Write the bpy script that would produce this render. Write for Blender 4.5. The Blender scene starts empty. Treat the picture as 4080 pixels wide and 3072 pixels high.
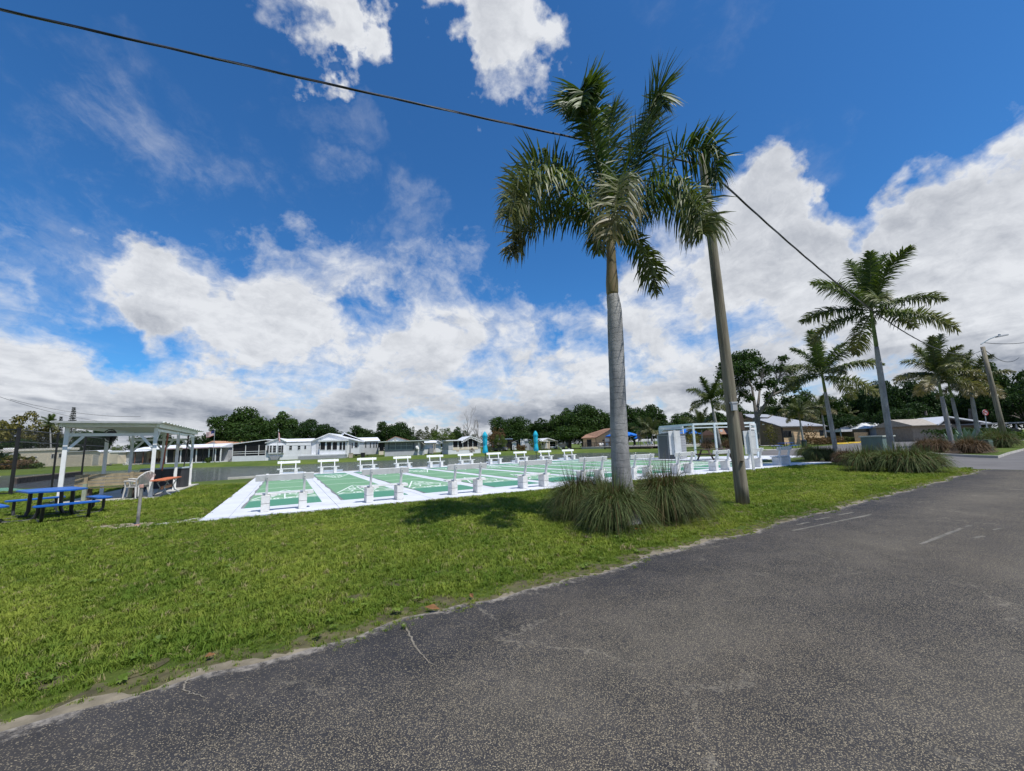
import bpy, math, random
import numpy as np
from mathutils import Vector, Matrix
C = bpy.context.scene.collection
SC = bpy.context.scene
rad = math.radians
# ------------------------------------------------------------------ camera
F, CX, CY = 1640.0, 2040.0, 1536.0
PITCH, ROLL, EYE = rad(8.3), rad(1.9), 1.55
_f = np.array([0, math.cos(PITCH), math.sin(PITCH)])
_r0 = np.array([1.0, 0, 0]); _u0 = np.cross(_r0, _f)
_r = math.cos(ROLL) * _r0 - math.sin(ROLL) * _u0
_u = math.sin(ROLL) * _r0 + math.cos(ROLL) * _u0
cam_d = bpy.data.cameras.new('camera'); cam = bpy.data.objects.new('camera', cam_d); C.objects.link(cam)
cam.matrix_world = Matrix(((_r[0], _u[0], -_f[0], 0), (_r[1], _u[1], -_f[1], 0), (_r[2], _u[2], -_f[2], EYE), (0, 0, 0, 1)))
cam_d.sensor_width = 36.0; cam_d.lens = 36.0 * F / 4080.0
cam_d.clip_start = 0.05; cam_d.clip_end = 4000
SC.camera = cam
SC.view_settings.view_transform = 'Standard'; SC.view_settings.look = 'None'
SC.view_settings.exposure = 0.0; SC.view_settings.gamma = 1.0; SC.view_settings.use_curve_mapping = False
# sun
SUN_EL, SUN_AZ = rad(62), math.atan2(0.75, -0.66)
sl = bpy.data.lights.new('sun', 'SUN'); sl.energy = 5.0; sl.angle = rad(0.5); sl.color = (1.0, 0.965, 0.9)
so = bpy.data.objects.new('sun', sl); C.objects.link(so)
sd = Vector((math.sin(SUN_AZ) * math.cos(SUN_EL), math.cos(SUN_AZ) * math.cos(SUN_EL), math.sin(SUN_EL)))
so.rotation_euler = (-sd).to_track_quat('-Z', 'Y').to_euler(); so.location = (10, -10, 40)


# survey helpers: a sighted direction turned into a point in the place
def ray(px, py):
    return _r * (px - CX) / F - _u * (py - CY) / F + _f
def at(px, py, z=0.0):
    d = ray(px, py); t = (z - EYE) / d[2]
    return Vector((t * d[0], t * d[1], z))
def atd(px, py, Y):
    d = ray(px, py); t = Y / d[1]
    return Vector((t * d[0], Y, EYE + t * d[2]))


# ------------------------------------------------------------------ sky (world)
W = bpy.data.worlds.new('World'); SC.world = W; W.use_nodes = True
nt = W.node_tree; nt.nodes.clear()
class NT:
    def __init__(s, nt): s.nt = nt
    def n(s, typ, **kw):
        nd = s.nt.nodes.new(typ)
        for k, v in kw.items():
            if k == 'inp':
                for kk, vv in v.items():
                    if isinstance(vv, bpy.types.NodeSocket): s.nt.links.new(vv, nd.inputs[kk])
                    else: nd.inputs[kk].default_value = vv
            else: setattr(nd, k, v)
        return nd
    def m(s, op, a, b=None, c=None, clamp=False):
        nd = s.n('ShaderNodeMath', operation=op, use_clamp=clamp)
        for i, v in enumerate((a, b, c)):
            if v is None: continue
            if isinstance(v, bpy.types.NodeSocket): s.nt.links.new(v, nd.inputs[i])
            else: nd.inputs[i].default_value = v
        return nd.outputs[0]
    def vm(s, op, a, b=None, scale=None):
        nd = s.n('ShaderNodeVectorMath', operation=op)
        for i, v in enumerate((a, b)):
            if v is None: continue
            if isinstance(v, bpy.types.NodeSocket): s.nt.links.new(v, nd.inputs[i])
            else: nd.inputs[i].default_value = v
        if scale is not None:
            if isinstance(scale, bpy.types.NodeSocket): s.nt.links.new(scale, nd.inputs['Scale'])
            else: nd.inputs['Scale'].default_value = scale
        return nd.outputs['Value'] if op == 'DOT_PRODUCT' else nd.outputs['Vector']
    def ss(s, v, a, b, lo=0.0, hi=1.0, kind='SMOOTHSTEP'):
        nd = s.n('ShaderNodeMapRange', interpolation_type=kind)
        s.nt.links.new(v, nd.inputs[0])
        for i, q in enumerate((a, b, lo, hi)):
            if isinstance(q, bpy.types.NodeSocket): s.nt.links.new(q, nd.inputs[i + 1])
            else: nd.inputs[i + 1].default_value = q
        return nd.outputs[0]
    def mix(s, f, a, b):
        nd = s.n('ShaderNodeMix', data_type='RGBA')
        for i, v in ((0, f), (6, a), (7, b)):
            if isinstance(v, bpy.types.NodeSocket): s.nt.links.new(v, nd.inputs[i])
            elif i == 0: nd.inputs[0].default_value = v
            else: nd.inputs[i].default_value = (*v, 1) if len(v) == 3 else v
        return nd.outputs[2]
    def noise(s, vec, scale, detail=4, rough=.5, dist=0.0, lac=2.0, out=0):
        nd = s.n('ShaderNodeTexNoise', inp={'Scale': scale, 'Detail': detail, 'Roughness': rough, 'Distortion': dist, 'Lacunarity': lac})
        if vec is not None: s.nt.links.new(vec, nd.inputs['Vector'])
        return nd.outputs[out]
k = NT(nt)
dirv = k.vm('NORMALIZE', k.n('ShaderNodeTexCoord').outputs['Generated'])
sep = k.n('ShaderNodeSeparateXYZ'); nt.links.new(dirv, sep.inputs[0]); dz = sep.outputs['Z']
sky = k.n('ShaderNodeTexSky', sky_type='NISHITA', sun_disc=False, sun_elevation=SUN_EL, sun_rotation=SUN_AZ,
          altitude=0, air_density=1.0, dust_density=0.3, ozone_density=2.5)
den = k.m('ADD', k.m('MAXIMUM', dz, 0.0), 0.16)
pl = k.vm('SCALE', dirv, scale=k.m('DIVIDE', 1.0, den))
pl = k.vm('MULTIPLY', pl, (1, 1, 0.0))
# the larger banks and gaps of this particular sky: direction, inner and outer radius in degrees, amount
SKYTINT = (0.33, 0.80, 1.22)
BLOBS = [(1310, -20, 1, 7, .62), (1440, 110, .5, 5.5, .50), (1490, 200, .5, 4, .3), (1640, 120, 1, 4, -.35),
         (1960, 20, 2, 9, .68), (2090, 230, 1, 8, .64), (1790, -20, 1, 6, .40), (2080, 410, 1, 6, .58),
         (250, 620, 3, 12, -.20), (700, 560, 3, 12, -.22), (230, 300, 3, 12, -.2),
         (600, 1030, 2, 8, .26), (950, 1090, 4, 11, .42), (1250, 1080, 3, 9, .22), (500, 980, 1, 6, .28), (30, 830, 1, 6, .36), (700, 960, 1, 6, .16),
         (1600, 1080, 3, 13, .33), (1300, 880, 1, 7, .14), (3060, 880, 4, 11, .58), (3080, 730, 1, 5, .36), (3400, 980, 5, 14, .42), (3750, 980, 3, 10, .48),
         (4040, 830, 3, 10, .60), (2700, 1050, 4, 13, .30), (3950, 1150, 4, 12, .2), (100, 1380, 6, 16, .14),
         (620, 1270, 2, 8, -.52), (850, 1310, 1, 5, -.36), (330, 1150, 1, 6, -.30), (1380, 760, 3, 12, -.12), (2250, 760, 4, 12, -.15),
         (130, 1060, 3, 11, -.46), (3480, 720, 1, 8, -.50), (3700, 440, 4, 14, -.35), (3620, 960, 1, 5, -.45), (2240, 1120, 1, 6, -.35), (1480, 1270, .5, 4, -.3), (2200, 1320, .5, 4, -.3), (3900, 880, 1, 5, -.4)]
WISPS = [(400, 520, 1, 7, 1.0), (580, 500, 1, 7, .7), (760, 730, 2, 9, 1.0), (1100, 760, 2, 8, .8), (1370, 760, 1, 5, 1.0), (1650, 720, 1, 5, .9), (1350, 440, 1, 4, .6), (2750, 60, 1, 6, .4), (1250, 900, 3, 10, .7), (1720, 950, 1, 6, .8), (150, 960, 3, 9, .8), (3200, 620, 1, 6, .5)]
# slightly rotated and stretched so that the streets of cloud run from lower right to upper left
mp = k.n('ShaderNodeMapping', inp={'Rotation': (0, 0, rad(-38)), 'Scale': (1.0, 0.72, 1), 'Location': (3.1, 1.7, 0)})
nt.links.new(pl, mp.inputs['Vector']); P = mp.outputs[0]
warp = k.noise(P, 1.3, 4, .55, out=1)
P2 = k.vm('ADD', P, k.vm('SCALE', k.vm('SUBTRACT', warp, (.5, .5, .5)), scale=0.6))
dw = k.noise(dirv, 3.2, 5, .6, out=1); dw2 = k.noise(dirv, 14, 5, .62, out=1)
dirw = k.vm('ADD', dirv, k.vm('SCALE', k.vm('SUBTRACT', dw, (.5, .5, .5)), scale=0.50))
dirw = k.vm('NORMALIZE', k.vm('ADD', dirw, k.vm('SCALE', k.vm('SUBTRACT', dw2, (.5, .5, .5)), scale=0.16)))
D2 = k.vm('ADD', k.vm('MULTIPLY', dirv, (1, 1, 1.35)), k.vm('SCALE', k.vm('SUBTRACT', dw, (.5, .5, .5)), scale=0.22))
def cloud_n(v, d, det):
    a = k.noise(v, 1.5, det, .62); b_ = k.noise(d, 5.2, det, .66)
    return k.m('ADD', k.m('MULTIPLY', k.m('SUBTRACT', a, .5), 1.5), k.m('MULTIPLY', k.m('SUBTRACT', b_, .5), 1.9))
nA = cloud_n(P2, D2, 10)
nS = cloud_n(k.vm('ADD', P2, (0.06, -0.06, 0)), k.vm('ADD', D2, (.012, -.010, .022)), 7)
def blob(px, py, rin, rout, amp):
    d = ray(px, py); d = d / np.linalg.norm(d)
    return k.m('MULTIPLY', k.ss(k.vm('DOT_PRODUCT', dirw, tuple(d)), math.cos(rad(rout)), math.cos(rad(rin))), amp)
bias = k.ss(dz, 0.26, 0.60, 0.12, -0.62)
bias = k.m('ADD', bias, k.ss(dz, 0.0, 0.40, 0.52, 0.0))
for b in BLOBS:
    bias = k.m('ADD', bias, blob(*b))
val = k.m('ADD', nA, bias)
vs_ = k.m('ADD', nS, bias)
dens = k.m('POWER', k.ss(val, -0.20, 0.46, 0, 1, 'LINEAR'), 1.30)
dens = k.m('MINIMUM', dens, 0.985)
wb_ = None
for b in WISPS:
    q = blob(*b); wb_ = q if wb_ is None else k.m('MAXIMUM', wb_, q)
wn = k.m('ADD', k.m('MULTIPLY', k.noise(k.vm('MULTIPLY', P2, (1, .45, 1)), 3.4, 8, .66), .55), k.m('MULTIPLY', k.noise(D2, 6.0, 9, .68), .45))
wisp = k.m('MULTIPLY', k.ss(wn, .44, .70), k.m("MULTIPLY", wb_, .44))
dens = k.m('MAXIMUM', dens, wisp)
thick = k.ss(val, 0.15, 1.0)
big = k.noise(k.vm('ADD', P2, (5, 2, 0)), 0.9, 7, .6)
low = k.ss(dz, 0.02, 0.36, 1.0, 0.0)
shade = k.m('MULTIPLY', k.ss(big, .38, .66), k.m('MULTIPLY', thick, k.m('ADD', .30, k.m('MULTIPLY', low, .75))))
relief = k.m('SUBTRACT', vs_, val)
fine = k.noise(D2, 7.5, 9, .64)
bright = k.m('ADD', 1.03, k.m('MULTIPLY', relief, -.62))
bright = k.m('ADD', bright, k.m('MULTIPLY', k.m('SUBTRACT', fine, .5), .34))
bright = k.m('SUBTRACT', bright, k.m('MULTIPLY', shade, .80))
bright = k.m('SUBTRACT', bright, k.ss(dz, .0, .22, .13, 0))
bright = k.m('MINIMUM', k.m('MAXIMUM', bright, .36), 1.12)
ccol = k.mix(k.ss(bright, .36, 1.08, 0, 1, 'LINEAR'), (0.30, 0.335, 0.41), (0.90, 0.925, 0.97))
skyc = k.vm('MULTIPLY', sky.outputs[0], SKYTINT)
bg1 = k.n('ShaderNodeBackground', inp={'Color': skyc, 'Strength': 0.115})
bg2 = k.n('ShaderNodeBackground', inp={'Color': ccol, 'Strength': 0.88})
mx = k.n('ShaderNodeMixShader'); nt.links.new(dens, mx.inputs[0]); nt.links.new(bg1.outputs[0], mx.inputs[1]); nt.links.new(bg2.outputs[0], mx.inputs[2])
nt.links.new(mx.outputs[0], k.n('ShaderNodeOutputWorld').inputs[0])
W.cycles.sampling_method = 'MANUAL'; W.cycles.sample_map_resolution = 512
SC.cycles.max_bounces = 6; SC.cycles.transparent_max_bounces = 12

# ------------------------------------------------------------------ materials
def newmat(name):
    m = bpy.data.materials.new(name); m.use_nodes = True
    m.node_tree.nodes.clear(); kk = NT(m.node_tree)
    out = kk.n('ShaderNodeOutputMaterial')
    b = kk.n('ShaderNodeBsdfPrincipled'); m.node_tree.links.new(b.outputs[0], out.inputs[0])
    return m, kk, b, out
def L(kk, a, b): kk.nt.links.new(a, b)
def bump(kk, b, h, strength=.3, dist=.02):
    bp = kk.n('ShaderNodeBump', inp={'Strength': strength, 'Distance': dist}); L(kk, h, bp.inputs['Height']); L(kk, bp.outputs[0], b.inputs['Normal'])
MATS = {}
def mat(name, col, rough=.7, var=.15, scale=3.0, bmp=0.0, bscale=30.0, spec=.35, metal=0.0, stretch=(1, 1, 1), dirt=None, dirt_amt=0.3, dist=.01, world=False):
    if name in MATS: return MATS[name]
    m, kk, b, out = newmat(name)
    co = kk.n('ShaderNodeNewGeometry').outputs['Position'] if world else kk.n('ShaderNodeTexCoord').outputs['Object']
    co = kk.vm('MULTIPLY', co, stretch)
    nz = kk.noise(co, scale, 6, .6)
    lo = tuple(c * (1 - var) for c in col); hi = tuple(min(1, c * (1 + var)) for c in col)
    c = kk.mix(kk.ss(nz, .3, .7), lo, hi)
    if dirt:
        n2 = kk.noise(co, scale * .43 + .7, 8, .7, .4)
        c = kk.mix(kk.m('MULTIPLY', kk.ss(n2, .5, .75), dirt_amt), c, dirt)
    L(kk, c, b.inputs['Base Color'])
    b.inputs['Roughness'].default_value = rough; b.inputs['Specular IOR Level'].default_value = spec; b.inputs['Metallic'].default_value = metal
    if bmp: bump(kk, b, kk.noise(co, bscale, 5, .6), bmp, dist)
    MATS[name] = m; return m
def leafmat(name, a, bcol, dry=(.33, .26, .15), trans=.28, rough=.5, spec=.14, nscale=.35):
    m, kk, b, out = newmat(name)
    rnd = kk.n('ShaderNodeObjectInfo').outputs['Random']
    g = kk.n('ShaderNodeNewGeometry')
    nz = kk.noise(g.outputs['Position'], nscale, 3, .6)
    isl = g.outputs['Random Per Island']
    f = kk.m('ADD', kk.m('MULTIPLY', nz, .6), kk.m('ADD', kk.m('MULTIPLY', isl, .45), kk.m('MULTIPLY', rnd, .25)))
    c = kk.mix(kk.ss(f, .3, .95), a, bcol)
    at_ = kk.n('ShaderNodeAttribute', attribute_name='dry')
    c = kk.mix(at_.outputs['Fac'], c, dry)
    L(kk, c, b.inputs['Base Color']); b.inputs['Roughness'].default_value = rough; b.inputs['Specular IOR Level'].default_value = spec
    tr = kk.n('ShaderNodeBsdfTranslucent'); L(kk, kk.vm('MULTIPLY', c, (1.25, 1.35, .6)), tr.inputs['Color'])
    ms = kk.n('ShaderNodeMixShader', inp={0: trans}); L(kk, b.outputs[0], ms.inputs[1]); L(kk, tr.outputs[0], ms.inputs[2]); L(kk, ms.outputs[0], out.inputs[0])
    MATS[name] = m; return m
WHITE = mat('white_paint', (.74, .74, .73), .55, .05, 4, .12, 60, dirt=(.46, .44, .40), dirt_amt=.42, world=True)
WHITEB = mat('white_block_paint', (.70, .695, .68), .8, .05, 6, .5, 70, dirt=(.38, .36, .32), dirt_amt=.55, dist=.006, world=True)
WHITESIDE = mat('white_siding_paint', (.66, .67, .69), .6, .05, .8, 0, dirt=(.5, .5, .48), dirt_amt=.2)
WHITEROOF = mat('white_metal_roof', (.72, .73, .75), .45, .08, 1.2, dirt=(.45, .44, .42), dirt_amt=.3)
BLACK = mat('black_paint', (.012, .012, .014), .35, .2, 5, spec=.5)
BLUEM = mat('blue_plastic_coat', (.012, .11, .42), .38, .12, 4, .1, 60, spec=.5)
ORANGE = mat('orange_wood_paint', (.56, .16, .07), .6, .15, 6, .2, 40)
GLASS = mat('dark_glass', (.018, .022, .026), .08, .3, .8, spec=.6)
SCREEN = mat('insect_screen', (.014, .014, .016), .6, .35, 1.5, spec=.25)
TIMBER = mat('weathered_timber', (.25, .20, .14), .8, .3, 5, .4, 50, stretch=(1, 1, 1))
TREATED = mat('treated_pine', (.30, .24, .15), .75, .22, 5, .3, 45)
GREYWOOD = mat('dark_brown_timber', (.085, .065, .055), .8, .3, 5, .3, 40)
GALV = mat('galvanised_steel', (.36, .40, .41), .45, .15, 8, .1, 60, metal=.5)
RUST = mat('rusty_steel', (.26, .25, .23), .7, .3, 8, .4, 80, dirt=(.42, .23, .13), dirt_amt=.5)
CONC = mat('pale_concrete', (.44, .42, .38), .85, .12, 2, .25, 40, dirt=(.26, .24, .21), dirt_amt=.5)
TEAL = mat('teal_canvas', (.012, .36, .50), .7, .1, 3, .2, 60)
BLUEC = mat('royal_blue_canvas', (.01, .14, .52), .65, .12, 2, .2, 30)
PINK = mat('shutter_tan', (.5, .42, .33), .7, .1)
GREENBOX = mat('green_steel_box', (.045, .085, .06), .5, .12, 2)
TEALBOX = mat('grey_green_steel', (.11, .165, .15), .5, .1, 2)
BROWNROOF = mat('brown_shingles', (.30, .17, .11), .85, .2, 2.2, .5, 9, dirt=(.16, .10, .07), dirt_amt=.5)
REDROOF = mat('rust_red_shingles', (.30, .145, .09), .85, .28, 1.6, .5, 9, dirt=(.36, .30, .25), dirt_amt=.4)
ORROOF = mat('orange_brown_shingles', (.42, .24, .15), .85, .2, 2, .5, 9)
GREYROOF = mat('grey_shingles', (.30, .31, .34), .85, .12, 2.5, .5, 9)
TAN = mat('tan_siding', (.50, .36, .22), .7, .08, 1)
DTAN = mat('shade_dark_tan_siding', (.20, .145, .085), .75, .1, 1)  # tan darkened: the clubhouse left wall's shade is put into the colour
CREAM = mat('cream_siding', (.62, .54, .42), .7, .07, 1, dirt=(.4, .36, .3), dirt_amt=.3)
GREYSIDE = mat('grey_siding', (.24, .25, .265), .7, .08, 1)
LGREYSIDE = mat('light_grey_siding', (.42, .43, .45), .7, .08, 1)
SHEDG = mat('grey_resin', (.30, .31, .325), .6, .06, 2)
SHEDD = mat('dark_grey_resin', (.10, .108, .115), .6, .08, 2)
CHROME = mat('bright_metal', (.6, .6, .62), .25, .05, metal=.9)
TYRE = mat('tyre_rubber', (.015, .015, .016), .8)
SILVER = mat('silver_car_paint', (.42, .45, .47), .3, .05, spec=.6)
DARKCAR = mat('dark_car_paint', (.03, .032, .038), .3, .1, spec=.6)
BUSPAINT = mat('black_and_gold_coach_paint', (.035, .032, .03), .3, .5, .5, dirt=(.33, .24, .10), dirt_amt=.9, spec=.6)
REDPAINT = mat('red_paint', (.36, .03, .025), .4, .1)
YELLOW = mat('yellow_concrete_paint', (.62, .40, .04), .7, .12, 3, dirt=(.4, .36, .3), dirt_amt=.4)
CHAIRW = mat('white_resin', (.52, .50, .47), .5, .06, 3, dirt=(.36, .33, .3), dirt_amt=.4)
CHAIRG = mat('dark_green_resin', (.012, .035, .05), .45, .1, 3)
POOLW = mat('white_pool_furniture', (.76, .76, .75), .5, .05, 3)
NAVY = mat('navy_paint', (.02, .03, .12), .6, .1)
GREYBLUE = mat('grey_blue_painted_concrete', (.40, .46, .52), .8, .1, 2)
TRUNKP = None
def trunkmat(name, a, bcol, bands, wid=.5):
    m, kk, b, out = newmat(name)
    co = kk.n('ShaderNodeTexCoord').outputs['Object']
    sp = kk.n('ShaderNodeSeparateXYZ'); L(kk, co, sp.inputs[0])
    z = kk.m('ADD', sp.outputs[2], kk.m('MULTIPLY', kk.noise(co, 1.8, 5), .42))
    ring = kk.m('FRACT', kk.m('MULTIPLY', z, bands))
    ringd = kk.ss(ring, .0, .16, 0, 1)
    big_ = kk.noise(kk.vm('MULTIPLY', co, (1, 1, .35)), 3.2, 8, .68)
    finen = kk.noise(co, 26, 6, .7)
    c = kk.mix(kk.ss(big_, .32, .68), a, bcol)
    rv = kk.ss(kk.noise(co, 1.4, 4, .6), .42, .62)
    c = kk.mix(kk.m('MULTIPLY', kk.m('MULTIPLY', kk.m('SUBTRACT', 1.0, ringd), rv), .42), c, tuple(x * .45 for x in a))
    st_ = kk.noise(kk.vm('MULTIPLY', co, (1, 1, .12)), 5.5, 6, .65)
    c = kk.mix(kk.m('MULTIPLY', kk.ss(st_, .54, .70), .38), c, tuple(x * .5 for x in a))
    c = kk.mix(kk.m('MULTIPLY', kk.ss(finen, .5, .72), .45), c, tuple(x * .45 for x in a))
    L(kk, c, b.inputs['Base Color']); b.inputs['Roughness'].default_value = .85; b.inputs['Specular IOR Level'].default_value = .2
    bump(kk, b, kk.m('ADD', kk.m('MULTIPLY', ringd, .25), finen), .6, .02)
    MATS[name] = m; return m
PTRUNK = trunkmat('palm_trunk_bark', (.20, .20, .197), (.38, .375, .36), 7.0)
SHAFT = mat('palm_crownshaft', (.15, .125, .055), .5, .55, 1.6, .25, 20, stretch=(2.2, 2.2, .5), dirt=(.26, .15, .10), dirt_amt=.8)
SHAFTG = mat('green_crownshaft', (.12, .17, .045), .5, .35, 2.2, .15, 20, dirt=(.27, .21, .09), dirt_amt=.5)
BARK = mat('oak_bark', (.15, .135, .12), .9, .35, 3, .8, 14, dist=.05)
PALEBARK = mat('pale_limb_bark', (.30, .28, .26), .9, .25, 3, .6, 14, dist=.04)
def polemat():
    m, kk, b, out = newmat('weathered_pole_wood')
    co = kk.n('ShaderNodeTexCoord').outputs['Object']
    st = kk.vm('MULTIPLY', co, (1, 1, .06))
    n1 = kk.noise(st, 14, 6, .6); n2 = kk.noise(kk.vm('MULTIPLY', co, (1, 1, .02)), 34, 5, .7); n3 = kk.noise(co, 1.3, 4)
    c = kk.mix(kk.ss(n1, .3, .7), (.115, .098, .07), (.27, .24, .175))
    c = kk.mix(kk.ss(n2, .56, .70), c, (.06, .05, .04))
    c = kk.mix(kk.m('MULTIPLY', kk.ss(n3, .45, .7), .35), c, (.20, .205, .135))
    L(kk, c, b.inputs['Base Color']); b.inputs['Roughness'].default_value = .9
    bump(kk, b, kk.m('ADD', n1, kk.m('MULTIPLY', n2, -.6)), .6, .02)
    return m
POLE = polemat()
OAKLEAF = leafmat('oak_foliage', (.014, .034, .008), (.050, .090, .018))
DARKLEAF = leafmat('dark_foliage', (.012, .030, .010), (.038, .072, .018))
LIGHTLEAF = leafmat('light_foliage', (.05, .085, .02), (.12, .16, .035))
OLIVELEAF = leafmat('olive_foliage', (.07, .075, .025), (.19, .165, .045))
GREYLEAF = leafmat('grey_green_foliage', (.055, .07, .035), (.13, .14, .075))
PINELEAF = leafmat('pine_needles', (.016, .03, .018), (.03, .05, .026))
REDLEAF = leafmat('reddish_foliage', (.09, .06, .03), (.17, .10, .05))
PALMLEAF = leafmat('palm_leaflets', (.022, .056, .014), (.10, .145, .030), dry=(.30, .235, .14), trans=.26, rough=.48, spec=.28, nscale=1.2)
PALMLEAF2 = leafmat('yellowing_palm_leaflets', (.028, .058, .015), (.095, .125, .030), dry=(.31, .235, .13), trans=.25, rough=.42, spec=.5, nscale=1.0)
CORDG = leafmat('bunchgrass_blades', (.022, .042, .013), (.125, .18, .062), dry=(.15, .082, .042), trans=.2, rough=.55, nscale=2.0)
CORDB = leafmat('brown_bunchgrass_blades', (.07, .05, .03), (.14, .095, .055), dry=(.20, .115, .07), trans=.15, rough=.6, nscale=2.0)
AGAVE = leafmat('blue_green_agave', (.10, .16, .13), (.17, .24, .19), trans=.1)
HEDGE = leafmat('hedge_leaves', (.05, .07, .025), (.11, .13, .045))

# ------------------------------------------------------------------ mesh helpers
class MB:
    def __init__(s): s.v = []; s.f = []; s.mi = []; s.cur = 0
    def add(s, vs, fs):
        o = len(s.v); s.v += [tuple(p) for p in vs]
        for q in fs: s.f.append(tuple(i + o for i in q)); s.mi.append(s.cur)
        return s
    def box(s, x0, x1, y0, y1, z0, z1):
        return s.add([(x0, y0, z0), (x1, y0, z0), (x1, y1, z0), (x0, y1, z0), (x0, y0, z1), (x1, y0, z1), (x1, y1, z1), (x0, y1, z1)],
                     [(3, 2, 1, 0), (4, 5, 6, 7), (0, 1, 5, 4), (1, 2, 6, 5), (2, 3, 7, 6), (3, 0, 4, 7)])
    def bar(s, a, b, w, h, up=(0, 0, 1)):
        a, b = Vector(a), Vector(b); t = (b - a).normalized(); up = Vector(up)
        if abs(t.dot(up)) > .98: up = Vector((0, 1, 0))
        sx = t.cross(up).normalized() * (w / 2); sy = sx.cross(t).normalized() * (h / 2)
        vs = [p + i * sx + j * sy for p in (a, b) for i, j in ((-1, -1), (1, -1), (1, 1), (-1, 1))]
        return s.add(vs, [(0, 1, 2, 3), (7, 6, 5, 4), (1, 0, 4, 5), (2, 1, 5, 6), (3, 2, 6, 7), (0, 3, 7, 4)])
    def tube(s, pts, rs, n=8, cap=True):
        pts = [Vector(p) for p in pts]
        if not hasattr(rs, '__len__'): rs = [rs] * len(pts)
        o = len(s.v); ref = Vector((0.31, 0.95, 0.05)); vs = []
        for i, p in enumerate(pts):
            t = (pts[min(i + 1, len(pts) - 1)] - pts[max(i - 1, 0)]).normalized()
            r = ref if abs(t.dot(ref)) < .95 else Vector((1, 0, 0))
            a = t.cross(r).normalized(); b = t.cross(a).normalized()
            for j in range(n):
                q = 2 * math.pi * j / n
                vs.append(p + (a * math.cos(q) + b * math.sin(q)) * rs[i])
        fs = [(i * n + j, i * n + (j + 1) % n, (i + 1) * n + (j + 1) % n, (i + 1) * n + j) for i in range(len(pts) - 1) for j in range(n)]
        if cap: fs += [tuple(range(n)), tuple(reversed(range((len(pts) - 1) * n, len(pts) * n)))]
        return s.add(vs, fs)
    def prism(s, poly, a, b, axis='y'):
        """poly: (u, w) outline; extruded along y (axis 'y') or x (axis 'x', poly then (y, z)) or z."""
        n = len(poly)
        g = {'y': lambda p, q: (p[0], q, p[1]), 'x': lambda p, q: (q, p[0], p[1]), 'z': lambda p, q: (p[0], p[1], q)}[axis]
        vs = [g(p, a) for p in poly] + [g(p, b) for p in poly]
        return s.add(vs, [tuple(range(n)), tuple(reversed(range(n, 2 * n)))] + [(i, i + n, (i + 1) % n + n, (i + 1) % n) for i in range(n)])
    def build(s, name, m, parent=None, smooth=False, kind=None, bevel=0):
        me = bpy.data.meshes.new(name); me.from_pydata(s.v, [], s.f)
        for q in (m if isinstance(m, (list, tuple)) else [m]): me.materials.append(q)
        if isinstance(m, (list, tuple)): me.polygons.foreach_set('material_index', s.mi)
        me.update()
        import bmesh
        bm = bmesh.new(); bm.from_mesh(me); bmesh.ops.recalc_face_normals(bm, faces=bm.faces[:])
        if bevel: bmesh.ops.bevel(bm, geom=[e for e in bm.edges], offset=bevel, segments=2, affect='EDGES', clamp_overlap=True)
        bm.to_mesh(me); bm.free()
        if smooth: me.polygons.foreach_set('use_smooth', [True] * len(me.polygons))
        return link(name, me, parent, kind)
def link(name, me, parent=None, kind=None):
    o = bpy.data.objects.new(name, me); C.objects.link(o)
    if parent: o.parent = parent
    if kind: o['kind'] = kind
    return o
def npmesh(name, V, Fq, m, dry=None, smooth=False):
    me = bpy.data.meshes.new(name); V = np.asarray(V, np.float32); Fq = np.asarray(Fq, np.int32); nf, kf = Fq.shape
    me.vertices.add(len(V)); me.vertices.foreach_set('co', V.ravel())
    me.loops.add(nf * kf); me.loops.foreach_set('vertex_index', Fq.ravel())
    me.polygons.add(nf); me.polygons.foreach_set('loop_start', np.arange(0, nf * kf, kf, dtype=np.int32))
    me.polygons.foreach_set('use_smooth', np.full(nf, smooth))
    if dry is not None:
        a = me.attributes.new('dry', 'FLOAT', 'POINT'); a.data.foreach_set('value', np.asarray(dry, np.float32))
    me.materials.append(m); me.update(calc_edges=True); return me
def thing(name, label, cat, loc=(0, 0, 0), rz=0, group=None):
    o = bpy.data.objects.new(name, None); C.objects.link(o); o.location = loc; o.rotation_euler = (0, 0, rz)
    o.empty_display_size = .2
    return tag(o, label, cat, group)
def tag(o, label, cat, group=None, kind=None):
    o['label'] = label; o['category'] = cat
    if group: o['group'] = group
    if kind: o['kind'] = kind
    return o
def copy_tree(o, parent=None):
    c = o.copy(); C.objects.link(c)
    if parent: c.parent = parent
    for ch in o.children: copy_tree(ch, c)
    return c
def dup(o, loc, rz, label, scale=None):
    c = copy_tree(o); c.location = loc; c.rotation_euler = (0, 0, rz); c['label'] = label
    if scale: c.scale = scale if hasattr(scale, '__len__') else (scale,) * 3
    return c
R = random.Random(7); NR = np.random.default_rng(11)

# ------------------------------------------------------------------ court frame: rows of benches run along EX
EX = Vector((.8779, .4789, 0)).normalized(); EY = Vector((-EX.y, EX.x, 0)); N1 = Vector((-6.25, 11.43, 0)); ROW_A = math.atan2(EX.y, EX.x)
def uv(u, v, z=0.0): return N1 + EX * u + EY * v + Vector((0, 0, z))
PIT = 2.62
# road edge: straight line
E0 = Vector((-3.08, 2.67, 0)); ED = Vector((1, .645, 0)).normalized(); EN = Vector((ED.y, -ED.x, 0))
def edge_xy(s, o): return E0 + ED * s + EN * o
def wob(s): return .05 * math.sin(s * 1.7) + .04 * math.sin(s * 3.9 + 1) + .025 * math.sin(s * 9.1 + 2)

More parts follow.
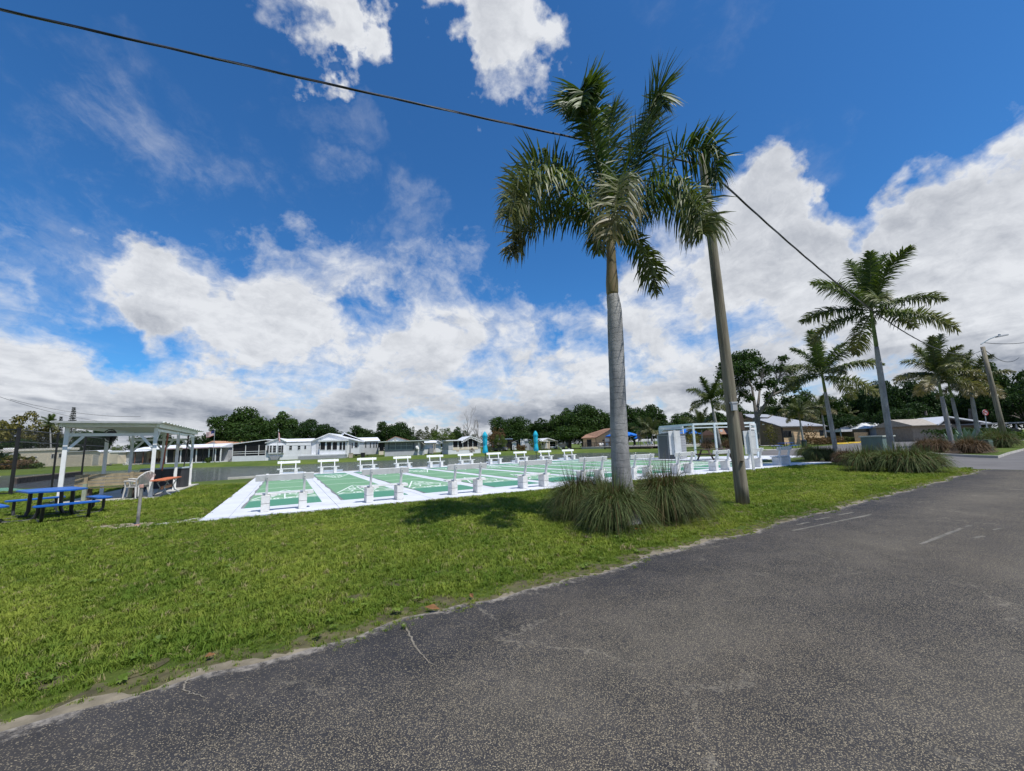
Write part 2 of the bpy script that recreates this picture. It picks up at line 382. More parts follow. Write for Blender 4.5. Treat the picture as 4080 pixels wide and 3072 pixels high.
# pond outline (sighted along its shores)
pond = [at(-900, 2010), at(-300, 1962), at(0, 1945), at(300, 1932), at(560, 1925), at(762, 1917), at(960, 1904)]
pond = [Vector((p.x - .6, p.y + 1.2, 0)) for p in pond]
pond += [uv(-2.2, 22.0), uv(10, 22.2), uv(25.5, 22.0), at(2610, 1813), at(2640, 1808, -.5), at(2560, 1801, -.5), at(2300, 1805, -.5), at(2237, 1808, -.5), at(1900, 1819, -.5), at(1650, 1830, -.5),
         at(1400, 1840, -.5), at(1100, 1856, -.5), at(960, 1858, -.5), at(700, 1866, -.5), at(420, 1876, -.5), at(0, 1896, -.5), at(-400, 1912, -.5), at(-900, 1940, -.5)]
PP = np.array([(p.x, p.y) for p in pond])
def inpoly(x, y, P):
    c = np.zeros(x.shape, bool); n = len(P)
    for i in range(n):
        x0, y0 = P[i]; x1, y1 = P[(i + 1) % n]
        if y0 == y1: continue
        c ^= ((y0 > y) != (y1 > y)) & (x < (x1 - x0) * (y - y0) / (y1 - y0) + x0)
    return c
def pdist(x, y, P):
    d = np.full(x.shape, 1e9); n = len(P)
    for i in range(n):
        a = P[i]; b = P[(i + 1) % n]; ab = b - a; L2 = ab @ ab + 1e-9
        t = np.clip(((x - a[0]) * ab[0] + (y - a[1]) * ab[1]) / L2, 0, 1)
        d = np.minimum(d, np.hypot(x - a[0] - t * ab[0], y - a[1] - t * ab[1]))
    return d
def gz(x, y):
    x = np.asarray(x, float); y = np.asarray(y, float)
    d = pdist(x, y, PP); ins = inpoly(x, y, PP)
    t = np.clip(d / 2.2, 0, 1); out = -.5 * (1 - t * t * (3 - 2 * t))
    return np.where(ins, np.maximum(-1.3, -.5 - .5 * d), out)
xs = np.concatenate([[-1500, -700, -350, -200], np.arange(-150, 70, 1.6), [90, 130, 200, 400, 800, 1500]])
ys = np.concatenate([[-400, -150, -60, -30, -10], np.arange(0, 130, 1.3), [140, 170, 230, 350, 700, 1500, 2500]])
GX, GY = np.meshgrid(xs, ys); GZ = gz(GX, GY)
nx, ny = len(xs), len(ys)
idx = np.arange(nx * ny).reshape(ny, nx)
FQ = np.stack([idx[:-1, :-1], idx[:-1, 1:], idx[1:, 1:], idx[1:, :-1]], -1).reshape(-1, 4)
def lawnmat():
    m, kk, b, out = newmat('lawn')
    p = kk.n('ShaderNodeNewGeometry').outputs['Position']
    n1 = kk.noise(p, .22, 5, .6); n2 = kk.noise(p, 1.6, 8, .7); n3 = kk.noise(p, 22, 8, .75); n4 = kk.noise(p, 90, 3, .6)
    f = kk.m('ADD', kk.m('MULTIPLY', n1, .7), kk.m('MULTIPLY', n2, .5))
    c = kk.mix(kk.ss(f, .42, .78), (.070, .115, .017), (.14, .178, .030))
    c = kk.mix(kk.m('MULTIPLY', kk.ss(n2, .58, .78), .55), c, (.155, .13, .05))
    c = kk.mix(kk.ss(n3, .35, .65, 0, .6), c, kk.vm('MULTIPLY', c, (.5, .55, .5)))
    c = kk.mix(kk.m('MULTIPLY', kk.ss(n4, .5, .7), .4), c, (.16, .19, .05))
    L(kk, c, b.inputs['Base Color']); b.inputs['Roughness'].default_value = .8; b.inputs['Specular IOR Level'].default_value = .15
    bump(kk, b, kk.m('ADD', n3, n4), .8, .04)
    return m
LAWN = lawnmat()
ground = link('ground', npmesh('ground', np.stack([GX, GY, GZ], -1).reshape(-1, 3), FQ, LAWN, smooth=True), kind='structure')

def watermat():
    m, kk, b, out = newmat('pond_water')
    p = kk.n('ShaderNodeNewGeometry').outputs['Position']
    n0 = kk.noise(p, .15, 3, .5)
    L(kk, kk.mix(n0, (.055, .066, .078), (.09, .098, .105)), b.inputs['Base Color'])
    b.inputs['Roughness'].default_value = .10; b.inputs['IOR'].default_value = 1.33
    n1 = kk.noise(kk.vm('MULTIPLY', p, (.55, 1.5, 1)), .9, 6, .66); n2 = kk.noise(p, 5, 4, .6)
    bump(kk, b, kk.m('ADD', n1, kk.m('MULTIPLY', n2, .45)), 1.0, .95)
    return m
wb = MB(); wb.add([(p.x, p.y, -.5) for p in [Vector((-260, 15, 0)), Vector((60, 15, 0)), Vector((60, 110, 0)), Vector((-260, 110, 0))]], [(0, 1, 2, 3)])
wb.build('water', watermat(), kind='structure')

# ---- road
def roadmat():
    m, kk, b, out = newmat('old_asphalt')
    p = kk.n('ShaderNodeNewGeometry').outputs['Position']
    ed = kk.n('ShaderNodeAttribute', attribute_name='dry').outputs['Fac']      # metres from the verge
    nL = kk.noise(p, .33, 5, .6); nM = kk.noise(p, 2.2, 7, .65); nF = kk.noise(p, 14, 5, .7)
    vo = kk.n('ShaderNodeTexVoronoi', feature='F1', inp={'Scale': 120.0, 'Randomness': 1.0}); L(kk, kk.vm('ADD', p, kk.vm('SCALE', kk.noise(p, 170, 3, .7, out=1), scale=.011)), vo.inputs['Vector'])
    stone = kk.m('SUBTRACT', 1.0, kk.ss(vo.outputs['Distance'], .20, .56))
    pick = kk.n('ShaderNodeSeparateColor'); L(kk, vo.outputs['Color'], pick.inputs[0])
    worn = kk.m('ADD', kk.m('MULTIPLY', nL, .6), kk.m('MULTIPLY', nM, .5))
    # wheel-worn aggregate shows everywhere but along the verge
    rub = kk.ss(ed, .1, 1.5, .42, 1.02)
    thr = kk.m('SUBTRACT', 1.12, kk.m('ADD', rub, kk.m('MULTIPLY', kk.m('SUBTRACT', worn, .55), .9)))
    show = kk.ss(kk.m('SUBTRACT', pick.outputs[0], thr), 0, .12)
    binder = kk.mix(kk.ss(nM, .3, .7), (.017, .018, .022), (.036, .035, .038))
    scol = kk.mix(pick.outputs[1], (.13, .108, .073), (.42, .35, .235))
    c = kk.mix(kk.m('MULTIPLY', stone, show), binder, scol)
    dust = kk.m('MULTIPLY', kk.ss(kk.m('ADD', nL, kk.m('MULTIPLY', nF, .35)), .55, .85), .16)
    c = kk.mix(dust, c, (.17, .14, .10))
    # wheel-polished lanes and a faint oily middle
    lane = kk.m('ADD', kk.ss(kk.m('ABSOLUTE', kk.m('SUBTRACT', ed, 1.5)), .15, .75, 1, 0), kk.ss(kk.m('ABSOLUTE', kk.m('SUBTRACT', ed, 3.2)), .15, .75, 1, 0))
    c = kk.mix(kk.m('MULTIPLY', kk.m('MULTIPLY', lane, kk.ss(nL, .35, .65)), .16), c, (.17, .155, .125))
    oil = kk.m('MULTIPLY', kk.ss(kk.m('ABSOLUTE', kk.m('SUBTRACT', ed, 2.4)), .1, .6, 1, 0), kk.ss(kk.noise(p, 1.1, 5, .6), .5, .72))
    c = kk.mix(kk.m('MULTIPLY', oil, .30), c, (.022, .021, .021))
    # tar spots
    sp_ = kk.noise(p, 3.3, 4, .6, .3)
    c = kk.mix(kk.m('MULTIPLY', kk.ss(sp_, .66, .76), .45), c, (.022, .022, .024))
    # cracks filled with sand
    wp = kk.vm('ADD', p, kk.vm('SCALE', kk.vm('SUBTRACT', kk.noise(p, 1.6, 7, .72, out=1), (.5, .5, .5)), scale=.55))
    vc = kk.n('ShaderNodeTexVoronoi', feature='DISTANCE_TO_EDGE', inp={'Scale': .85}); L(kk, wp, vc.inputs['Vector'])
    vc2 = kk.n('ShaderNodeTexVoronoi', feature='DISTANCE_TO_EDGE', inp={'Scale': 2.6}); L(kk, wp, vc2.inputs['Vector'])
    mask = kk.ss(kk.noise(p, .42, 3, .5), .47, .58); mask2 = kk.ss(kk.noise(kk.vm('ADD', p, (9, 3, 0)), .5, 3, .5), .52, .66)
    brk = kk.ss(kk.noise(p, 9, 4, .7), .34, .58)
    cr = kk.m('MULTIPLY', kk.m('SUBTRACT', 1.0, kk.ss(vc.outputs['Distance'], .002, .011)), kk.m('MULTIPLY', mask, brk))
    cr2 = kk.m('MULTIPLY', kk.m('SUBTRACT', 1.0, kk.ss(vc2.outputs['Distance'], .002, .016)), kk.m('MULTIPLY', mask2, brk))
    crk = kk.m('MINIMUM', kk.m('ADD', cr, kk.m('MULTIPLY', cr2, .6)), 1.0)
    c = kk.mix(kk.m('MULTIPLY', crk, .5), c, (.26, .23, .18))
    # sand washed onto the verge
    e2 = kk.m('ADD', ed, kk.m('MULTIPLY', kk.m('SUBTRACT', nM, .5), .34)); e3 = kk.m('ADD', e2, kk.m('MULTIPLY', kk.m('SUBTRACT', nF, .5), .5))
    sand = kk.ss(e3, -.07, .10, 1, 0)
    c = kk.mix(kk.m('MULTIPLY', sand, .9), c, kk.mix(nF, (.24, .21, .175), (.37, .335, .29)))
    L(kk, c, b.inputs['Base Color']); b.inputs['Roughness'].default_value = .82; b.inputs['Specular IOR Level'].default_value = .25
    bump(kk, b, kk.m('ADD', kk.m('MULTIPLY', stone, .5), nF), .5, .006)
    return m
ROAD = roadmat()
def edge_sheet(name, offs, s0, s1, ds, z, m, wobble=1.0, kind='structure'):
    V, D = [], []; ss_ = np.arange(s0, s1 + .01, ds)
    for s in ss_:
        for o in offs:
            p = edge_xy(s, o + wobble * wob(s) * max(0, 1 - max(o, 0) / 2)); V.append((p.x, p.y, z)); D.append(max(o, 0))
    a = len(offs); Fq = [(i * a + j, i * a + j + 1, (i + 1) * a + j + 1, (i + 1) * a + j) for i in range(len(ss_) - 1) for j in range(a - 1)]
    return link(name, npmesh(name, V, Fq, m, D), kind=kind)
edge_sheet('road', [0, .1, .2, .35, .6, 1, 2, 4, 9], -45, 25.9, .25, .006, ROAD)
SANDM = mat('sandy_verge', (.20, .17, .12), .95, .3, 5, .5, 60, dirt=(.12, .10, .06), dirt_amt=.7)
SOILM = mat('thin_turf_soil', (.085, .075, .034), .95, .4, 6, .6, 50, dirt=(.07, .09, .02), dirt_amt=.8)
def ragged(name, fn, n, z, m, wmin, wmax):
    b_ = MB(); vs = []; r2 = random.Random(n)
    for i in range(n):
        p, d = fn(i / (n - 1)); w = wmin + (wmax - wmin) * (.5 + .25 * math.sin(i * .31) + .25 * math.sin(i * .83 + 1)) * r2.uniform(.6, 1.2); vs += [(p.x, p.y, z), (p.x + d.x * w, p.y + d.y * w, z)]
    b_.add(vs, [(2 * i, 2 * i + 1, 2 * i + 3, 2 * i + 2) for i in range(n - 1)]); return b_.build(name, m, kind='structure')
ragged('bare_soil_strip', lambda f: (edge_xy(-10 + 35.8 * f, .05), -EN), 420, .002, SOILM, .12, .55)
ragged('bare_soil_strip', lambda f: (uv(-2.4 + 27 * f, -.70), -EY), 300, .002, SOILM, .03, .34)
ragged('bare_soil_strip', lambda f: (uv(-1.74, -.6 + 20 * f), -EX), 260, .002, SOILM, .03, .32)
vb = MB(); vv = []; ns_ = 0
for s in np.arange(-45, 25.95, .07):
    w_ = .05 + .09 * (math.sin(s * 2.1) + math.sin(s * 5.3 + 1) + math.sin(s * .9 + 2)) / 2 + R.uniform(-.05, .05)
    for o in (-max(.01, w_), .14): q = edge_xy(s, o + wob(s)); vv.append((q.x, q.y, .003))
    ns_ += 1
vb.add(vv, [(2 * i, 2 * i + 1, 2 * i + 3, 2 * i + 2) for i in range(ns_ - 1)]); vb.build('dirt_verge', SANDM, kind='structure')
# side road, its mouth and the car park beyond
LOT = mat('car_park_asphalt', (.125, .118, .115), .9, .14, .6, .4, 50, dirt=(.20, .19, .175), dirt_amt=.5)
def sheet(name, pts, z, m, kind='structure', parent=None):
    b_ = MB(); b_.add([(p[0], p[1], z) for p in pts], [tuple(range(len(pts)))]); return b_.build(name, m, parent, kind=kind)
tip = edge_xy(25.9, 0); tipR = edge_xy(25.9, 9); 
lotpts = [at(2990, 1812), at(3230, 1822), at(3480, 1852), at(3760, 1864), at(3945, 1872), tip, tipR, Vector((60, 20, 0)), Vector((120, 60, 0)), Vector((120, 84, 0)), Vector((66, 84, 0)), at(3400, 1767), at(3040, 1796)]
sheet('car_park', lotpts, .004, LOT)

# ---- concrete slab of the shuffleboard courts
SLAB = mat('white_painted_concrete', (.585, .60, .64), .75, .06, 1.1, .15, 30, dirt=(.40, .39, .37), dirt_amt=.55, world=True)
GREEN = None
def courtmat():
    m, kk, b, out = newmat('green_court_paint')
    co = kk.n('ShaderNodeTexCoord').outputs['Object']; sp = kk.n('ShaderNodeSeparateXYZ'); L(kk, co, sp.inputs[0])
    nz = kk.noise(co, 1.2, 6, .6); nf = kk.noise(co, 9, 5, .7); rnd = kk.n('ShaderNodeObjectInfo').outputs['Random']
    base = kk.mix(kk.m('ADD', kk.m('MULTIPLY', nz, .7), kk.m('MULTIPLY', rnd, .3)), (.115, .275, .135), (.17, .335, .165))
    # fresher paint where the players stand, two coats wide
    fresh = kk.m('MAXIMUM', kk.ss(sp.outputs[1], 2.95, 2.99, 1, 0), kk.ss(sp.outputs[1], 16.9, 16.94, 0, 1))
    c = kk.mix(fresh, base, (.055, .225, .13))
    c = kk.mix(kk.m('MULTIPLY', kk.ss(nf, .55, .75), .25), c, (.22, .33, .22))
    gp = kk.n('ShaderNodeNewGeometry').outputs['Position']
    scuff = kk.noise(kk.vm('MULTIPLY', co, (9, .35, 1)), 1.6, 5, .65); moss = kk.noise(gp, .8, 7, .7)
    c = kk.mix(kk.m('MULTIPLY', kk.ss(scuff, .56, .72), .28), c, (.25, .38, .26))
    c = kk.mix(kk.m('MULTIPLY', kk.ss(moss, .58, .74), .35), c, (.07, .13, .08))
    L(kk, c, b.inputs['Base Color']); b.inputs['Roughness'].default_value = .55
    return m
GREEN = courtmat()
LINEP = mat('white_line_paint', (.74, .78, .74), .6, .06, 6, dirt=(.3, .45, .32), dirt_amt=.4)
NJ = 10
sl_root = thing('court_slab', 'white painted concrete slab carrying ten green shuffleboard courts', 'slab'); sl_root['kind'] = 'structure'
del sl_root['category']; sl_root.location = N1; sl_root.rotation_euler = (0, 0, ROW_A)
ends = [-1.75, -1.18] + [PIT * i + PIT / 2 for i in range(0, 9)] + [25.0]
vs_cut = [-.72, 5.4, 11.6, 17.4, 20.6]
for i in range(len(ends) - 1):
    for j in range(len(vs_cut) - 1):
        if i == 0: v0, v1 = vs_cut[j], vs_cut[j + 1]
        MB().box(ends[i] + .006, ends[i + 1] - .006, vs_cut[j] + .006, vs_cut[j + 1] - .006, -.12, .045 + R.uniform(-.003, .003)).build('slab_panel', SLAB, sl_root)
# wedge of paving that runs on to the right of the last court
MB().prism([(25.0, -.72), (27.2, -.74), (25.0, 2.0)], -.1, .04, 'z').build('slab_panel', SLAB, sl_root)
MB().prism([(-2.6, -.45), (-1.76, -.70), (-1.76, .1)], -.1, .035, 'z').build('slab_panel', CONC, sl_root)
# seawall cap along the pond
MB().box(-3.4, 25.0, 20.62, 21.0, -1.2, .07).build('seawall_cap', CONC, sl_root)
for q in range(10):
    MB().box(PIT * q - .2, PIT * q + 1.1, 20.66, 20.98, .07, .20).build('kerb_block', GREYBLUE, sl_root)
# canopy platform
MB().prism([(26.0, 4.0), (34.5, 4.0), (34.5, 7.8), (28.6, 14.0), (26.0, 14.0)], -.1, .06, 'z').build('slab_panel', SLAB, sl_root)
def digit_bars(ch):
    S = {'a': ((0, 1), (1, 1)), 'b': ((1, 1), (1, .5)), 'c': ((1, .5), (1, 0)), 'd': ((0, 0), (1, 0)), 'e': ((0, .5), (0, 0)), 'f': ((0, 1), (0, .5)), 'g': ((0, .5), (1, .5)), 'm': ((.5, 1), (.5, 0)), 's': ((1, 1), (.3, 0))}
    return [S[q] for q in {'1': 'm', '0': 'abcdef', '7': 'as', '8': 'abcdefg', 'O': 'abcdef', 'F': 'aefg'}[ch]]
def text_bars(mb, txt, cx, cy, h, z, flip):
    w = h * .5; step = w * 1.5; x = -step * (len(txt) - 1) / 2 - w / 2
    for ch in txt:
        if ch != ' ':
            for a, b in digit_bars(ch):
                p = [(cx + flip * (x + q[0] * w), cy + flip * (q[1] - .5) * h, z) for q in (a, b)]
                mb.bar(p[0], p[1], .055, .004)
        x += step
def line(mb, a, b, w, z=.0575):
    mb.bar((*a, z), (*b, z), w, .003)
def court_lines(mb):
    for far in (0, 1):
        Y = (lambda v: v) if not far else (lambda v: 19.6 - v)
        fl = 1 if not far else -1
        line(mb, (-.98, Y(3.0)), (.98, Y(3.0)), .04)                # base line
        line(mb, (-.93, Y(3.46)), (.93, Y(3.46)), .035)              # ten-off box
        for q in (-1, 1):
            line(mb, (q * .96, Y(3.5)), (0, Y(6.7)), .06)          # triangle
            line(mb, (q * .96, Y(3.04)), (q * .72, Y(3.44)), .06)
        line(mb, (-.66, Y(4.4)), (.66, Y(4.4)), .045); line(mb, (-.36, Y(5.35)), (.36, Y(5.35)), .045)
        line(mb, (0, Y(3.5)), (0, Y(5.35)), .045)
        line(mb, (-.98, Y(8.1)), (.98, Y(8.1)), .045)               # dead line
        text_bars(mb, '10', 0, Y(5.7), .34, .0575, fl)
        for q in (-1, 1):
            text_bars(mb, '8', q * .27, Y(4.85), .42, .0575, fl); text_bars(mb, '7', q * .42, Y(3.95), .44, .0575, fl)
        text_bars(mb, '10 OFF', 0, Y(3.23), .22, .0575, fl)
        mb.bar((0, Y(3.02), .0575), (0, Y(3.43), .0575), .03, .003)
for q in range(NJ):
    g = MB().box(-1.0, 1.0, 1.1, 18.5, .02, .056).build('shuffleboard_court', GREEN, sl_root); g.location = (PIT * q, 0, 0)
    if q == 0:
        lm = MB(); court_lines(lm); ln = lm.build('court_lines', LINEP, g)
    else:
        l2 = ln.copy(); C.objects.link(l2); l2.parent = g
# dirty wash-out joint along the left of every court
for q in range(NJ):
    jb = MB(); x0 = PIT * q - 1.005
    pts_l = [(x0 - .05 - .03 * math.sin(i * 1.3 + q) - .02 * R.random(), 1.1 + i * .58) for i in range(31)]
    pts_r = [(x0 + .002, p[1]) for p in pts_l]
    n_ = len(pts_l); jb.add([(p[0], p[1], .0505) for p in pts_l] + [(p[0], p[1], .0505) for p in pts_r], [(i, i + n_, i + n_ + 1, i + 1) for i in range(n_ - 1)])
    jb.build('joint_sealant', mat('weathered_joint', (.20, .21, .21), .9, .3, 8), sl_root)

# ---- traffic island on the right with its kerb
isl = [at(3690, 1806), at(3740, 1815), at(3900, 1823), at(3978, 1826), at(4020, 1811), at(4100, 1790), at(4400, 1745), at(4300, 1738), at(4080, 1757), at(3900, 1768), at(3690, 1776)]
cen = sum(isl, Vector()) / len(isl)
ib = MB(); inn = [p + (cen - p).normalized() * .22 for p in isl]; n_ = len(isl)
ib.add([(p.x, p.y, 0) for p in isl] + [(p.x, p.y, .14) for p in isl] + [(p.x, p.y, .14) for p in inn] + [(p.x, p.y, .0) for p in inn],
       [(i + a * n_, (i + 1) % n_ + a * n_, (i + 1) % n_ + (a + 1) * n_, i + (a + 1) * n_) for a in range(3) for i in range(n_)])
ib.build('kerb', CONC, kind='structure')
sheet('traffic_island_lawn', inn, .09, LAWN)
# mulch beds
MULCH = mat('mulch', (.09, .065, .045), .95, .4, 9, .8, 40)
def disc(name, c, rx, ry, z, m, rot=0, n=18):
    b_ = MB(); b_.add([(c.x + math.cos(rot) * rx * math.cos(t) * (1 + .12 * math.sin(3 * t + c.x)) - math.sin(rot) * ry * math.sin(t), c.y + math.sin(rot) * rx * math.cos(t) + math.cos(rot) * ry * math.sin(t) * (1 + .1 * math.sin(2 * t)), z) for t in [2 * math.pi * i / n for i in range(n)]], [tuple(range(n))])
    return b_.build(name, m, kind='structure')
disc('mulch_bed', at(2470, 2098), 1.25, .75, .012, MULCH, .5)
disc('mulch_bed', at(2720, 2092), 1.0, .5, .015, MULCH, .5)
disc('mulch_bed', at(3600, 1868), 3.4, .9, .012, MULCH, .55)
disc('mulch_bed', at(3330, 1836), 2.6, .9, .012, MULCH, .5)
disc('mulch_bed', at(3830, 1806), 4.0, 1.6, .094, MULCH, .5)
disc('bare_soil', at(500, 2096), .9, .4, .008, mat('bare_sandy_soil', (.30, .25, .18), .95, .25, 5, .5, 40), .2)
disc('bare_soil', at(3010, 2012), .5, .22, .008, mat('bare_sandy_soil', (.30, .25, .18)), .3)
# picnic pavement left of the shelter
sheet('path', [at(-400, 2018), at(-400, 1994), at(228, 1976), at(232, 2003)], .02, CONC)
# tennis court beyond the fence
sheet('tennis_court', [at(-500, 2000), at(-500, 1965), at(30, 1944), at(112, 1952), at(100, 1975)], .015, mat('tennis_green', (.12, .27, .17), .7, .1, 2))
MB().bar(at(-400, 1966, .022), at(112, 1959, .022), .12, .006).build('court_marking', mat('court_blue_line', (.25, .33, .6), .6), kind='structure')

# ---- grass: tufts standing on the near lawn (nobody could count it)
def tuft(seed, nb, h, w):
    r = np.random.default_rng(seed); V = []; Fq = []
    for i in range(nb):
        a = r.uniform(0, 6.283); o = r.uniform(0, .075, 1)[0]; px, py = o * math.cos(a * 1.7), o * math.sin(a * 1.7)
        hh = h * r.uniform(.55, 1.2); ln_ = hh * r.uniform(.35, 1.1); dx, dy = math.cos(a), math.sin(a); wx, wy = -dy * w, dx * w
        b0 = len(V)
        V += [(px - wx, py - wy, 0), (px + wx, py + wy, 0), (px + dx * ln_ * .4 + wx * .8, py + dy * ln_ * .4 + wy * .8, hh * .7), (px + dx * ln_ * .4 - wx * .8, py + dy * ln_ * .4 - wy * .8, hh * .7), (px + dx * ln_, py + dy * ln_, hh * .92)]
        Fq += [(b0, b0 + 1, b0 + 2, b0 + 3), (b0 + 3, b0 + 2, b0 + 4, b0 + 4)]
    return V, Fq
def grassmat():
    m, kk, b, out = newmat('grass_blade')
    p = kk.n('ShaderNodeNewGeometry'); rnd = kk.n('ShaderNodeObjectInfo').outputs['Random']
    P_ = p.outputs['Position']
    n1 = kk.noise(P_, .42, 5, .62); n2 = kk.noise(P_, 1.6, 8, .7)
    f = kk.m('ADD', kk.m('MULTIPLY', kk.m('SUBTRACT', n1, .5), 1.5), kk.m('ADD', kk.m('MULTIPLY', n2, .45), kk.m('MULTIPLY', rnd, .30)))
    c = kk.mix(kk.ss(f, .02, .78), (.098, .165, .021), (.27, .31, .05))
    c = kk.mix(kk.m('MULTIPLY', kk.ss(n2, .57, .76), .55), c, (.26, .215, .08))
    c = kk.mix(kk.ss(rnd, .91, .99), c, (.30, .25, .13))
    L(kk, c, b.inputs['Base Color']); b.inputs['Roughness'].default_value = .6; b.inputs['Specular IOR Level'].default_value = .1
    tr = kk.n('ShaderNodeBsdfTranslucent'); L(kk, kk.vm('MULTIPLY', c, (1.2, 1.3, .6)), tr.inputs['Color'])
    ms = kk.n('ShaderNodeMixShader', inp={0: .25}); L(kk, b.outputs[0], ms.inputs[1]); L(kk, tr.outputs[0], ms.inputs[2]); L(kk, ms.outputs[0], out.inputs[0])
    return m
GRASSM = grassmat()
tc = bpy.data.collections.new('turf_tufts')
for i in range(4):
    V, Fq = tuft(40 + i, 22, .040 + .006 * i, .0026 + .0004 * i)
    me = bpy.data.meshes.new('grass_tuft'); me.from_pydata(V, [], [tuple(dict.fromkeys(q)) for q in Fq]); me.materials.append(GRASSM)
    tc.objects.link(bpy.data.objects.new('grass_tuft', me))
def scatter(name, pts, sc, col):
    me = bpy.data.meshes.new(name); n = len(pts)
    me.vertices.add(n); me.vertices.foreach_set('co', np.asarray(pts, np.float32).ravel())
    a = me.attributes.new('sc', 'FLOAT', 'POINT'); a.data.foreach_set('value', np.asarray(sc, np.float32))
    a = me.attributes.new('rot', 'FLOAT_VECTOR', 'POINT'); rr = np.zeros((n, 3), np.float32); rr[:, 2] = NR.uniform(0, 6.283, n); rr[:, :2] = NR.normal(0, .12, (n, 2)); a.data.foreach_set('vector', rr.ravel())
    o = link(name, me, kind='stuff')
    ng = bpy.data.node_groups.new(name + '_spread', 'GeometryNodeTree')
    ng.interface.new_socket('Geometry', in_out='INPUT', socket_type='NodeSocketGeometry'); ng.interface.new_socket('Geometry', in_out='OUTPUT', socket_type='NodeSocketGeometry')
    g = NT(ng); gi = g.n('NodeGroupInput'); go = g.n('NodeGroupOutput')
    mp_ = g.n('GeometryNodeMeshToPoints'); L(g, gi.outputs[0], mp_.inputs[0])
    ci = g.n('GeometryNodeCollectionInfo'); ci.inputs['Collection'].default_value = col; ci.inputs['Separate Children'].default_value = True; ci.inputs['Reset Children'].default_value = True
    iop = g.n('GeometryNodeInstanceOnPoints'); L(g, mp_.outputs[0], iop.inputs['Points']); L(g, ci.outputs[0], iop.inputs['Instance']); iop.inputs['Pick Instance'].default_value = True
    ar = g.n('GeometryNodeInputNamedAttribute', data_type='FLOAT_VECTOR'); ar.inputs['Name'].default_value = 'rot'
    as_ = g.n('GeometryNodeInputNamedAttribute', data_type='FLOAT'); as_.inputs['Name'].default_value = 'sc'
    L(g, ar.outputs[0], iop.inputs['Rotation']); L(g, as_.outputs[0], iop.inputs['Scale']); L(g, iop.outputs[0], go.inputs[0])
    md = o.modifiers.new('spread', 'NODES'); md.node_group = ng
    return o
def slab_out(x, y):
    dx, dy = x - N1.x, y - N1.y; u = dx * EX.x + dy * EX.y; v = dx * EY.x + dy * EY.y
    ins = (u > -1.78) & (u < 25.02) & (v > -.74) & (v < 21.1)
    ins |= (u > 25) & (u < 27.2) & (v > -.74) & (v < 2.0 - (u - 25) * 1.25)
    return ~ins
r3 = random.Random(21); BARE = []
for i in range(16):
    s_, o_ = r3.uniform(1.5, 19), -abs(r3.gauss(.45, .35)) - .12; q = edge_xy(s_ - 1.5, o_); BARE.append((q, r3.uniform(.10, .26)))
BARE += [(at(1010, 2075), .3), (at(1620, 2010), .28), (at(2950, 2040), .3)]
for i, (q, r_) in enumerate(BARE): disc('bare_soil', q, r_, r_ * .55, .0035 + .0003 * i, SOILM, .55 + i)
pts, scs = [], []
for (y0, y1, dn, s0) in ((1.5, 5.5, 560, .9), (5.5, 9, 330, 1.0), (9, 14, 190, 1.2), (14, 22, 90, 1.5)):
    x0, x1 = -1.45 * y1, 1.45 * y1 + 4; n = int((x1 - x0) * (y1 - y0) * dn)
    x = NR.uniform(x0, x1, n); y = NR.uniform(y0, y1, n)
    o = (x - E0.x) * EN.x + (y - E0.y) * EN.y
    ok = slab_out(x, y) & (x > -1.4 * y) & (x < 1.35 * y) & ~inpoly(x, y, PP)
    clumpy = NR.uniform(0, 1, n)
    sE = (x - E0.x) * ED.x + (y - E0.y) * ED.y; ok &= (o < .10 - .20 * clumpy + .09 * np.sin(sE * 2.1 + 3.3) + .07 * np.sin(sE * 5.3 + 4) + .05 * np.sin(sE * 11.0)) 
    hh = np.clip(-o / .5, .45, 1)
    ok &= ~((np.hypot(x - at(500, 2096).x, (y - at(500, 2096).y) * 1.8) < .75) & (clumpy > .2))
    ok &= ~((np.hypot(x - at(430, 2690).x, (y - at(430, 2690).y) * 2) < .16) & (clumpy > .15))
    for q_, r_ in BARE: ok &= ~((np.hypot(x - q_.x, (y - q_.y) * 1.3) < r_ * (.6 + .7 * NR.uniform(0, 1, n))) & (clumpy > .42))
    c_ = inpoly(x, y, np.array([(p.x, p.y) for p in lotpts])); ok &= ~c_
    rx, ry = x + 15.75, y - 19.0; t1 = rx * math.cos(.1) - ry * .0
    A_, B_, C2, D_ = Vector((-16.8, 14.6, 0)), Vector((-13.6, 16.2, 0)), Vector((-17.1, 22.9, 0)), Vector((-20.4, 21.6, 0))
    ok &= ~inpoly(x, y, np.array([(p.x, p.y) for p in (A_, B_, C2, D_)]))
    pts.append(np.stack([x, y, np.zeros(n)], -1)[ok]); scs.append((s0 * NR.uniform(.7, 1.25, n) * hh)[ok])
pts = np.concatenate(pts); scs = np.concatenate(scs)
tag(scatter('grass', pts, scs, tc), 'short green lawn grass between the road and the courts', 'grass', kind='stuff')
wc = bpy.data.collections.new('weed_rosettes'); WEEDM = leafmat('broad_weed_leaves', (.085, .145, .02), (.17, .235, .04), trans=.3)
for i in range(3):
    V, Fq = [], []; r4 = np.random.default_rng(i)
    for j in range(9):
        a = j * .72 + r4.uniform(-.2, .2); l_ = r4.uniform(.05, .10); b0 = len(V); ca, sa = math.cos(a), math.sin(a); w_ = l_ * .28; up = r4.uniform(.015, .05)
        V += [(ca * .006, sa * .006, .02), (ca * l_ * .55 - sa * w_, sa * l_ * .55 + ca * w_, .025 + up), (ca * l_, sa * l_, .02 + up * .6), (ca * l_ * .55 + sa * w_, sa * l_ * .55 - ca * w_, .025 + up)]; Fq.append((b0, b0 + 1, b0 + 2, b0 + 3))
    me = bpy.data.meshes.new('weed'); me.from_pydata(V, [], Fq); me.materials.append(WEEDM); wc.objects.link(bpy.data.objects.new('weed', me))
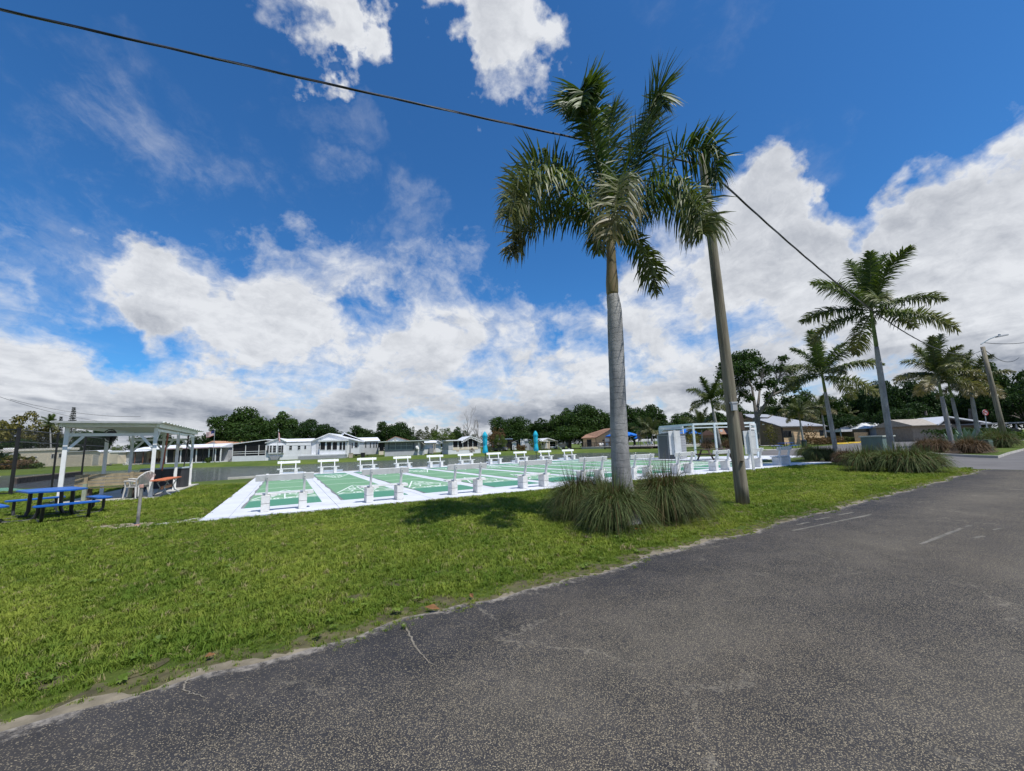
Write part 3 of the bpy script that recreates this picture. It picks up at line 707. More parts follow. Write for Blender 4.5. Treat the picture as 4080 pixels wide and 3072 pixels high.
sel = NR.choice(len(pts), 420, replace=False); sel = sel[np.sin(pts[sel, 0] * .9) * np.sin(pts[sel, 1] * 1.1 + 1) > -.1]
wp_ = pts[sel].copy(); wp_[:, 2] += .012
tag(scatter('weeds', wp_, NR.uniform(.45, .8, len(sel)), wc), 'scattered low broad leaved weeds growing in the lawn', 'weeds', kind='stuff')

# ------------------------------------------------------------------ benches of the courts
def make_bench():
    """Faces +Y (towards the players' end); origin on the slab between the two piers."""
    t = thing('court_bench', 'x', 'bench')
    blk = None
    for sx in (-.44, .44):
        for zi in range(2):
            b = MB(); b.box(sx - .098, sx + .098, -.2, .2, zi * .212, zi * .212 + .207)
            b.build('block', WHITEB, t, bevel=.008)
        p = MB(); p.bar((sx + .02, -.13, .43), (sx + .02, -.27, .97), .055, .085, (0, 1, .2)); p.build('back_post', WHITE, t)
        p = MB(); p.box(sx + .11, sx + .26, -.12, .16, .392, .428); p.build('seat_cleat', WHITE, t)
        bo = MB(); bo.tube([(sx + .02, -.30, .86), (sx + .02, -.335, .855)], .017, 6); bo.build('bolt', GALV, t)
    for y0 in (-.09, .06):
        MB().box(-.69, .69, y0, y0 + .14, .43, .472).build('seat_plank', WHITE, t, bevel=.006)
    bb = MB(); bb.bar((-.685, -.225, .875), (.685, -.225, .875), .04, .17, (0, -.25, 1)); bb.build('backrest', WHITE, t, bevel=.006)
    return t
bench = make_bench(); first = True
NEARL = ['white bench whose pale back hides the far end of the leftmost green court', 'white bench with its back to the lawn, between the first two alleys from the shelter',
         'white bench with its back to the lawn, third along from the shelter', 'white bench with its back to the lawn, beside the tall grass of the big palm',
         'white bench seen through the thin seed heads left of the big palm trunk', 'white bench peeping out just right of the big palm trunk',
         'white bench half hidden by the nearer scoreboard post', 'white bench just left of the wooden utility pole, its end blocks in view',
         'white bench just right of the wooden utility pole, beside the farther scoreboard post', 'white bench standing last on the slab, near the shrubs by the car park']
ORD = ['first', 'second', 'third', 'fourth', 'fifth', 'sixth', 'seventh', 'eighth', 'ninth', 'tenth']
FARL = ['white bench at the pond edge nearest the shelter, first of the waterside row', 'white bench at the pond edge in front of the white house with dark porch screens',
        'white bench at the pond edge, third along, left of the grey house', 'white bench at the pond edge, before the grey house with rust red roof',
        'white bench at the pond edge between the grey house and the screened white house', 'white bench at the pond edge beside the left teal umbrella',
        'white bench at the pond edge midway between the two teal umbrellas', 'white bench at the pond edge beside the right teal umbrella',
        'white bench at the pond edge just right of the right teal umbrella', 'white bench at the pond edge farthest from the shelter, near the pool house']
for i in range(10):
    p = uv(PIT * i, 0, .047); a = ROW_A + R.uniform(-.02, .02)
    if first: b = bench; b.location = p; b.rotation_euler = (0, 0, a); b['label'] = NEARL[i]; first = False
    else: b = dup(bench, p, a, NEARL[i])
    b['group'] = 'white shuffleboard benches'
for i in range(10):
    b = dup(bench, uv(PIT * i + (.0 if i else .15), 19.25, .047), ROW_A + math.pi + R.uniform(-.03, .03), FARL[i]); b['group'] = 'white shuffleboard benches'

# folded teal umbrellas by the pond
def umbrella(loc, label, ph):
    t = thing('folded_umbrella', label, 'umbrella', loc, ph, 'folded teal umbrellas')
    MB().tube([(0, 0, 0), (0, 0, 2.78)], .02, 8).build('pole', BLACK, t)
    MB().tube([(0, 0, 0), (0, 0, .07), (0, 0, .09)], [.24, .24, .05], 14).build('base', BLACK, t)
    MB().tube([(.0, 0, .72), (.0, 0, .84)], .055, 8).build('crank', BLACK, t)
    prof = [(.92, .17), (1.0, .23), (1.25, .19), (1.55, .15), (1.62, .125), (1.68, .155), (2.0, .18), (2.3, .185), (2.38, .20), (2.40, .24), (2.55, .19), (2.70, .11), (2.80, .03)]
    def cloth(pr):
        b = MB(); n = 24; vs = []
        for j, (z, r) in enumerate(pr):
            for i in range(n):
                q = 2 * math.pi * i / n; rr = r * (1 + .22 * math.cos(8 * q + .5 * j)); vs.append((rr * math.cos(q), rr * math.sin(q), z + (.05 * math.cos(8 * q) if j in (0,) else 0)))
        b.add(vs, [(j * n + i, j * n + (i + 1) % n, (j + 1) * n + (i + 1) % n, (j + 1) * n + i) for j in range(len(pr) - 1) for i in range(n)])
        return b
    cloth(prof[:9]).build('canopy', TEAL, t, smooth=True)
    cloth([(2.32, .20), (2.36, .235), (2.52, .19), (2.70, .11), (2.81, .02)]).build('top_vent', TEAL, t, smooth=True)
    MB().tube([(0, 0, 1.58), (0, 0, 1.63)], .142, 16).build('strap', TEAL, t)
    return t
def on_row(px, v):      # the point of the pond-side row seen in a given direction
    d = ray(px, 1840); best = min((abs((uv(u / 50, v).x) / (uv(u / 50, v).y) - d[0] / d[1]), u / 50) for u in range(-100, 1400))
    return uv(best[1], v, .05)
umbrella(on_row(1934, 20.3), 'folded teal umbrella behind the pond-side benches, in front of the white screened house', .3)
umbrella(on_row(2138, 20.3), 'folded teal umbrella behind the pond-side benches, right of the grey shed', 1.1)

# ------------------------------------------------------------------ shelter at the left
S0 = at(232, 2014); SX = Vector((-14.11, 16.28, 0)) - S0; SY = Vector((-3.28, 6.15, 0)); sx_l, sy_l = SX.length, SY.length
def sp(a, b, z=0.0): return S0 + SX * a + SY * b + Vector((0, 0, z))
SLAB2 = MB(); q_ = [sp(-.1, -.06), sp(1.13, -.06), sp(1.13, 1.08), sp(-.1, 1.08)]; SLAB2.prism([(p.x, p.y) for p in q_], -.1, .05, 'z'); SLAB2.build('shelter_slab', CONC, kind='structure')
t = thing('picnic_shelter', 'white open shelter with corrugated flat roof beside the blue picnic table', 'shelter')
SW = WHITE
for (a, b) in ((0, 0), (1, 0), (1, .53), (1, 1), (.5, 1), (0, 1), (0, .53)):
    MB().bar(sp(a, b, .05), sp(a, b, 2.72), .12, .12, SX).build('post', SW, t)
    MB().bar(sp(a, b, .05), sp(a, b, .12), .14, .14, SX).build('post_foot', SW, t)
HB = 2.70
def beam(a, b, z0, z1, w, h, nm='beam'): MB().bar(sp(*a, z0), sp(*b, z1), w, h).build(nm, SW, t)
beam((-.06, -.03), (1.06, -.03), 2.80, 2.80, .05, .15, 'fascia'); beam((1.03, -.04), (1.03, 1.06), 2.80, 2.80, .05, .15, 'fascia'); beam((-.03, -.04), (-.03, 1.06), 2.80, 2.80, .05, .15, 'fascia'); beam((-.06, 1.04), (1.06, 1.04), 2.80, 2.80, .05, .15, 'fascia')
beam((0, 0), (1, 0), 2.45, 2.45, .05, .11, 'tie_beam'); beam((0, 1), (1, 1), 2.45, 2.45, .05, .11, 'tie_beam'); beam((1, 0), (1, 1), 2.62, 2.62, .06, .1, 'tie_beam')
for (a, b, da, db) in ((0, 0, .16, 0), (1, 0, -.16, 0), (1, 0, 0, .06), (1, 1, -.16, 0), (1, 1, 0, -.06), (0, 1, .16, 0), (.5, 1, .14, 0), (.5, 1, -.14, 0), (0, 0, 0, .06), (0, 1, 0, -.06)):
    z1 = 2.40 if db == 0 else 2.62
    MB().bar(sp(a, b, z1 - .55), sp(a + da * 1.1, b + db * 1.3, z1), .04, .09).build('knee_brace', SW, t)
# corrugated roof: ridges run across, seen end-on along the right eave
n = 64; top = []; 
rb = MB(); vs = []
for i in range(n + 1):
    f = -.07 + 1.18 * i / n; z = 2.905 + (.022 if (i % 4) in (1, 2) else -.012)
    for a in (-.12, 1.14): vs.append(sp(a, f, z))
    for a in (-.12, 1.14): vs.append(sp(a, f, z - .012))
fs = []
for i in range(n):
    o = i * 4; q = o + 4
    fs += [(o, o + 1, q + 1, q), (o + 2, q + 2, q + 3, o + 3), (o, q, q + 2, o + 2), (o + 1, o + 3, q + 3, q + 1)]
fs += [(0, 2, 3, 1), (n * 4, n * 4 + 1, n * 4 + 3, n * 4 + 2)]
rb.add(vs, fs); rb.build('roof', mat('painted_roof_sheet', (.62, .64, .60), .5, .06, 2, dirt=(.40, .42, .36), dirt_amt=.3), t)
MB().prism([(p.x, p.y) for p in (sp(-.02, -.02), sp(1.02, -.02), sp(1.02, 1.03), sp(-.02, 1.03))], 2.855, 2.885, 'z').build('ceiling_panel', mat('soffit_white', (.62, .60, .55), .7, .06), t)
MB().bar(sp(-.10, -.078, 2.885), sp(1.12, -.078, 2.885), .03, .07).build('gutter', mat('grey_flashing', (.34, .35, .35), .5), t)
# things in the shelter
f = thing('wall_fan', 'round black fan fixed under the front beam of the shelter', 'fan', sp(.42, .05, 2.42), .1)
fr = MB(); c_ = [(.24 * math.cos(a), 0, .24 * math.sin(a)) for a in [2 * math.pi * i / 20 for i in range(21)]]; fr.tube(c_, .018, 6, False); fr.tube([(0, -.04, 0), (0, .1, 0)], .07, 10); fr.tube([(0, .03, 0), (0, .06, 0)], .2, 18)
for i in range(10): a = math.pi * i / 5; fr.bar((0, -.05, 0), (.24 * math.cos(a), -.03, .24 * math.sin(a)), .006, .006)
fr.build('cage', BLACK, f)
for i in range(3):
    a = 2 * math.pi * i / 3; b = MB(); b.add([(0, 0, 0), (.2 * math.cos(a), .02, .2 * math.sin(a)), (.2 * math.cos(a + .7), -.02, .2 * math.sin(a + .7))], [(0, 1, 2)]); b.build('blade', BLACK, f)
fl = thing('flood_light', 'small white flood light clamped to the right middle post of the shelter', 'lamp', sp(1.04, .50, 2.02), 0)
MB().tube([(0, 0, .08), (.16, -.12, -.05), (.22, -.17, -.12)], [.05, .075, .085], 10).build('housing', CHAIRW, fl); MB().box(-.2, .04, -.02, .02, .1, .13).build('arm', CHAIRW, fl)
# wooden bench with its back to us
def plank_bench(loc, rz):
    t = thing('slatted_bench', 'weathered wooden bench with slatted back on the shelter slab', 'bench', loc, rz)
    for i in range(4): MB().box(-.98, .98, -.02, .02, .50 + i * .118, .50 + i * .118 + .098).build('back_slat', TREATED, t)
    for i in range(2): MB().box(-.98, .98, .06 + i * .2, .24 + i * .2, .415, .45).build('seat_plank', mat('yellow_pine', (.50, .42, .20), .7, .12, 5), t)
    for x in (-.66, .62):
        MB().box(x - .055, x + .055, -.15, -.03, 0, .62).build('back_leg', mat('greenish_timber', (.24, .27, .20), .8, .2), t)
        MB().bar((x, -.09, .62), (x, -.06, .98), .10, .05, (0, 1, 0)).build('back_bracket', TREATED, t)
        MB().box(x - .07, x + .07, .10, .40, 0, .41).build('front_leg', GREYWOOD, t)
    return t
wb_ = plank_bench(sp(.47, .065, .05), ROW_A)
def chair(loc, rz, m, label, fan=False):
    t = thing('resin_chair', label, 'chair', loc, rz)
    for sx in (-1, 1):
        MB().tube([(sx * .27, .26, 0), (sx * .23, .22, .42), (sx * .25, .24, .64)], [.022, .03, .028], 8).build('leg', m, t)
        MB().tube([(sx * .27, -.28, 0), (sx * .22, -.2, .42)], [.022, .034], 8).build('leg', m, t)
        MB().tube([(sx * .25, .27, .64), (sx * .27, .05, .65), (sx * .24, -.22, .62)], [.03, .034, .03], 8).build('armrest', m, t)
    MB().prism([(-.24, -.22), (.24, -.22), (.25, .25), (-.25, .25)], .40, .44, 'z').build('seat', m, t, bevel=.012)
    bk = MB(); hgt = .88
    for i in range(7):
        x = -.20 + i * .4 / 6; xe = x * 1.08; h = hgt - .10 * (x / .2) ** 2
        bk.bar((x * .8, -.20, .42), (xe, -.36, h), .038, .012, (0, 1, .2))
    bk.build('back_slats', m, t)
    ar = [(.25 * math.cos(a), -.34 + .10 * (1 - math.sin(a)), .66 + .24 * math.sin(a)) for a in [math.pi * i / 12 for i in range(13)]]
    MB().tube([(.21, -.2, .43)] + ar + [(-.21, -.2, .43)], .028, 8).build('back_rim', m, t)
    return t
chair(at(530, 1963, .05), math.pi * .95, CHAIRG, 'dark green resin chair behind the wooden bench in the shelter')
chair(at(541, 1984, .05), math.pi / 2 - .1, CHAIRW, 'weathered white resin chair inside the shelter, its side towards the road')
chair(at(545, 1983, .05) + Vector((.1, .02, .07)), math.pi / 2 - .2, CHAIRW, 'weathered white resin chair stacked on the other white one by the orange bench')
# orange topped bench at the right side
t = thing('park_bench', 'orange plank bench with curved steel legs under the shelter edge', 'bench', at(642, 1978) + Vector((-.12, .35, .05)), math.atan2(SY.y, SY.x))
for i in range(3): MB().box(-1.3, 1.3, -.24 + i * .165, -.09 + i * .165, .60, .64).build('top_plank', ORANGE, t)
MB().bar((-.75, .0, .30), (.85, .0, .30), .04, .13).build('stretcher', mat('faded_orange_wood', (.42, .20, .11), .7, .2), t)
for x in (-.62, .78):
    for sg in (-1, 1): MB().tube([(x, sg * .03, .60), (x, sg * .16, .50), (x, sg * .06, .32), (x, sg * .12, .14), (x, sg * .30, .01)], .022, 6).build('leg', GALV, t)
    MB().box(x - .03, x + .03, -.2, .2, .56, .60).build('bracket', GALV, t)
# dark chest / tub at the back
t = thing('storage_chest', 'long dark grey chest with pale lid at the back of the shelter', 'chest', sp(.62, .80, .05), ROW_A + .05)
MB().prism([(-.7, -.4), (.95, -.4), (1.08, -.2), (1.08, .4), (-.7, .4)], 0, .92, 'z').build('body', mat('dark_grey_plastic', (.045, .045, .05), .6), t)
MB().prism([(-.73, -.43), (.97, -.43), (1.11, -.22), (1.11, .43), (-.73, .43)], .92, .98, 'z').build('lid', GREYBLUE, t)
for i in range(5): MB().box(-.6 + i * .35, -.58 + i * .35, -.412, -.4, .05, .88).build('rib', BLACK, t)
# hanging poles
for (a, b, m, l) in ((.95, .28, mat('red_brown_stick', (.32, .09, .05), .6), 'red brown cue pole hanging on the right side of the shelter'), (.98, .80, mat('dark_stick', (.07, .045, .045), .6), 'dark cue pole hanging near the back post of the shelter')):
    q = thing('cue_pole', l, 'pole', sp(a, b, 1.0), 0, 'hanging cue poles'); MB().tube([(0, 0, -.02), (.05, 0, .7), (.12, .0, 1.5)], [.022, .025, .03], 6).build('shaft', m, q); MB().tube([(.1, 0, 1.48), (.12, 0, 1.62)], .04, 6).build('hook', m, q)

# ------------------------------------------------------------------ blue picnic table
def picnic(loc, rz, label, scale=1.0):
    t = thing('picnic_table', label, 'picnic table', loc, rz)
    def slab(cx, cy, lx, ly, z, nm, ch):
        p = [(cx - lx + ch, cy - ly), (cx + lx - ch, cy - ly), (cx + lx, cy - ly + ch), (cx + lx, cy + ly - ch), (cx + lx - ch, cy + ly), (cx - lx + ch, cy + ly), (cx - lx, cy + ly - ch), (cx - lx, cy - ly + ch)]
        MB().prism(p, z - .045, z, 'z').build(nm, BLUEM, t, bevel=.012)
    slab(0, 0, 1.0, .56, .77, 'table_top', .30)
    slab(0, -.98, .62, .17, .46, 'bench_seat', .08); slab(0, .98, .62, .17, .46, 'bench_seat', .08)
    slab(-1.62, 0, .17, .60, .46, 'end_seat', .08); slab(1.62, 0, .17, .60, .46, 'end_seat', .08)
    for sx in (-1, 1):
        for sy in (-1, 1):
            MB().tube([(sx * .55, sy * .30, .73), (sx * .52, sy * .31, .2), (sx * .5, sy * .36, .06), (sx * .48, sy * .52, .025)], .045, 8).build('table_leg', BLACK, t)
            MB().tube([(sx * .45, sy * .98, .42), (sx * .45, sy * .98, .16), (sx * .45, sy * .9, .04), (sx * .48, sy * .52, .025)], .036, 8).build('bench_leg', BLACK, t)
            MB().tube([(sx * 1.62, sy * .42, .42), (sx * 1.60, sy * .42, .14), (sx * 1.5, sy * .42, .03), (sx * .9, sy * .36, .025)], .036, 8).build('seat_leg', BLACK, t)
        MB().tube([(sx * .5, -.56, .03), (sx * .5, .56, .03)], .03, 8).build('floor_tube', BLACK, t)
    MB().box(-.5, .5, -.03, .03, .30, .36).build('brace', GALV, t)
    t.scale = (scale,) * 3
    return t
picnic(Vector((-12.95, 11.75, 0)), -.55, 'royal blue picnic table with black tube legs on the grass before the shelter')
# rusty pipe
t = thing('pipe_stub', 'rusty capped pipe standing in bare soil between the table and the courts', 'pipe', at(547, 2094), 0)
MB().tube([(0, 0, -.05), (.012, .0, .86)], .032, 10).build('pipe', RUST, t); MB().tube([(.012, 0, .86), (.0125, 0, .93)], .043, 10).build('cap', mat('pink_cap', (.52, .30, .24), .7, .2, 9), t)
MB().tube([(0, 0, 0), (0, 0, .03)], .06, 10).build('collar', mat('pink_cap', (.52, .30, .24)), t)

# ------------------------------------------------------------------ chain link fence
t = thing('chain_link_fence', 'tall black chain link fence of the tennis court, far left', 'fence')
fp = [Vector((-29.0, 17.2, 0)), at(40, 1975), at(205, 1947), Vector((-28.6, 27.6, 0)), Vector((-31.1, 31.6, 0))]
for i, p in enumerate(fp):
    MB().tube([p, p + Vector((0, 0, 3.12))], .075 if i == 1 else .05, 8).build('post', BLACK, t)
    MB().tube([p + Vector((0, 0, 3.1)), p + Vector((0, 0, 3.17))], .09 if i == 1 else .06, 8).build('post_cap', BLACK, t)
for a, b in zip(fp, fp[1:]):
    for z in (3.08, 2.50, .12): MB().tube([a + Vector((0, 0, z)), b + Vector((0, 0, z))], .024, 6).build('rail', BLACK, t)
    if a == fp[0]: MB().tube([a + Vector((0, 0, 1.45)), b + Vector((0, 0, 1.45))], .02, 6).build('rail', BLACK, t)
    d = (b - a).normalized(); ln_ = (b - a).length; mesh = MB(); st = .085; nn = int(ln_ / st); w = .0035
    nrm = Vector((-d.y, d.x, 0)) * w
    for sg in (1, -1):
        for i in range(-int(3 / st), nn):
            s0, z0, s1, z1 = i * st, .1, i * st + 2.95, 3.05
            if s0 < 0: z0 += -s0; s0 = 0
            if s1 > ln_: z1 -= (s1 - ln_); s1 = ln_
            if s1 <= s0: continue
            if sg < 0: s0, s1 = ln_ - s0, ln_ - s1
            A, B = a + d * s0 + Vector((0, 0, z0)), a + d * s1 + Vector((0, 0, z1)); q = (B - A).normalized().cross(Vector((-d.y, d.x, 0))) * w
            mesh.add([A + q, B + q, B - q, A - q], [(0, 1, 2, 3)])
    o = mesh.build('wire_mesh', BLACK, t); o['kind'] = 'stuff'

# ------------------------------------------------------------------ palms
def catmull(P, n):
    P = np.asarray(P, float); P = np.vstack([2 * P[0] - P[1], P, 2 * P[-1] - P[-2]]); out = []
    m = len(P) - 3
    for t in np.linspace(0, m - 1e-6, n):
        i = int(t); f = t - i; a, b, c, d = P[i:i + 4]
        out.append(.5 * ((2 * b) + (-a + c) * f + (2 * a - 5 * b + 4 * c - d) * f * f + (-a + 3 * b - 3 * c + d) * f ** 3))
    return np.array(out)
def frond_arrays(path, L_leaf=.62, pairs=80, grav=.55, seed=0, wid=.02, dry_tip=0.0, r0=.028, ranks=(.45, -.25), up=(0, 0, 1), start=.12):
    r = np.random.default_rng(seed); V, Fq, D = [], [], []
    C_ = catmull(path, pairs + 14); T = np.gradient(C_, axis=0); T /= np.linalg.norm(T, axis=1)[:, None]
    up = np.asarray(up, float)
    # rachis: a tapering three sided rib
    n = len(C_); base = 0
    for i in range(0, n, 2):
        s = np.cross(T[i], up); s /= np.linalg.norm(s) + 1e-9; u2 = np.cross(s, T[i]); rr = r0 * (1 - .85 * i / n)
        for q in (s * rr - u2 * rr * .5, -s * rr - u2 * rr * .5, u2 * rr): V.append(C_[i] + q); D.append(.15)
    m = (n + 1) // 2
    for i in range(m - 1):
        for j in range(3): Fq.append((i * 3 + j, i * 3 + (j + 1) % 3, (i + 1) * 3 + (j + 1) % 3, (i + 1) * 3 + j))
    for i in range(int(n * start), n):
        f = (i / n - start) / (1 - start); prof = (.6 + .67 * f) if f < .35 else (.835 + .165 * min(1, (f - .35) * 4)) if f < .6 else 1.0 - .75 * ((f - .6) / .4) ** 1.6
        s = np.cross(T[i], up); s /= np.linalg.norm(s) + 1e-9; nn = np.cross(s, T[i])
        for side in (-1, 1):
            for rk in ranks:
                if r.random() < .06: continue
                fw = (.45 if grav < .6 else .18) + (.55 if grav < .6 else .40) * f + r.normal(0, .09)
                d = side * s * (1 - .25 * f) + T[i] * fw + nn * (rk + r.normal(0, .16)); d /= np.linalg.norm(d)
                Ln = L_leaf * prof * r.uniform(.78, 1.12); g = grav * r.uniform(.55, 1.4)
                if grav > .9 and r.random() < .26: g *= .22; d = d + nn * .75; d /= np.linalg.norm(d); Ln *= .75
                wv = T[i] - d * (T[i] @ d); wv += r.normal(0, .25, 3); wv -= d * (wv @ d); wv /= np.linalg.norm(wv) + 1e-9
                b0 = len(V); dr = dry_tip * np.clip((f - .15) * 1.6, 0, 1) * r.uniform(.4, 1.2)
                p = C_[i].copy(); dd_ = d.copy()
                for t, w in ((0, .55), (.35, 1.0), (.7, .75), (1.0, .08)):
                    if t:
                        p = p + dd_ * Ln * .345; dd_ = dd_ + np.array([0, 0, -g * .62]) + r.normal(0, .07, 3); dd_ /= np.linalg.norm(dd_)
                    V += [p - wv * wid * w, p + wv * wid * w]; dd = min(1, dr + (.75 * dry_tip + .22) * max(0, t - .62) * 2.2 * r.uniform(.2, 1)); D += [dd, dd]
                Fq += [(b0 + 2 * q, b0 + 2 * q + 1, b0 + 2 * q + 3, b0 + 2 * q + 2) for q in range(3)]
    return np.array(V), Fq, D
def lathe(mb, prof, n=20, c=(0, 0), lean=(0, 0)):
    o = len(mb.v); vs = []
    for z, r in prof:
        for j in range(n):
            q = 2 * math.pi * j / n; vs.append((c[0] + lean[0] * z + r * math.cos(q), c[1] + lean[1] * z + r * math.sin(q), z))
    m = len(prof)
    return mb.add(vs, [(i * n + j, i * n + (j + 1) % n, (i + 1) * n + (j + 1) % n, (i + 1) * n + j) for i in range(m - 1) for j in range(n)] + [tuple(range(n)), tuple(reversed(range((m - 1) * n, m * n)))])

# the big palm by the road
PB = Vector((2.14, 8.12, 0)); YP = 8.12
big = thing('royal_palm', 'large royal palm with pale grey trunk rising from tall grass beside the road', 'palm tree', PB, 0, 'royal palms')
zt, zs = 4.52, 5.62
prof = [(0, .30), (.12, .27), (.4, .222), (.8, .192), (1.3, .174), (2.0, .162), (2.8, .158), (3.4, .156), (3.9, .152), (4.25, .142), (4.5, .125), (zt + .02, .12)]
prof = [(z, r * (1 + .012 * math.sin(z * 44))) for z0, z1, in zip(prof, prof[1:]) for k_ in range(6) for z, r in [(z0[0] + (z1[0] - z0[0]) * k_ / 6, z0[1] + (z1[1] - z0[1]) * k_ / 6)]] + [prof[-1]]
cl = [((lambda q: (q.z, q.x - PB.x))(atd(x, y, YP))) for x, y in ((2475, 1882), (2466, 1720), (2461, 1560), (2455, 1400), (2448, 1230), (2440, 1176), (2435, 1014), (2427, 900), (2420, 780))]
cl = sorted(q for q in cl if q[0] >= 0); cz, cx_ = [q[0] for q in cl], [q[1] for q in cl]
cl = [(0, cl[0][1] + .04)] + cl; cz, cx_ = [q[0] for q in cl], [q[1] for q in cl]
def along(mb, prof, n): return mb.tube([(float(np.interp(z, cz, cx_)), 0, z) for z, _ in prof], [r_ for _, r_ in prof], n)
along(MB(), prof, 24).build('trunk', PTRUNK, big, smooth=True)
along(MB(), [(zt, .105), (zt + .08, .122), (zt + .3, .125), (zt + .6, .105), (zs - .2, .095), (zs + .2, .085), (zs + .6, .05)], 18).build('crownshaft', SHAFT, big, smooth=True)
def pxp(px, py, dy): q = atd(px, py, YP + dy); return (q.x - PB.x, q.y - PB.y, q.z)
FR = [  # fronds, each sighted along its rib: (pixels and depth offset), leaf length, droop, dryness
    ([(2425, 900, 0), (2395, 700, .05), (2355, 520, .15), (2320, 420, .10), (2300, 395, -.1), (2290, 440, -.3)], .62, .25, .05),
    ([(2430, 900, 0), (2375, 620, -.1), (2340, 430, -.4), (2325, 365, -.7), (2318, 420, -.9)], .55, .35, .0),
    ([(2432, 890, 0), (2490, 690, .1), (2545, 540, .1), (2600, 420, .1), (2625, 370, .1), (2640, 420, 0)], .62, .22, .05),
    ([(2432, 890, 0), (2520, 700, .5), (2570, 560, .8), (2600, 470, .9)], .6, .2, .05),
    ([(2430, 890, 0), (2420, 700, .5), (2430, 520, .8), (2440, 430, .9)], .52, .2, .05),
    ([(2440, 900, 0), (2560, 760, .3), (2690, 630, .3), (2800, 590, .2), (2850, 640, .1), (2860, 720, .1)], .62, .45, .05),
    ([(2440, 910, 0), (2570, 790, -.2), (2690, 740, -.5), (2760, 800, -.7), (2792, 870, -.8), (2802, 930, -.9)], .60, .75, .25),
    ([(2440, 910, 0), (2560, 850, .4), (2680, 800, .9), (2760, 850, 1.1), (2800, 930, 1.2)], .58, .8, .1),
    ([(2440, 930, 0), (2500, 930, .3), (2560, 1010, .5), (2595, 1090, .6), (2608, 1165, .6)], .36, .55, .2),
    ([(2435, 900, 0), (2448, 770, -.6), (2462, 715, -1.1), (2460, 760, -1.5), (2448, 860, -1.7), (2440, 950, -1.75)], .50, .85, .58),
    ([(2425, 900, 0), (2330, 760, .2), (2230, 670, .3), (2130, 650, .2), (2060, 730, .1), (2030, 820, .0)], .60, .65, .1),
    ([(2425, 905, 0), (2310, 800, -.3), (2200, 720, -.7), (2120, 720, -1.0), (2060, 790, -1.1), (2025, 870, -1.2)], .58, .7, .35),
    ([(2420, 920, 0), (2320, 870, .1), (2200, 870, .0), (2100, 910, -.1), (2060, 960, -.1), (2045, 1020, -.2)], .46, .75, .4),
    ([(2420, 915, 0), (2300, 850, .7), (2190, 800, 1.1), (2110, 830, 1.4), (2060, 900, 1.5)], .55, .7, .15),
    ([(2435, 930, 0), (2420, 880, 1.0), (2400, 900, 1.7), (2390, 1000, 2.0)], .5, .7, .2),
]
for i, (pts_, ll, gr, dr) in enumerate(FR):
    path = [pxp(*q) for q in pts_]
    V, Fq, D = frond_arrays(path, ll * (1.34 if gr < .4 else 1.58), 74 if ll > .5 else 60, gr * (1.35 if gr < .4 else 2.3), 100 + i, .0215, dr, .026)
    o = link('frond', npmesh('frond', V, Fq, PALMLEAF, D), big)
    if dr > .6: o['label'] = 'browning frond hanging in front of the crown'
sp_ = MB(); sp_.tube([(-.23, 0, 5.4), (-.24, 0, 6.4), (-.2, .05, 7.2)], [.03, .02, .004], 6); sp_.build('spear_leaf', PALMLEAF, big)

# frond stock for the other palms: one metre scale 2.4 m long, starting along +X and drooping
def stock(el, droop, dry, seed, m, ll=.60, pairs=50):
    P_ = []; x = z = 0.0; e = el
    for i in range(7):
        P_.append((x, 0, z)); x += .40 * math.cos(e); z += .40 * math.sin(e); e -= droop * (.4 + .25 * i)
    V, Fq, D = frond_arrays(P_, ll, pairs, .55 + .5 * max(0, .9 - el), seed, .024, dry, .03)
    return npmesh('frond', V, Fq, m, D)
def stockset(m, dry):
    return [stock(1.35, .05, dry * .1, 1, m), stock(1.05, .14, dry * .2, 2, m), stock(.75, .18, dry * .3, 3, m), stock(.40, .17, dry * .6, 4, m), stock(.10, .17, dry * .9, 5, m), stock(-.2, .16, dry * 1.2, 6, m)]
ST_G = stockset(PALMLEAF, .35); ST_Y = stockset(PALMLEAF2, .6)
def palm(label, px, py, trunk_px, shaft_px, fl, r, st=ST_G, n=15, seed=0, green=True, lean=0.0, cat='palm tree', name='royal_palm', dead=0, group='royal palms', bx=None, az0=None):
    """foot sighted at (px, py); trunk_px: pixel of the trunk's upper end; shaft_px: of the crown's heart; fl frond length in m"""
    b = at(px, py); t = thing(name, label, cat, b, 0, group); r *= .60
    q = atd(trunk_px[0], trunk_px[1], b.y); h = q.z; lx = (q.x - b.x) / h; hs = atd(shaft_px[0], shaft_px[1], b.y).z
    pr = [(0, r * 1.75), (.15, r * 1.5), (.5, r * 1.2), (h * .25, r * 1.05), (h * .6, r * 1.05), (h * .85, r * .95), (h * .97, r * .78), (h, r * .72)]
    lathe(MB(), pr, 16, lean=(lx, 0)).build('trunk', PTRUNK, t, smooth=True)
    lathe(MB(), [(h - .01, r * .62), (h + .1, r * .74), (h + (hs - h) * .6, r * .62), (hs + .15, r * .5), (hs + .5, r * .2)], 12, lean=(lx, 0)).build('crownshaft', SHAFTG if green else SHAFT, t, smooth=True)
    rr = random.Random(seed); a0 = rr.uniform(0, 6.28) if az0 is None else az0
    for i in range(n):
        f = i / (n - 1); kx = min(5, int(f * 6)); o = link('frond', st[kx], t)
        o.location = (lx * hs, 0, hs + .12 - .25 * f); o.rotation_euler = (rr.uniform(-.12, .12), rr.uniform(-.12, .12), a0 + i * 2.4 + rr.uniform(-.25, .25))
        sc = fl / 2.4 * rr.uniform(.88, 1.1) * (.95 if kx == 0 else 1); o.scale = (sc, sc, sc)
    return t
palm('tall royal palm right of the utility pole, beside the steel cabinet', 3562, 1856, (3492, 1382), (3478, 1235), 3.1, .205, ST_G, 14, 3)
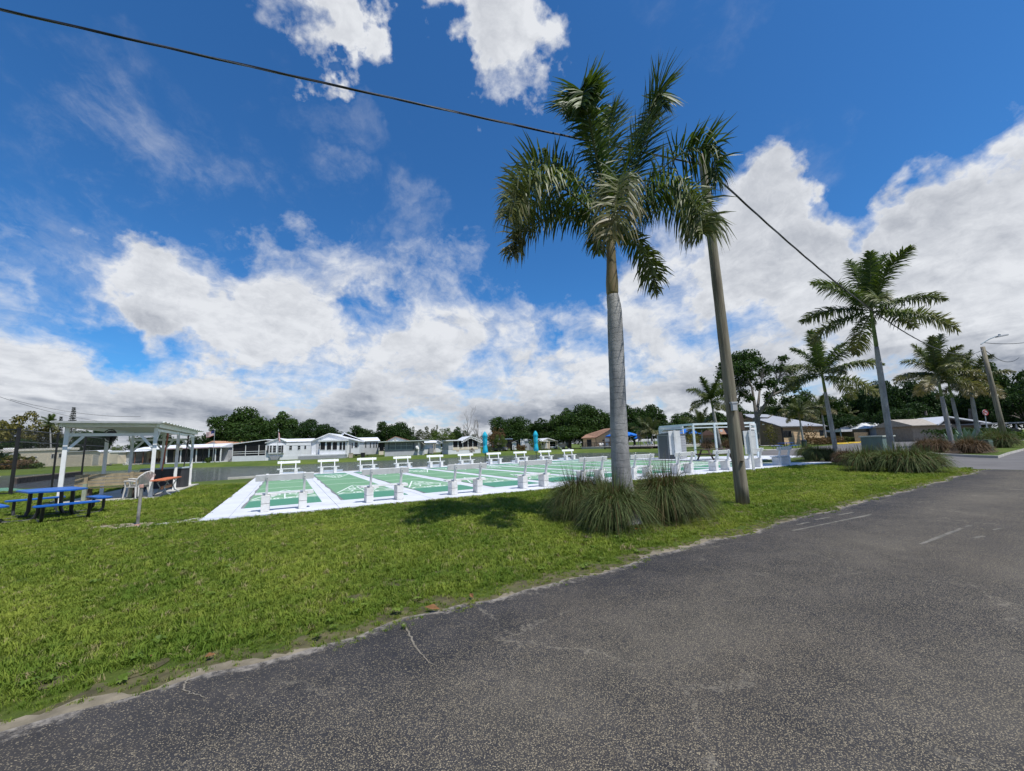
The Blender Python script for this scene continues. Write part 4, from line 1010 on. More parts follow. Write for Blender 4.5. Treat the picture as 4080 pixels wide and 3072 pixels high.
palm('royal palm between the utility pole and the tall palm, in low grass clumps', 3338, 1838, (3288, 1562), (3280, 1490), 2.75, .19, ST_G, 13, 8)
palm('royal palm with flared trunk nearest the kerb on the right traffic island', 3800, 1800, (3752, 1580), (3738, 1490), 2.9, .24, ST_Y, 15, 5)
palm('slim royal palm standing second on the right traffic island behind the flared one', 3838, 1778, (3793, 1585), (3786, 1515), 3.3, .24, ST_Y, 14, 12)
palm('royal palm on the right traffic island closest to the street light pole', 3905, 1776, (3872, 1580), (3862, 1520), 3.3, .28, ST_Y, 14, 21)
palm('royal palm behind the white canopy frame, left of the utility pole', 2872, 1792, (2840, 1628), (2835, 1595), 3.6, .34, ST_G, 14, 33)
palm('ragged palm with thin trunk in front of the tan clubhouse wall', 3204, 1776, (3188, 1680), (3182, 1645), 2.7, .26, ST_Y, 12, 14, False)
palm('palm with thin grey trunk by the right end of the tan clubhouse', 3294, 1768, (3276, 1655), (3272, 1625), 2.8, .25, ST_Y, 12, 15, False)
palm('small palm with bent brown fronds behind the yellow wheel stops, left of the steel box', 3404, 1756, (3386, 1668), (3382, 1652), 2.5, .22, ST_Y, 11, 16)
palm('small palm with drooping fronds behind the yellow wheel stops, just left of the tall palm', 3466, 1752, (3452, 1672), (3448, 1650), 2.6, .24, ST_Y, 11, 17)
palm('small palm mostly hidden behind the tall palm trunk', 3545, 1750, (3522, 1672), (3518, 1655), 2.6, .24, ST_Y, 11, 18)
palm('young palm with yellow green fronds on the pool deck left of the canopy', 2602, 1782, (2598, 1735), (2596, 1722), 4.0, .18, ST_Y, 11, 19, name='yellow_palm', group='small palms at the pool')
palm('thin leaning palm on the pool deck beside the yellow green one', 2592, 1782, (2572, 1722), (2568, 1708), 3.4, .15, ST_Y, 10, 29, name='yellow_palm', group='small palms at the pool')
palm('yellowing palm behind the white canopy frame near the pool umbrella', 2800, 1786, (2795, 1712), (2793, 1700), 3.6, .2, ST_Y, 10, 23, name='yellow_palm', group='small palms at the pool')
palm('small yellow palm between the grey shed and the right teal umbrella across the pond', 2108, 1792, (2108, 1752), (2108, 1748), 3.2, .2, ST_Y, 9, 24, name='yellow_palm', group='small palms at the pool')
palm('cabbage palm with ball crown left of the shelter roof, beyond the fence', 205, 1858, (200, 1706), (200, 1690), 3.2, .3, ST_G, 14, 25, name='cabbage_palm', group='cabbage palms')

# ------------------------------------------------------------------ utility poles and cables
PO = Vector((5.31, 9.95, 0))
t = thing('utility_pole', 'tall weathered wooden utility pole standing in the lawn right of the big palm', 'utility pole', PO, 0, 'wooden utility poles')
pr = [(i * .45, .148 - .05 * i / 20 + .003 * math.sin(i * 2.2)) for i in range(21)]
lathe(MB(), pr, 18, lean=(-.008, 0)).build('pole_shaft', POLE, t, smooth=True)
q = atd(2925, 1622, 9.75) - PO; b_ = MB(); b_.box(q.x - .055, q.x + .055, -.24, -.15, q.z - .085, q.z + .085); b_.build('junction_box', LGREYSIDE, t, bevel=.006)
MB().box(q.x - .07, q.x + .075, -.25, -.14, q.z + .085, q.z + .125).build('junction_box_lid', LGREYSIDE, t)
q0, q1 = atd(2941, 1642, 9.95) - PO, atd(2955, 1716, 9.95) - PO
MB().bar((q1.x + .0, -.02, q1.z), (q0.x, -.02, q0.z), .11, .11).build('side_plank', mat('brown_board', (.10, .075, .06), .85, .2), t, bevel=.01)
MB().tube([(.0, -.16, 1.0), (.0, -.158, 1.02)], .04, 8).build('knot', mat('dark_knot', (.05, .04, .03), .9), t)
MB().tube([(-.16, -.03, 8.62), (-.05, 0, 8.62)], .03, 6).build('insulator', GALV, t)
def cable(name, A, B, sag, r, label, twist=2, seg=90, extra=()):
    t = thing(name, label, 'cable'); A, B = Vector(A), Vector(B)
    for k_ in range(twist):
        pts_ = []
        for i in range(seg + 1):
            s = i / seg; p = A.lerp(B, s); p.z -= 4 * sag * s * (1 - s); a = s * (B - A).length * 1.6 + k_ * 2 * math.pi / twist
            side = Vector((-(B - A).y, (B - A).x, 0)).normalized()
            pts_.append(p + (side * math.cos(a) + Vector((0, 0, math.sin(a)))) * r * (.92 if twist > 1 else 0))
        mb_ = MB(); mb_.tube(pts_, r, 6); mb_.build('strand', CABLE if k_ < 2 else CABLE2, t)
    return t
CABLE = mat('black_cable', (.018, .018, .02), .45, .2, 8, spec=.5); CABLE2 = mat('bare_aluminium_strand', (.16, .16, .17), .4, .2, 20, metal=.6)
PT = Vector((5.25, 9.95, 8.72))
cable('overhead_cable', (-35.0, -2.2, 10.75), PT, .42, .0135, 'thick twisted overhead cable crossing the sky from the left to the near pole', 3, 420)
FPB = at(4012, 1780); FT = atd(3915, 1382, FPB.y)
cable('overhead_cable', PT, (FT.x, FT.y, FT.z - .25), 2.2, .015, 'twisted overhead cable sagging between the near pole and the far street light pole', 3, 220)
t = thing('street_light_pole', 'wooden pole with bent arm street light at the right, behind the palms', 'street light', FPB, 0, 'wooden utility poles')
lx = (FT.x - FPB.x) / FT.z
lathe(MB(), [(0, .215), (3, .20), (6, .18), (FT.z, .155)], 12, lean=(lx, 0)).build('pole_shaft', POLE, t, smooth=True)
def rel(px, py): return atd(px, py, FPB.y) - FPB
MB().tube([rel(3908, 1372), rel(3940, 1352), rel(3966, 1341), rel(3975, 1340)], .05, 6).build('lamp_arm', GALV, t)
MB().bar(rel(3970, 1342), rel(4013, 1334), .30, .14).build('lamp_head', LGREYSIDE, t, bevel=.03)
MB().tube([rel(3982, 1338), rel(3982, 1332)], .09, 8).build('photocell', GALV, t)
for k_, (p0, p1, sg) in enumerate((((3918, 1365), (4120, 1359), .2), ((3920, 1390), (4060, 1425), .8))):
    A = atd(*p0, FPB.y); B = atd(*p1, FPB.y + 6)
    cable('service_wire', A, B, sg, .03, ['upper thin wire leaving the street light pole towards the right', 'lower thin wire leaving the street light pole down into the trees'][k_], 1, 20)
for k_, (p0, p1) in enumerate((((-60, 1560), (480, 1688)), ((40, 1590), (560, 1660)))):
    cable('power_line', atd(*p0, 80), atd(*p1, 95), 1.0, .035, ['higher of two thin power lines in the sky over the shelter', 'lower of two thin power lines in the sky over the shelter'][1 - k_], 1, 24)

# ------------------------------------------------------------------ bunch grass clumps
def clump_mesh(n, h, spread, seed, m, w=.0038, dry=.5):
    r = np.random.default_rng(seed); V, Fq, D = [], [], []
    for i in range(n):
        a = r.uniform(0, 6.283); rho = .20 * spread * math.sqrt(r.random()); bx, by = rho * math.cos(a + r.normal(0, .5)), rho * math.sin(a + r.normal(0, .5))
        inner = r.random() < .42; stf = r.random() < .10
        el = np.clip(r.normal(1.22, .16), .7, 1.54) if not inner else r.normal(1.32, .14); Ln = h * (r.uniform(1.15, 1.85) if not inner else r.uniform(.85, 1.15)); kb = (r.uniform(.7, 1.5) if not inner else r.uniform(.1, .7)) if not stf else .15
        if stf: Ln *= .85
        ca, sa = math.cos(a), math.sin(a); wv = np.array([-sa, ca, 0]) + r.normal(0, .4, 3); wv /= np.linalg.norm(wv); b0 = len(V); dead = r.random() < .12
        for t, ww in ((0, .8), (.22, 1), (.42, 1), (.62, .9), (.82, .65), (1, .12)):
            rr_ = Ln * (math.cos(el) * t + .27 * kb * t * t) * spread; z = Ln * (math.sin(el) * t - kb * .64 * t ** 3); z = max(z, .012 + .03 * r.random() * t)
            p = np.array([bx + ca * rr_, by + sa * rr_, z]) + r.normal(0, .006, 3) * (t > 0)
            V += [p - wv * w * ww, p + wv * w * ww]; q = (.7 if dead else 0) + (dry * (.25 + .6 * t) if inner else dry * .16 * t); D += [min(q, 1)] * 2
        Fq += [(b0 + 2 * q, b0 + 2 * q + 1, b0 + 2 * q + 3, b0 + 2 * q + 2) for q in range(5)]
    return npmesh('bunchgrass_clump', V, Fq, m, D)
GA = clump_mesh(4800, .88, .66, 1, CORDG, .0034, .9); GB = clump_mesh(4600, .90, .64, 2, CORDG, .0034, 1.15)
GC = clump_mesh(1800, .80, .66, 3, CORDB, .008, .7); GD = clump_mesh(2400, .92, .70, 4, CORDG, .008, .9)
def clump(me, loc, label, sc=1.0, rz=0, group='bunchgrass clumps'):
    o = link('bunchgrass_clump', me); o.location = loc; o.rotation_euler = (0, 0, rz); o.scale = (sc, sc, sc) if not hasattr(sc, '__len__') else sc
    return tag(o, label, 'ornamental grass', group)
clump(GA, at(2452, 2112), 'bunchgrass clump spilling forward at the foot of the big palm', 1.0, .4)
clump(GB, at(2310, 2070), 'brown topped bunchgrass clump at the left end of the big palm bed', 1.02, 1.9)
clump(GA, at(2390, 2050), 'green bunchgrass clump behind the front one, left of the big palm trunk', .9, 2.6)
clump(GB, at(2660, 2080), 'bunchgrass clump right of the big palm trunk, brown at its crown', 1.12, 3.3)
clump(GA, at(2752, 2058), 'bunchgrass clump at the right end of the big palm bed, nearest the pole', .82, 5.2)
clump(GB, at(2590, 2040), 'thin bunchgrass clump just behind the big palm trunk', .72, 4.4)
clump(GD, at(3445, 1880), 'dark bunchgrass clump in front of the green steel box', 1.0, .3)
clump(GB, at(3475, 1872), 'brown headed bunchgrass clump beside the dark one, under the steel box', 1.0, 1.3)
clump(GD, at(3570, 1884), 'wide bunchgrass clump in front of the tall palm trunk', 1.05, 2.0)
clump(GD, at(3640, 1886), 'green arching bunchgrass clump right of the tall palm trunk', 1.05, 3.0)
clump(GD, at(3705, 1884), 'last bunchgrass clump before the road mouth, leaning right', .95, 4.0)
clump(GC, at(3385, 1858), 'brown bunchgrass clump between the two palm beds', 1.0, 1.0)
clump(GD, at(3222, 1832), 'bunchgrass clump left of the second palm, behind the last bench', 1.0, 5.0)
clump(GD, at(3255, 1838), 'dark bunchgrass clump touching the left one under the second palm', .95, 5.6)
clump(GB, at(3300, 1838), 'small bunchgrass clump at the foot of the second palm', .95, 2.2)
clump(GC, at(3360, 1842), 'wispy bunchgrass clump right of the second palm trunk', .8, 2.9)
clump(GC, at(3690, 1806), 'low brown bunchgrass clump at the left tip of the traffic island', 1.3, 1.1)
clump(GC, at(3745, 1808), 'brown bunchgrass clump left of the flared palm on the island', 1.35, .2)
clump(GC, at(3860, 1812), 'rounded red brown bunchgrass clump right of the flared palm', 1.3, .9)
clump(GC, at(3895, 1812), 'rounded red brown bunchgrass clump next to the small green utility box', 1.2, 1.7)
clump(GD, at(3975, 1786), 'green bunchgrass clump at the street light pole', 1.6, 1.7)
clump(GD, at(4010, 1788), 'leafy low green clump right of the street light pole', 1.3, 2.9)
clump(GC, at(2905, 1792), 'brown bunchgrass clump under the palm behind the canopy frame', 1.7, 2.4)
clump(GC, at(2820, 1794), 'brown bunchgrass clump behind the dark picnic table', 1.7, .4)
# agave
ag = []
def agave(loc, sc, label, n=26):
    r = np.random.default_rng(5); V, Fq = [], []
    for i in range(n):
        a = i * 2.4; el = .25 + 1.1 * i / n; d = np.array([math.cos(a) * math.cos(el), math.sin(a) * math.cos(el), math.sin(el)]); s = np.array([-math.sin(a), math.cos(a), 0]); b0 = len(V)
        for t, w in ((.05, .07), (.4, .1), (.75, .06), (1, .006)): V += [d * t - s * w, d * t + s * w + np.array([0, 0, .0])]
        Fq += [(b0 + 2 * q, b0 + 2 * q + 1, b0 + 2 * q + 3, b0 + 2 * q + 2) for q in range(3)]
    o = link('agave', npmesh('agave', V, Fq, AGAVE)); o.location = loc; o.scale = (sc,) * 3; tag(o, label, 'plant', 'blue green agaves')
agave(at(3812, 1788), 1.6, 'blue green agave left of the second island palm'); agave(at(3868, 1786), 1.9, 'blue green agave between the second and third island palms'); agave(at(3925, 1784), 1.5, 'blue green agave right of the third island palm')

# ------------------------------------------------------------------ scoreboards, canopy, shed
def scoreboard(px, py, topy, label):
    b = at(px, py); h = atd(px - 8, topy, b.y).z; t = thing('scoreboard', label, 'scoreboard', b, -.12, 'white scoreboard posts')
    MB().bar((0, 0, 0), (0, 0, h), .09, .09).build('post', WHITE, t)
    for sx in (-.155, .155): MB().box(sx - .105, sx + .105, .05, .085, h - 1.12, h - .02).build('board', WHITE, t, bevel=.006)
    MB().box(-.25, .25, .045, .05, h - .9, h - .8).build('batten', WHITE, t); MB().box(-.25, .25, .045, .05, h - .3, h - .2).build('batten', WHITE, t)
scoreboard(2702, 1890, 1714, 'white two-board scoreboard post in front of the grey shed'); scoreboard(3004, 1878, 1714, 'white two-board scoreboard post just right of the utility pole')
t = thing('canopy_frame', 'pale blue white open canopy frame beyond the courts, without a roof', 'canopy')
PALEB = mat('pale_blue_white_paint', (.60, .68, .70), .55, .05, 3)
pp = [at(2638, 1829), at(2774, 1833), at(2860, 1830), at(3022, 1822)]
tops = [atd(2626, 1704, pp[0].y), atd(2764, 1699, pp[1].y), atd(2846, 1697, pp[2].y), atd(3008, 1690, pp[3].y)]
HT = 2.66
for i, p in enumerate(pp): MB().bar(p, p + Vector((0, 0, HT)), .13, .13).build('post', PALEB, t)
def ups(p, z): return Vector((p.x, p.y, z))
for z, w in ((HT + .05, .15), (HT - .22, .08)):
    for a, b in ((0, 1), (1, 2), (2, 3)): MB().bar(ups(pp[a], z), ups(pp[b], z), .07, w).build('beam', PALEB, t)
side = (pp[1] - pp[0]).normalized(); 
for i, sg in ((0, 1), (3, -1)):
    e = pp[i] + Vector((1.35 if i == 0 else -1.3, -1.6, 0))
    for z in (HT - .08, HT - .42): MB().bar(ups(pp[i], z), ups(e, z), .07, .15).build('side_beam', WHITE, t)
    MB().bar(ups(e, HT - .62), ups(e, HT), .07, .07).build('drop_bracket', WHITE, t)
    for z in (HT - .08, HT - .42): MB().bar(ups(pp[i], z - .38), ups(pp[i].lerp(e, .22), z), .05, .05).build('knee_brace', PALEB, t)
sh0 = at(2625, 1832); 
t = thing('resin_shed', 'small grey resin shed with dark double doors behind the scoreboard', 'shed', sh0, math.atan2(-1.0, 1.1))
hS = atd(2617, 1731, sh0.y).z
ex_ = 1.75
MB().box(0, ex_, 0, 1.5, .02, hS - .08).build('body', SHEDG, t)
for i in range(9):
    z = .08 + i * (hS - .2) / 9; MB().box(ex_, ex_ + .025, .02, 1.48, z, z + (hS - .2) / 9 - .03).build('side_plank', SHEDG, t)
for x in (.12, .92):
    d = MB(); d.box(x, x + .72, -.03, -.002, .06, hS - .14); dd = d.build('door', SHEDD, t)
    for i in range(8): z = .12 + i * (hS - .3) / 8; MB().box(x + .04, x + .68, -.045, -.03, z, z + (hS - .3) / 8 - .025).build('door_panel', SHEDD, dd)
MB().prism([(-.06, hS - .08), (ex_ + .08, hS - .08), (ex_ + .08, hS - .03), (ex_ / 2, hS + .10), (-.06, hS - .03)], -.08, 1.58, 'y').build('roof', SHEDD, t)
# dark wooden picnic table
def wood_table(loc, rz, label, L_=1.15, sc=1):
    t = thing('wooden_picnic_table', label, 'picnic table', loc, rz); t.scale = (sc,) * 3
    for i in range(5): MB().box(-L_, L_, -.36 + i * .147, -.36 + i * .147 + .135, .72, .76).build('top_plank', GREYWOOD, t)
    for sy in (-1, 1):
        for k_ in (0, 1): MB().box(-L_, L_, sy * .72 - .13 + k_ * .135, sy * .72 - .005 + k_ * .135, .42, .46).build('seat_plank', GREYWOOD, t)
    for sx in (-.75, .75):
        for sy in (-1, 1): MB().bar((sx, sy * .28, .72), (sx, sy * .74, 0), .05, .11, (1, 0, 0)).build('leg', GREYWOOD, t)
        MB().bar((sx, -.82, .385), (sx, .82, .385), .05, .08).build('cross_bar', GREYWOOD, t)
wood_table(at(2848, 1834), .33, 'dark brown wooden picnic table inside the white canopy frame', 1.2, 1.1)
# steel boxes
b = at(3520, 1838); t = thing('equipment_cabinet', 'large grey green steel cabinet with pale lid behind the tall palm', 'utility box', b, .45)
MB().box(-.72, .6, -.4, .6, 0, 1.36).build('body', TEALBOX, t, bevel=.02); MB().box(-.77, .65, -.46, .66, 1.36, 1.43).build('lid', mat('pale_green_lid', (.42, .46, .40), .6), t)
b = at(3925, 1802); t = thing('transformer_box', 'small green utility box on a concrete pad on the traffic island', 'utility box', b, .5); t.scale = (.72,) * 3
MB().box(-.8, .8, -.6, .6, 0, .12).build('pad', CONC, t); MB().prism([(-.5, .12), (.5, .12), (.5, 1.1), (.1, 1.2), (-.5, 1.2)], -.65, .65, 'x').build('body', GREENBOX, t, bevel=.03); MB().box(-.67, .67, -.53, .53, .98, 1.02).build('seam', TEALBOX, t)
# orange survey flag scrap
t = thing('flower', 'small orange red flower lying at the front of the big palm bed', 'flower', at(2543, 2116), 0)
for i in range(5):
    a = i * 1.256; MB().add([(0, 0, .03), (.05 * math.cos(a), .05 * math.sin(a), .05), (.075 * math.cos(a + .5), .075 * math.sin(a + .5), .02), (.04 * math.cos(a + .9), .04 * math.sin(a + .9), .01)], [(0, 1, 2, 3)]).build('petal', mat('orange_petal', (.75, .10, .02), .6), t)
# a few fallen leaves on the verge
lm_ = mat('dead_leaf', (.20, .095, .035), .8, .3, 20)
LV = MB(); LV.add([(-.05, 0, .006), (0, -.022, .016), (.05, 0, .01), (0, .022, .022)], [(0, 1, 2, 3)])
lv0 = LV.build('fallen_leaf', lm_)
for i, (px, py, sc, lb) in enumerate(((1722, 2440, 1.5, 'brown curled leaf lying at the lawn edge above the straight crack'), (834, 2632, .9, 'pale orange leaf in the verge grass near the bare patch'), (592, 2634, .8, 'dark dead leaf beside the bare patch at the verge'), (1240, 2530, .8, 'dead leaf on the sandy verge left of the straight crack'), (1880, 2388, 1.0, 'dead leaf in the grass at the verge, before the palm bed'))):
    o = lv0 if i == 0 else lv0.copy()
    if i: C.objects.link(o)
    o.location = at(px, py) + Vector((0, 0, .03)); o.rotation_euler = (.3, .2, i * 1.3); o.scale = (sc,) * 3; tag(o, lb, 'leaf', 'fallen leaves')

# ------------------------------------------------------------------ houses beyond the pond
class House:
    """A facade seen along a base line between two sighted columns at depth Y; plan units metres, x along the facade, y away from the road."""
    def __init__(s, name, label, cat, px0, px1, Y, z=0.0, dY=0.0, group=None):
        ym = 1536 + 239
        a = atd(px0, 1800, Y); b = atd(px1, 1800, Y + dY)
        s.P0 = Vector((a.x, a.y, z)); ex = Vector((b.x - a.x, b.y - a.y, 0)); s.len = ex.length; s.px0 = px0; s.px1 = px1; s.Y = Y; s.dY = dY; s.z = z
        s.root = thing(name, label, cat, s.P0, math.atan2(ex.y, ex.x), group)
    def p(s, px, py):
        f = (px - s.px0) / (s.px1 - s.px0); Yd = s.Y + s.dY * f; q = atd(px, py, Yd)
        return (f * s.len, q.z - s.z)
    def rect(s, x0, y0, x1, y1):
        a = s.p((x0 + x1) / 2, y0); b = s.p((x0 + x1) / 2, y1); return s.p(x0, y1)[0], s.p(x1, y1)[0], b[1], a[1]
    def wall(s, nm, x0, y0, x1, y1, m, d0=0.0, d1=6.0, ground=False, parent=None):
        u0, u1, w0, w1 = s.rect(x0, y0, x1, y1)
        if ground: w0 = -.05
        return MB().box(u0, u1, d0, d1, w0, w1).build(nm, m, parent or s.root)
    def window(s, x0, y0, x1, y1, n=1, m=None, fm=None, d=0.0, rows=1, nm='window'):
        u0, u1, w0, w1 = s.rect(x0, y0, x1, y1); fm = fm or WHITESIDE; t_ = min(.05, (u1 - u0) * .06)
        b = MB()
        b.box(u0, u1, d - .05, d - .004, w0, w0 + t_); b.box(u0, u1, d - .05, d - .004, w1 - t_, w1)
        for i in range(n + 1):
            x = u0 + (u1 - u0 - t_) * i / n; b.box(x, x + t_, d - .047, d - .006, w0 + t_, w1 - t_)
        for j in range(1, rows): w = w0 + (w1 - w0) * j / rows; b.box(u0 + t_, u1 - t_, d - .044, d - .008, w - t_ / 2, w + t_ / 2)
        f = b.build(nm, fm, s.root)
        for i in range(n):
            x = u0 + (u1 - u0 - t_) * i / n
            MB().box(x + t_, x + (u1 - u0 - t_) / n, d - .022, d - .003, w0 + t_, w1 - t_).build('pane', m or GLASS, f)
        return f
    def gable(s, nm, xl, yl, xp, yp, xr, yr, m, d0, d1, th=.16, roofm=None, over=.3, wallm=None):
        ul, wl = s.p(xl, yl); up, wp = s.p(xp, yp); ur, wr = s.p(xr, yr)
        MB().prism([(ul, wl), (up, wp), (ur, wr), (ur, wr - th), (up, wp - th), (ul, wl - th)], d0 - over, d1 + over, 'y').build(nm, roofm or m, s.root)
        if wallm: MB().prism([(ul + .05, wl - th), (up, wp - th), (ur - .05, wr - th)], d0 + .004, d0 + .1, 'y').build('gable_wall', wallm, s.root)
    def ridge(s, nm, xl, xr, y_e, y_r, m, d0, d1, over=.3, hip=0.0, th=.12):
        u0, we = s.p(xl, y_e); u1, we2 = s.p(xr, y_e - .034 * 0); _, wr = s.p((xl + xr) / 2, y_r); we = s.p((xl + xr) / 2, y_e)[1]
        dm = (d0 + d1) / 2; b = MB(); 
        vs = [(u0, d0 - over, we), (u1, d0 - over, we), (u1, d1 + over, we), (u0, d1 + over, we), (u0 + hip, dm, wr), (u1 - hip, dm, wr)]
        vs += [(v[0], v[1], v[2] - th) for v in vs[:4]]
        b.add(vs, [(0, 1, 5, 4), (1, 2, 5), (2, 3, 4, 5), (3, 0, 4), (0, 6, 7, 1), (1, 7, 8, 2), (2, 8, 9, 3), (3, 9, 6, 0), (9, 8, 7, 6)])
        return b.build(nm, m, s.root)
    def posts(s, xs, y0, y1, m, d=0.0, w=.1, nm='porch_post'):
        for x in xs:
            u, w0 = s.p(x, y1); _, w1 = s.p(x, y0); MB().box(u - w / 2, u + w / 2, d - w / 2, d + w / 2, w0, w1).build(nm, m, s.root)

G_H = 'mobile homes across the pond'
# long cream trailer far left, behind the fence
h = House('trailer_home', 'long cream trailer home far left, seen through the chain link fence', 'house', -90, 256, 104, group=G_H)
h.wall('wall', -90, 1797, 256, 1862, CREAM, 0, 3.2); h.wall('roof', -95, 1789, 259, 1798, mat('cream_roof', (.66, .60, .52), .6), -.2, 3.4)
h.window(118, 1819, 152, 1825); h.window(207, 1808, 227, 1826, 2); h.window(236, 1806, 251, 1823); h.window(20, 1812, 50, 1830, 2)
h.wall('carport_shade', -90, 1806, 66, 1818, LGREYSIDE, -1.6, -.1); h.wall('awning_rail', 68, 1820, 76, 1858, GREYSIDE, -.3, -.1); h.wall('roof_unit', 0, 1785, 35, 1792, WHITE, .6, 1.6); h.wall('door', 178, 1812, 192, 1852, CREAM, -.06, -.005)
h = House('metal_shed', 'cream corrugated metal shed beside the trailer home, behind the shelter post', 'shed', 268, 402, 98)
h.wall('wall', 268, 1800, 402, 1860, CREAM, 0, 3)
for i in range(11): h.wall('siding_board', 268.5 + .01 * i, 1802 + i * 5.2, 368, 1805.6 + i * 5.2, CREAM, -.05, -.004)
h.gable('roof', 266, 1800, 388, 1794, 404, 1800, WHITEROOF, 0, 3, .1); h.wall('door', 374, 1812, 396, 1852, mat('shed_door_grey', (.34, .33, .30), .6), -.06, -.005)
h = House('cream_shed', 'narrow cream shed with a small leaning window behind the left shelter posts', 'shed', 418, 440, 98); h.wall('wall', 418, 1800, 440, 1850, CREAM, 0, 2); h.wall('roof', 416, 1796, 441, 1800, WHITEROOF, -.1, 2.1); h.window(418, 1836, 431, 1852, 1, d=-.1)
h = House('sided_shed', 'small cream shed with horizontal siding and white roof behind the shelter', 'shed', 440, 478, 96); h.wall('wall', 440, 1802, 474, 1848, CREAM, 0, 2.2)
for i in range(8): h.wall('siding_board', 440.5, 1805 + i * 5.1, 473, 1808.6 + i * 5.1, CREAM, -.06, -.004)
h.wall('roof', 438, 1796, 478, 1803, WHITEROOF, -.2, 2.4)
# carport and workshop with sheet metal roof
h = House('carport', 'open carport with long white sheet metal roof seen through the shelter', 'carport', 500, 664, 98)
h.wall('back_wall', 504, 1798, 664, 1846, CREAM, 4.5, 4.7); h.wall('side_wall', 500, 1792, 520, 1848, LGREYSIDE, 0, 4.6)
h.wall('floor', 500, 1845, 664, 1850, CONC, -.3, 4.6, True)
u0, u1, w0, w1 = h.rect(500, 1779, 664, 1797)
for i in range(18):
    a = u0 + (u1 - u0) * i / 18; b = u0 + (u1 - u0) * (i + 1) / 18 - .04
    rb = MB(); rb.add([(a, -.5, w0), (b, -.5, w0), (b, 4.9, w1), (a, 4.9, w1), (a, -.5, w0 - .08), (b, -.5, w0 - .08), (b, 4.9, w1 - .08), (a, 4.9, w1 - .08)], [(0, 1, 2, 3), (4, 7, 6, 5), (0, 4, 5, 1), (1, 5, 6, 2), (2, 6, 7, 3), (3, 7, 4, 0)]); rb.build('roof_panel', WHITEROOF, h.root)
h.posts([540, 572, 600, 635, 655], 1797, 1846, mat('brown_post', (.22, .10, .06), .7), 0, .12); h.window(598, 1800, 612, 1812, d=4.5); h.wall('work_bench', 545, 1828, 600, 1840, GREYWOOD, 3.4, 4.3)
for i, (px, lab) in enumerate(((512, 'white bicycle leaning at the left end of the open carport'), (558, 'dark bicycle standing under the open carport'))):
    bk = thing('bicycle', lab, 'bicycle', (atd(px, 1846, 97).x, 96.6, .02), .1, 'bicycles at the carport'); mt = WHITE if i == 0 else DARKCAR
    for sx in (-.5, .5): MB().tube([(sx + .33 * math.cos(a), 0, .34 + .33 * math.sin(a)) for a in [2 * math.pi * q / 14 for q in range(15)]], .03, 5, False).build('wheel', TYRE if i else WHITE, bk)
    f_ = MB()
    for a, b in (((-.5, .34), (-.15, .75)), ((-.15, .75), (.4, .8)), ((.4, .8), (.5, .34)), ((-.15, .75), (0, .3)), ((0, .3), (.4, .8)), ((-.5, .34), (0, .3))): f_.tube([(a[0], 0, a[1]), (b[0], 0, b[1])], .025, 5)
    f_.build('frame', mt, bk); MB().box(-.28, -.05, -.06, .06, .85, .9).build('saddle', BLACK, bk); MB().tube([(.38, -.25, 1.0), (.4, .25, 1.0)], .02, 5).build('handlebar', BLACK, bk)
# long screened porch house
h = House('porch_house', 'long low house with dark screened porch and white posts, left of the flag', 'house', 660, 882, 95, group=G_H)
h.wall('wall', 664, 1786, 880, 1846, LGREYSIDE, 2.6, 7); h.wall('porch_floor', 664, 1841, 880, 1850, WHITESIDE, -.1, 2.6, True)
for a, b in ((668, 692), (697, 719), (724, 745), (749, 781), (786, 806), (810, 832), (836, 848), (851, 858), (862, 878)): h.wall('screen', a, 1790, b, 1841, SCREEN, .02, .05)
h.posts([665, 722, 784, 834, 860, 880], 1786, 1843, WHITE, 0, .2)
h.ridge('roof', 556, 884, 1786, 1771, WHITEROOF, -.2, 7, .3); h.wall('roof_edge', 659, 1783, 884, 1787, mat('pink_trim', (.55, .42, .45), .6), -.62, -.5)
h = House('gable_house', 'grey gabled house with orange brown shingle roof behind the porch house', 'house', 800, 970, 101, group=G_H)
h.wall('wall', 800, 1778, 960, 1836, LGREYSIDE, 0, 8); h.gable('roof', 796, 1778, 846, 1757, 884, 1774, ORROOF, 0, 8, .2, wallm=LGREYSIDE)
h.ridge('roof_wing', 850, 972, 1774, 1758, ORROOF, .4, 7.6); h.wall('door', 895, 1794, 907, 1834, GREYSIDE, -.06, -.005)
a, b = h.p(896, 1784), h.p(918, 1800); MB().prism([(a[0], a[1]), (b[0] + .3, b[1]), (b[0] + .3, b[1] - .1), (a[0], a[1] - .1)], -1.4, -.02, 'y').build('awning', WHITE, h.root); h.window(884, 1796, 893, 1810)
for px, lb in ((885, 'pale garden chair by the grey gable house door, left one'), (922, 'pale garden chair by the grey gable house, beside the screened lean-to')):
    c_ = chair(Vector((atd(px, 1838, 98).x, 97.5, 0)), math.pi, CHAIRW, lb)
# sloping screened room
h = House('screen_room', 'screened room with white sloping roof and solid white skirting, left of the white gabled house', 'house', 925, 1062, 96, group=G_H)
h.wall('skirting', 926, 1816, 1060, 1838, WHITESIDE, 0, 4, True)
a, b, c, d = h.p(926, 1816), h.p(1060, 1816), h.p(1060, 1754), h.p(926, 1772)
MB().prism([(a[0] + .1, a[1]), (b[0] - .1, b[1]), (c[0] - .1, c[1]), (d[0] + .1, d[1])], 3.6, 3.8, 'y').build('back_wall', GREYSIDE, h.root)
MB().prism([(a[0] + .1, a[1]), (b[0] - .1, b[1]), (c[0] - .1, c[1]), (d[0] + .1, d[1])], .05, .08, 'y').build('screen', SCREEN, h.root)
MB().prism([(d[0] - .2, d[1] + .02), (c[0] + .1, c[1] + .02), (c[0] + .1, c[1] + .2), (d[0] - .2, d[1] + .2)], -.3, 4.2, 'y').build('roof', WHITEROOF, h.root)
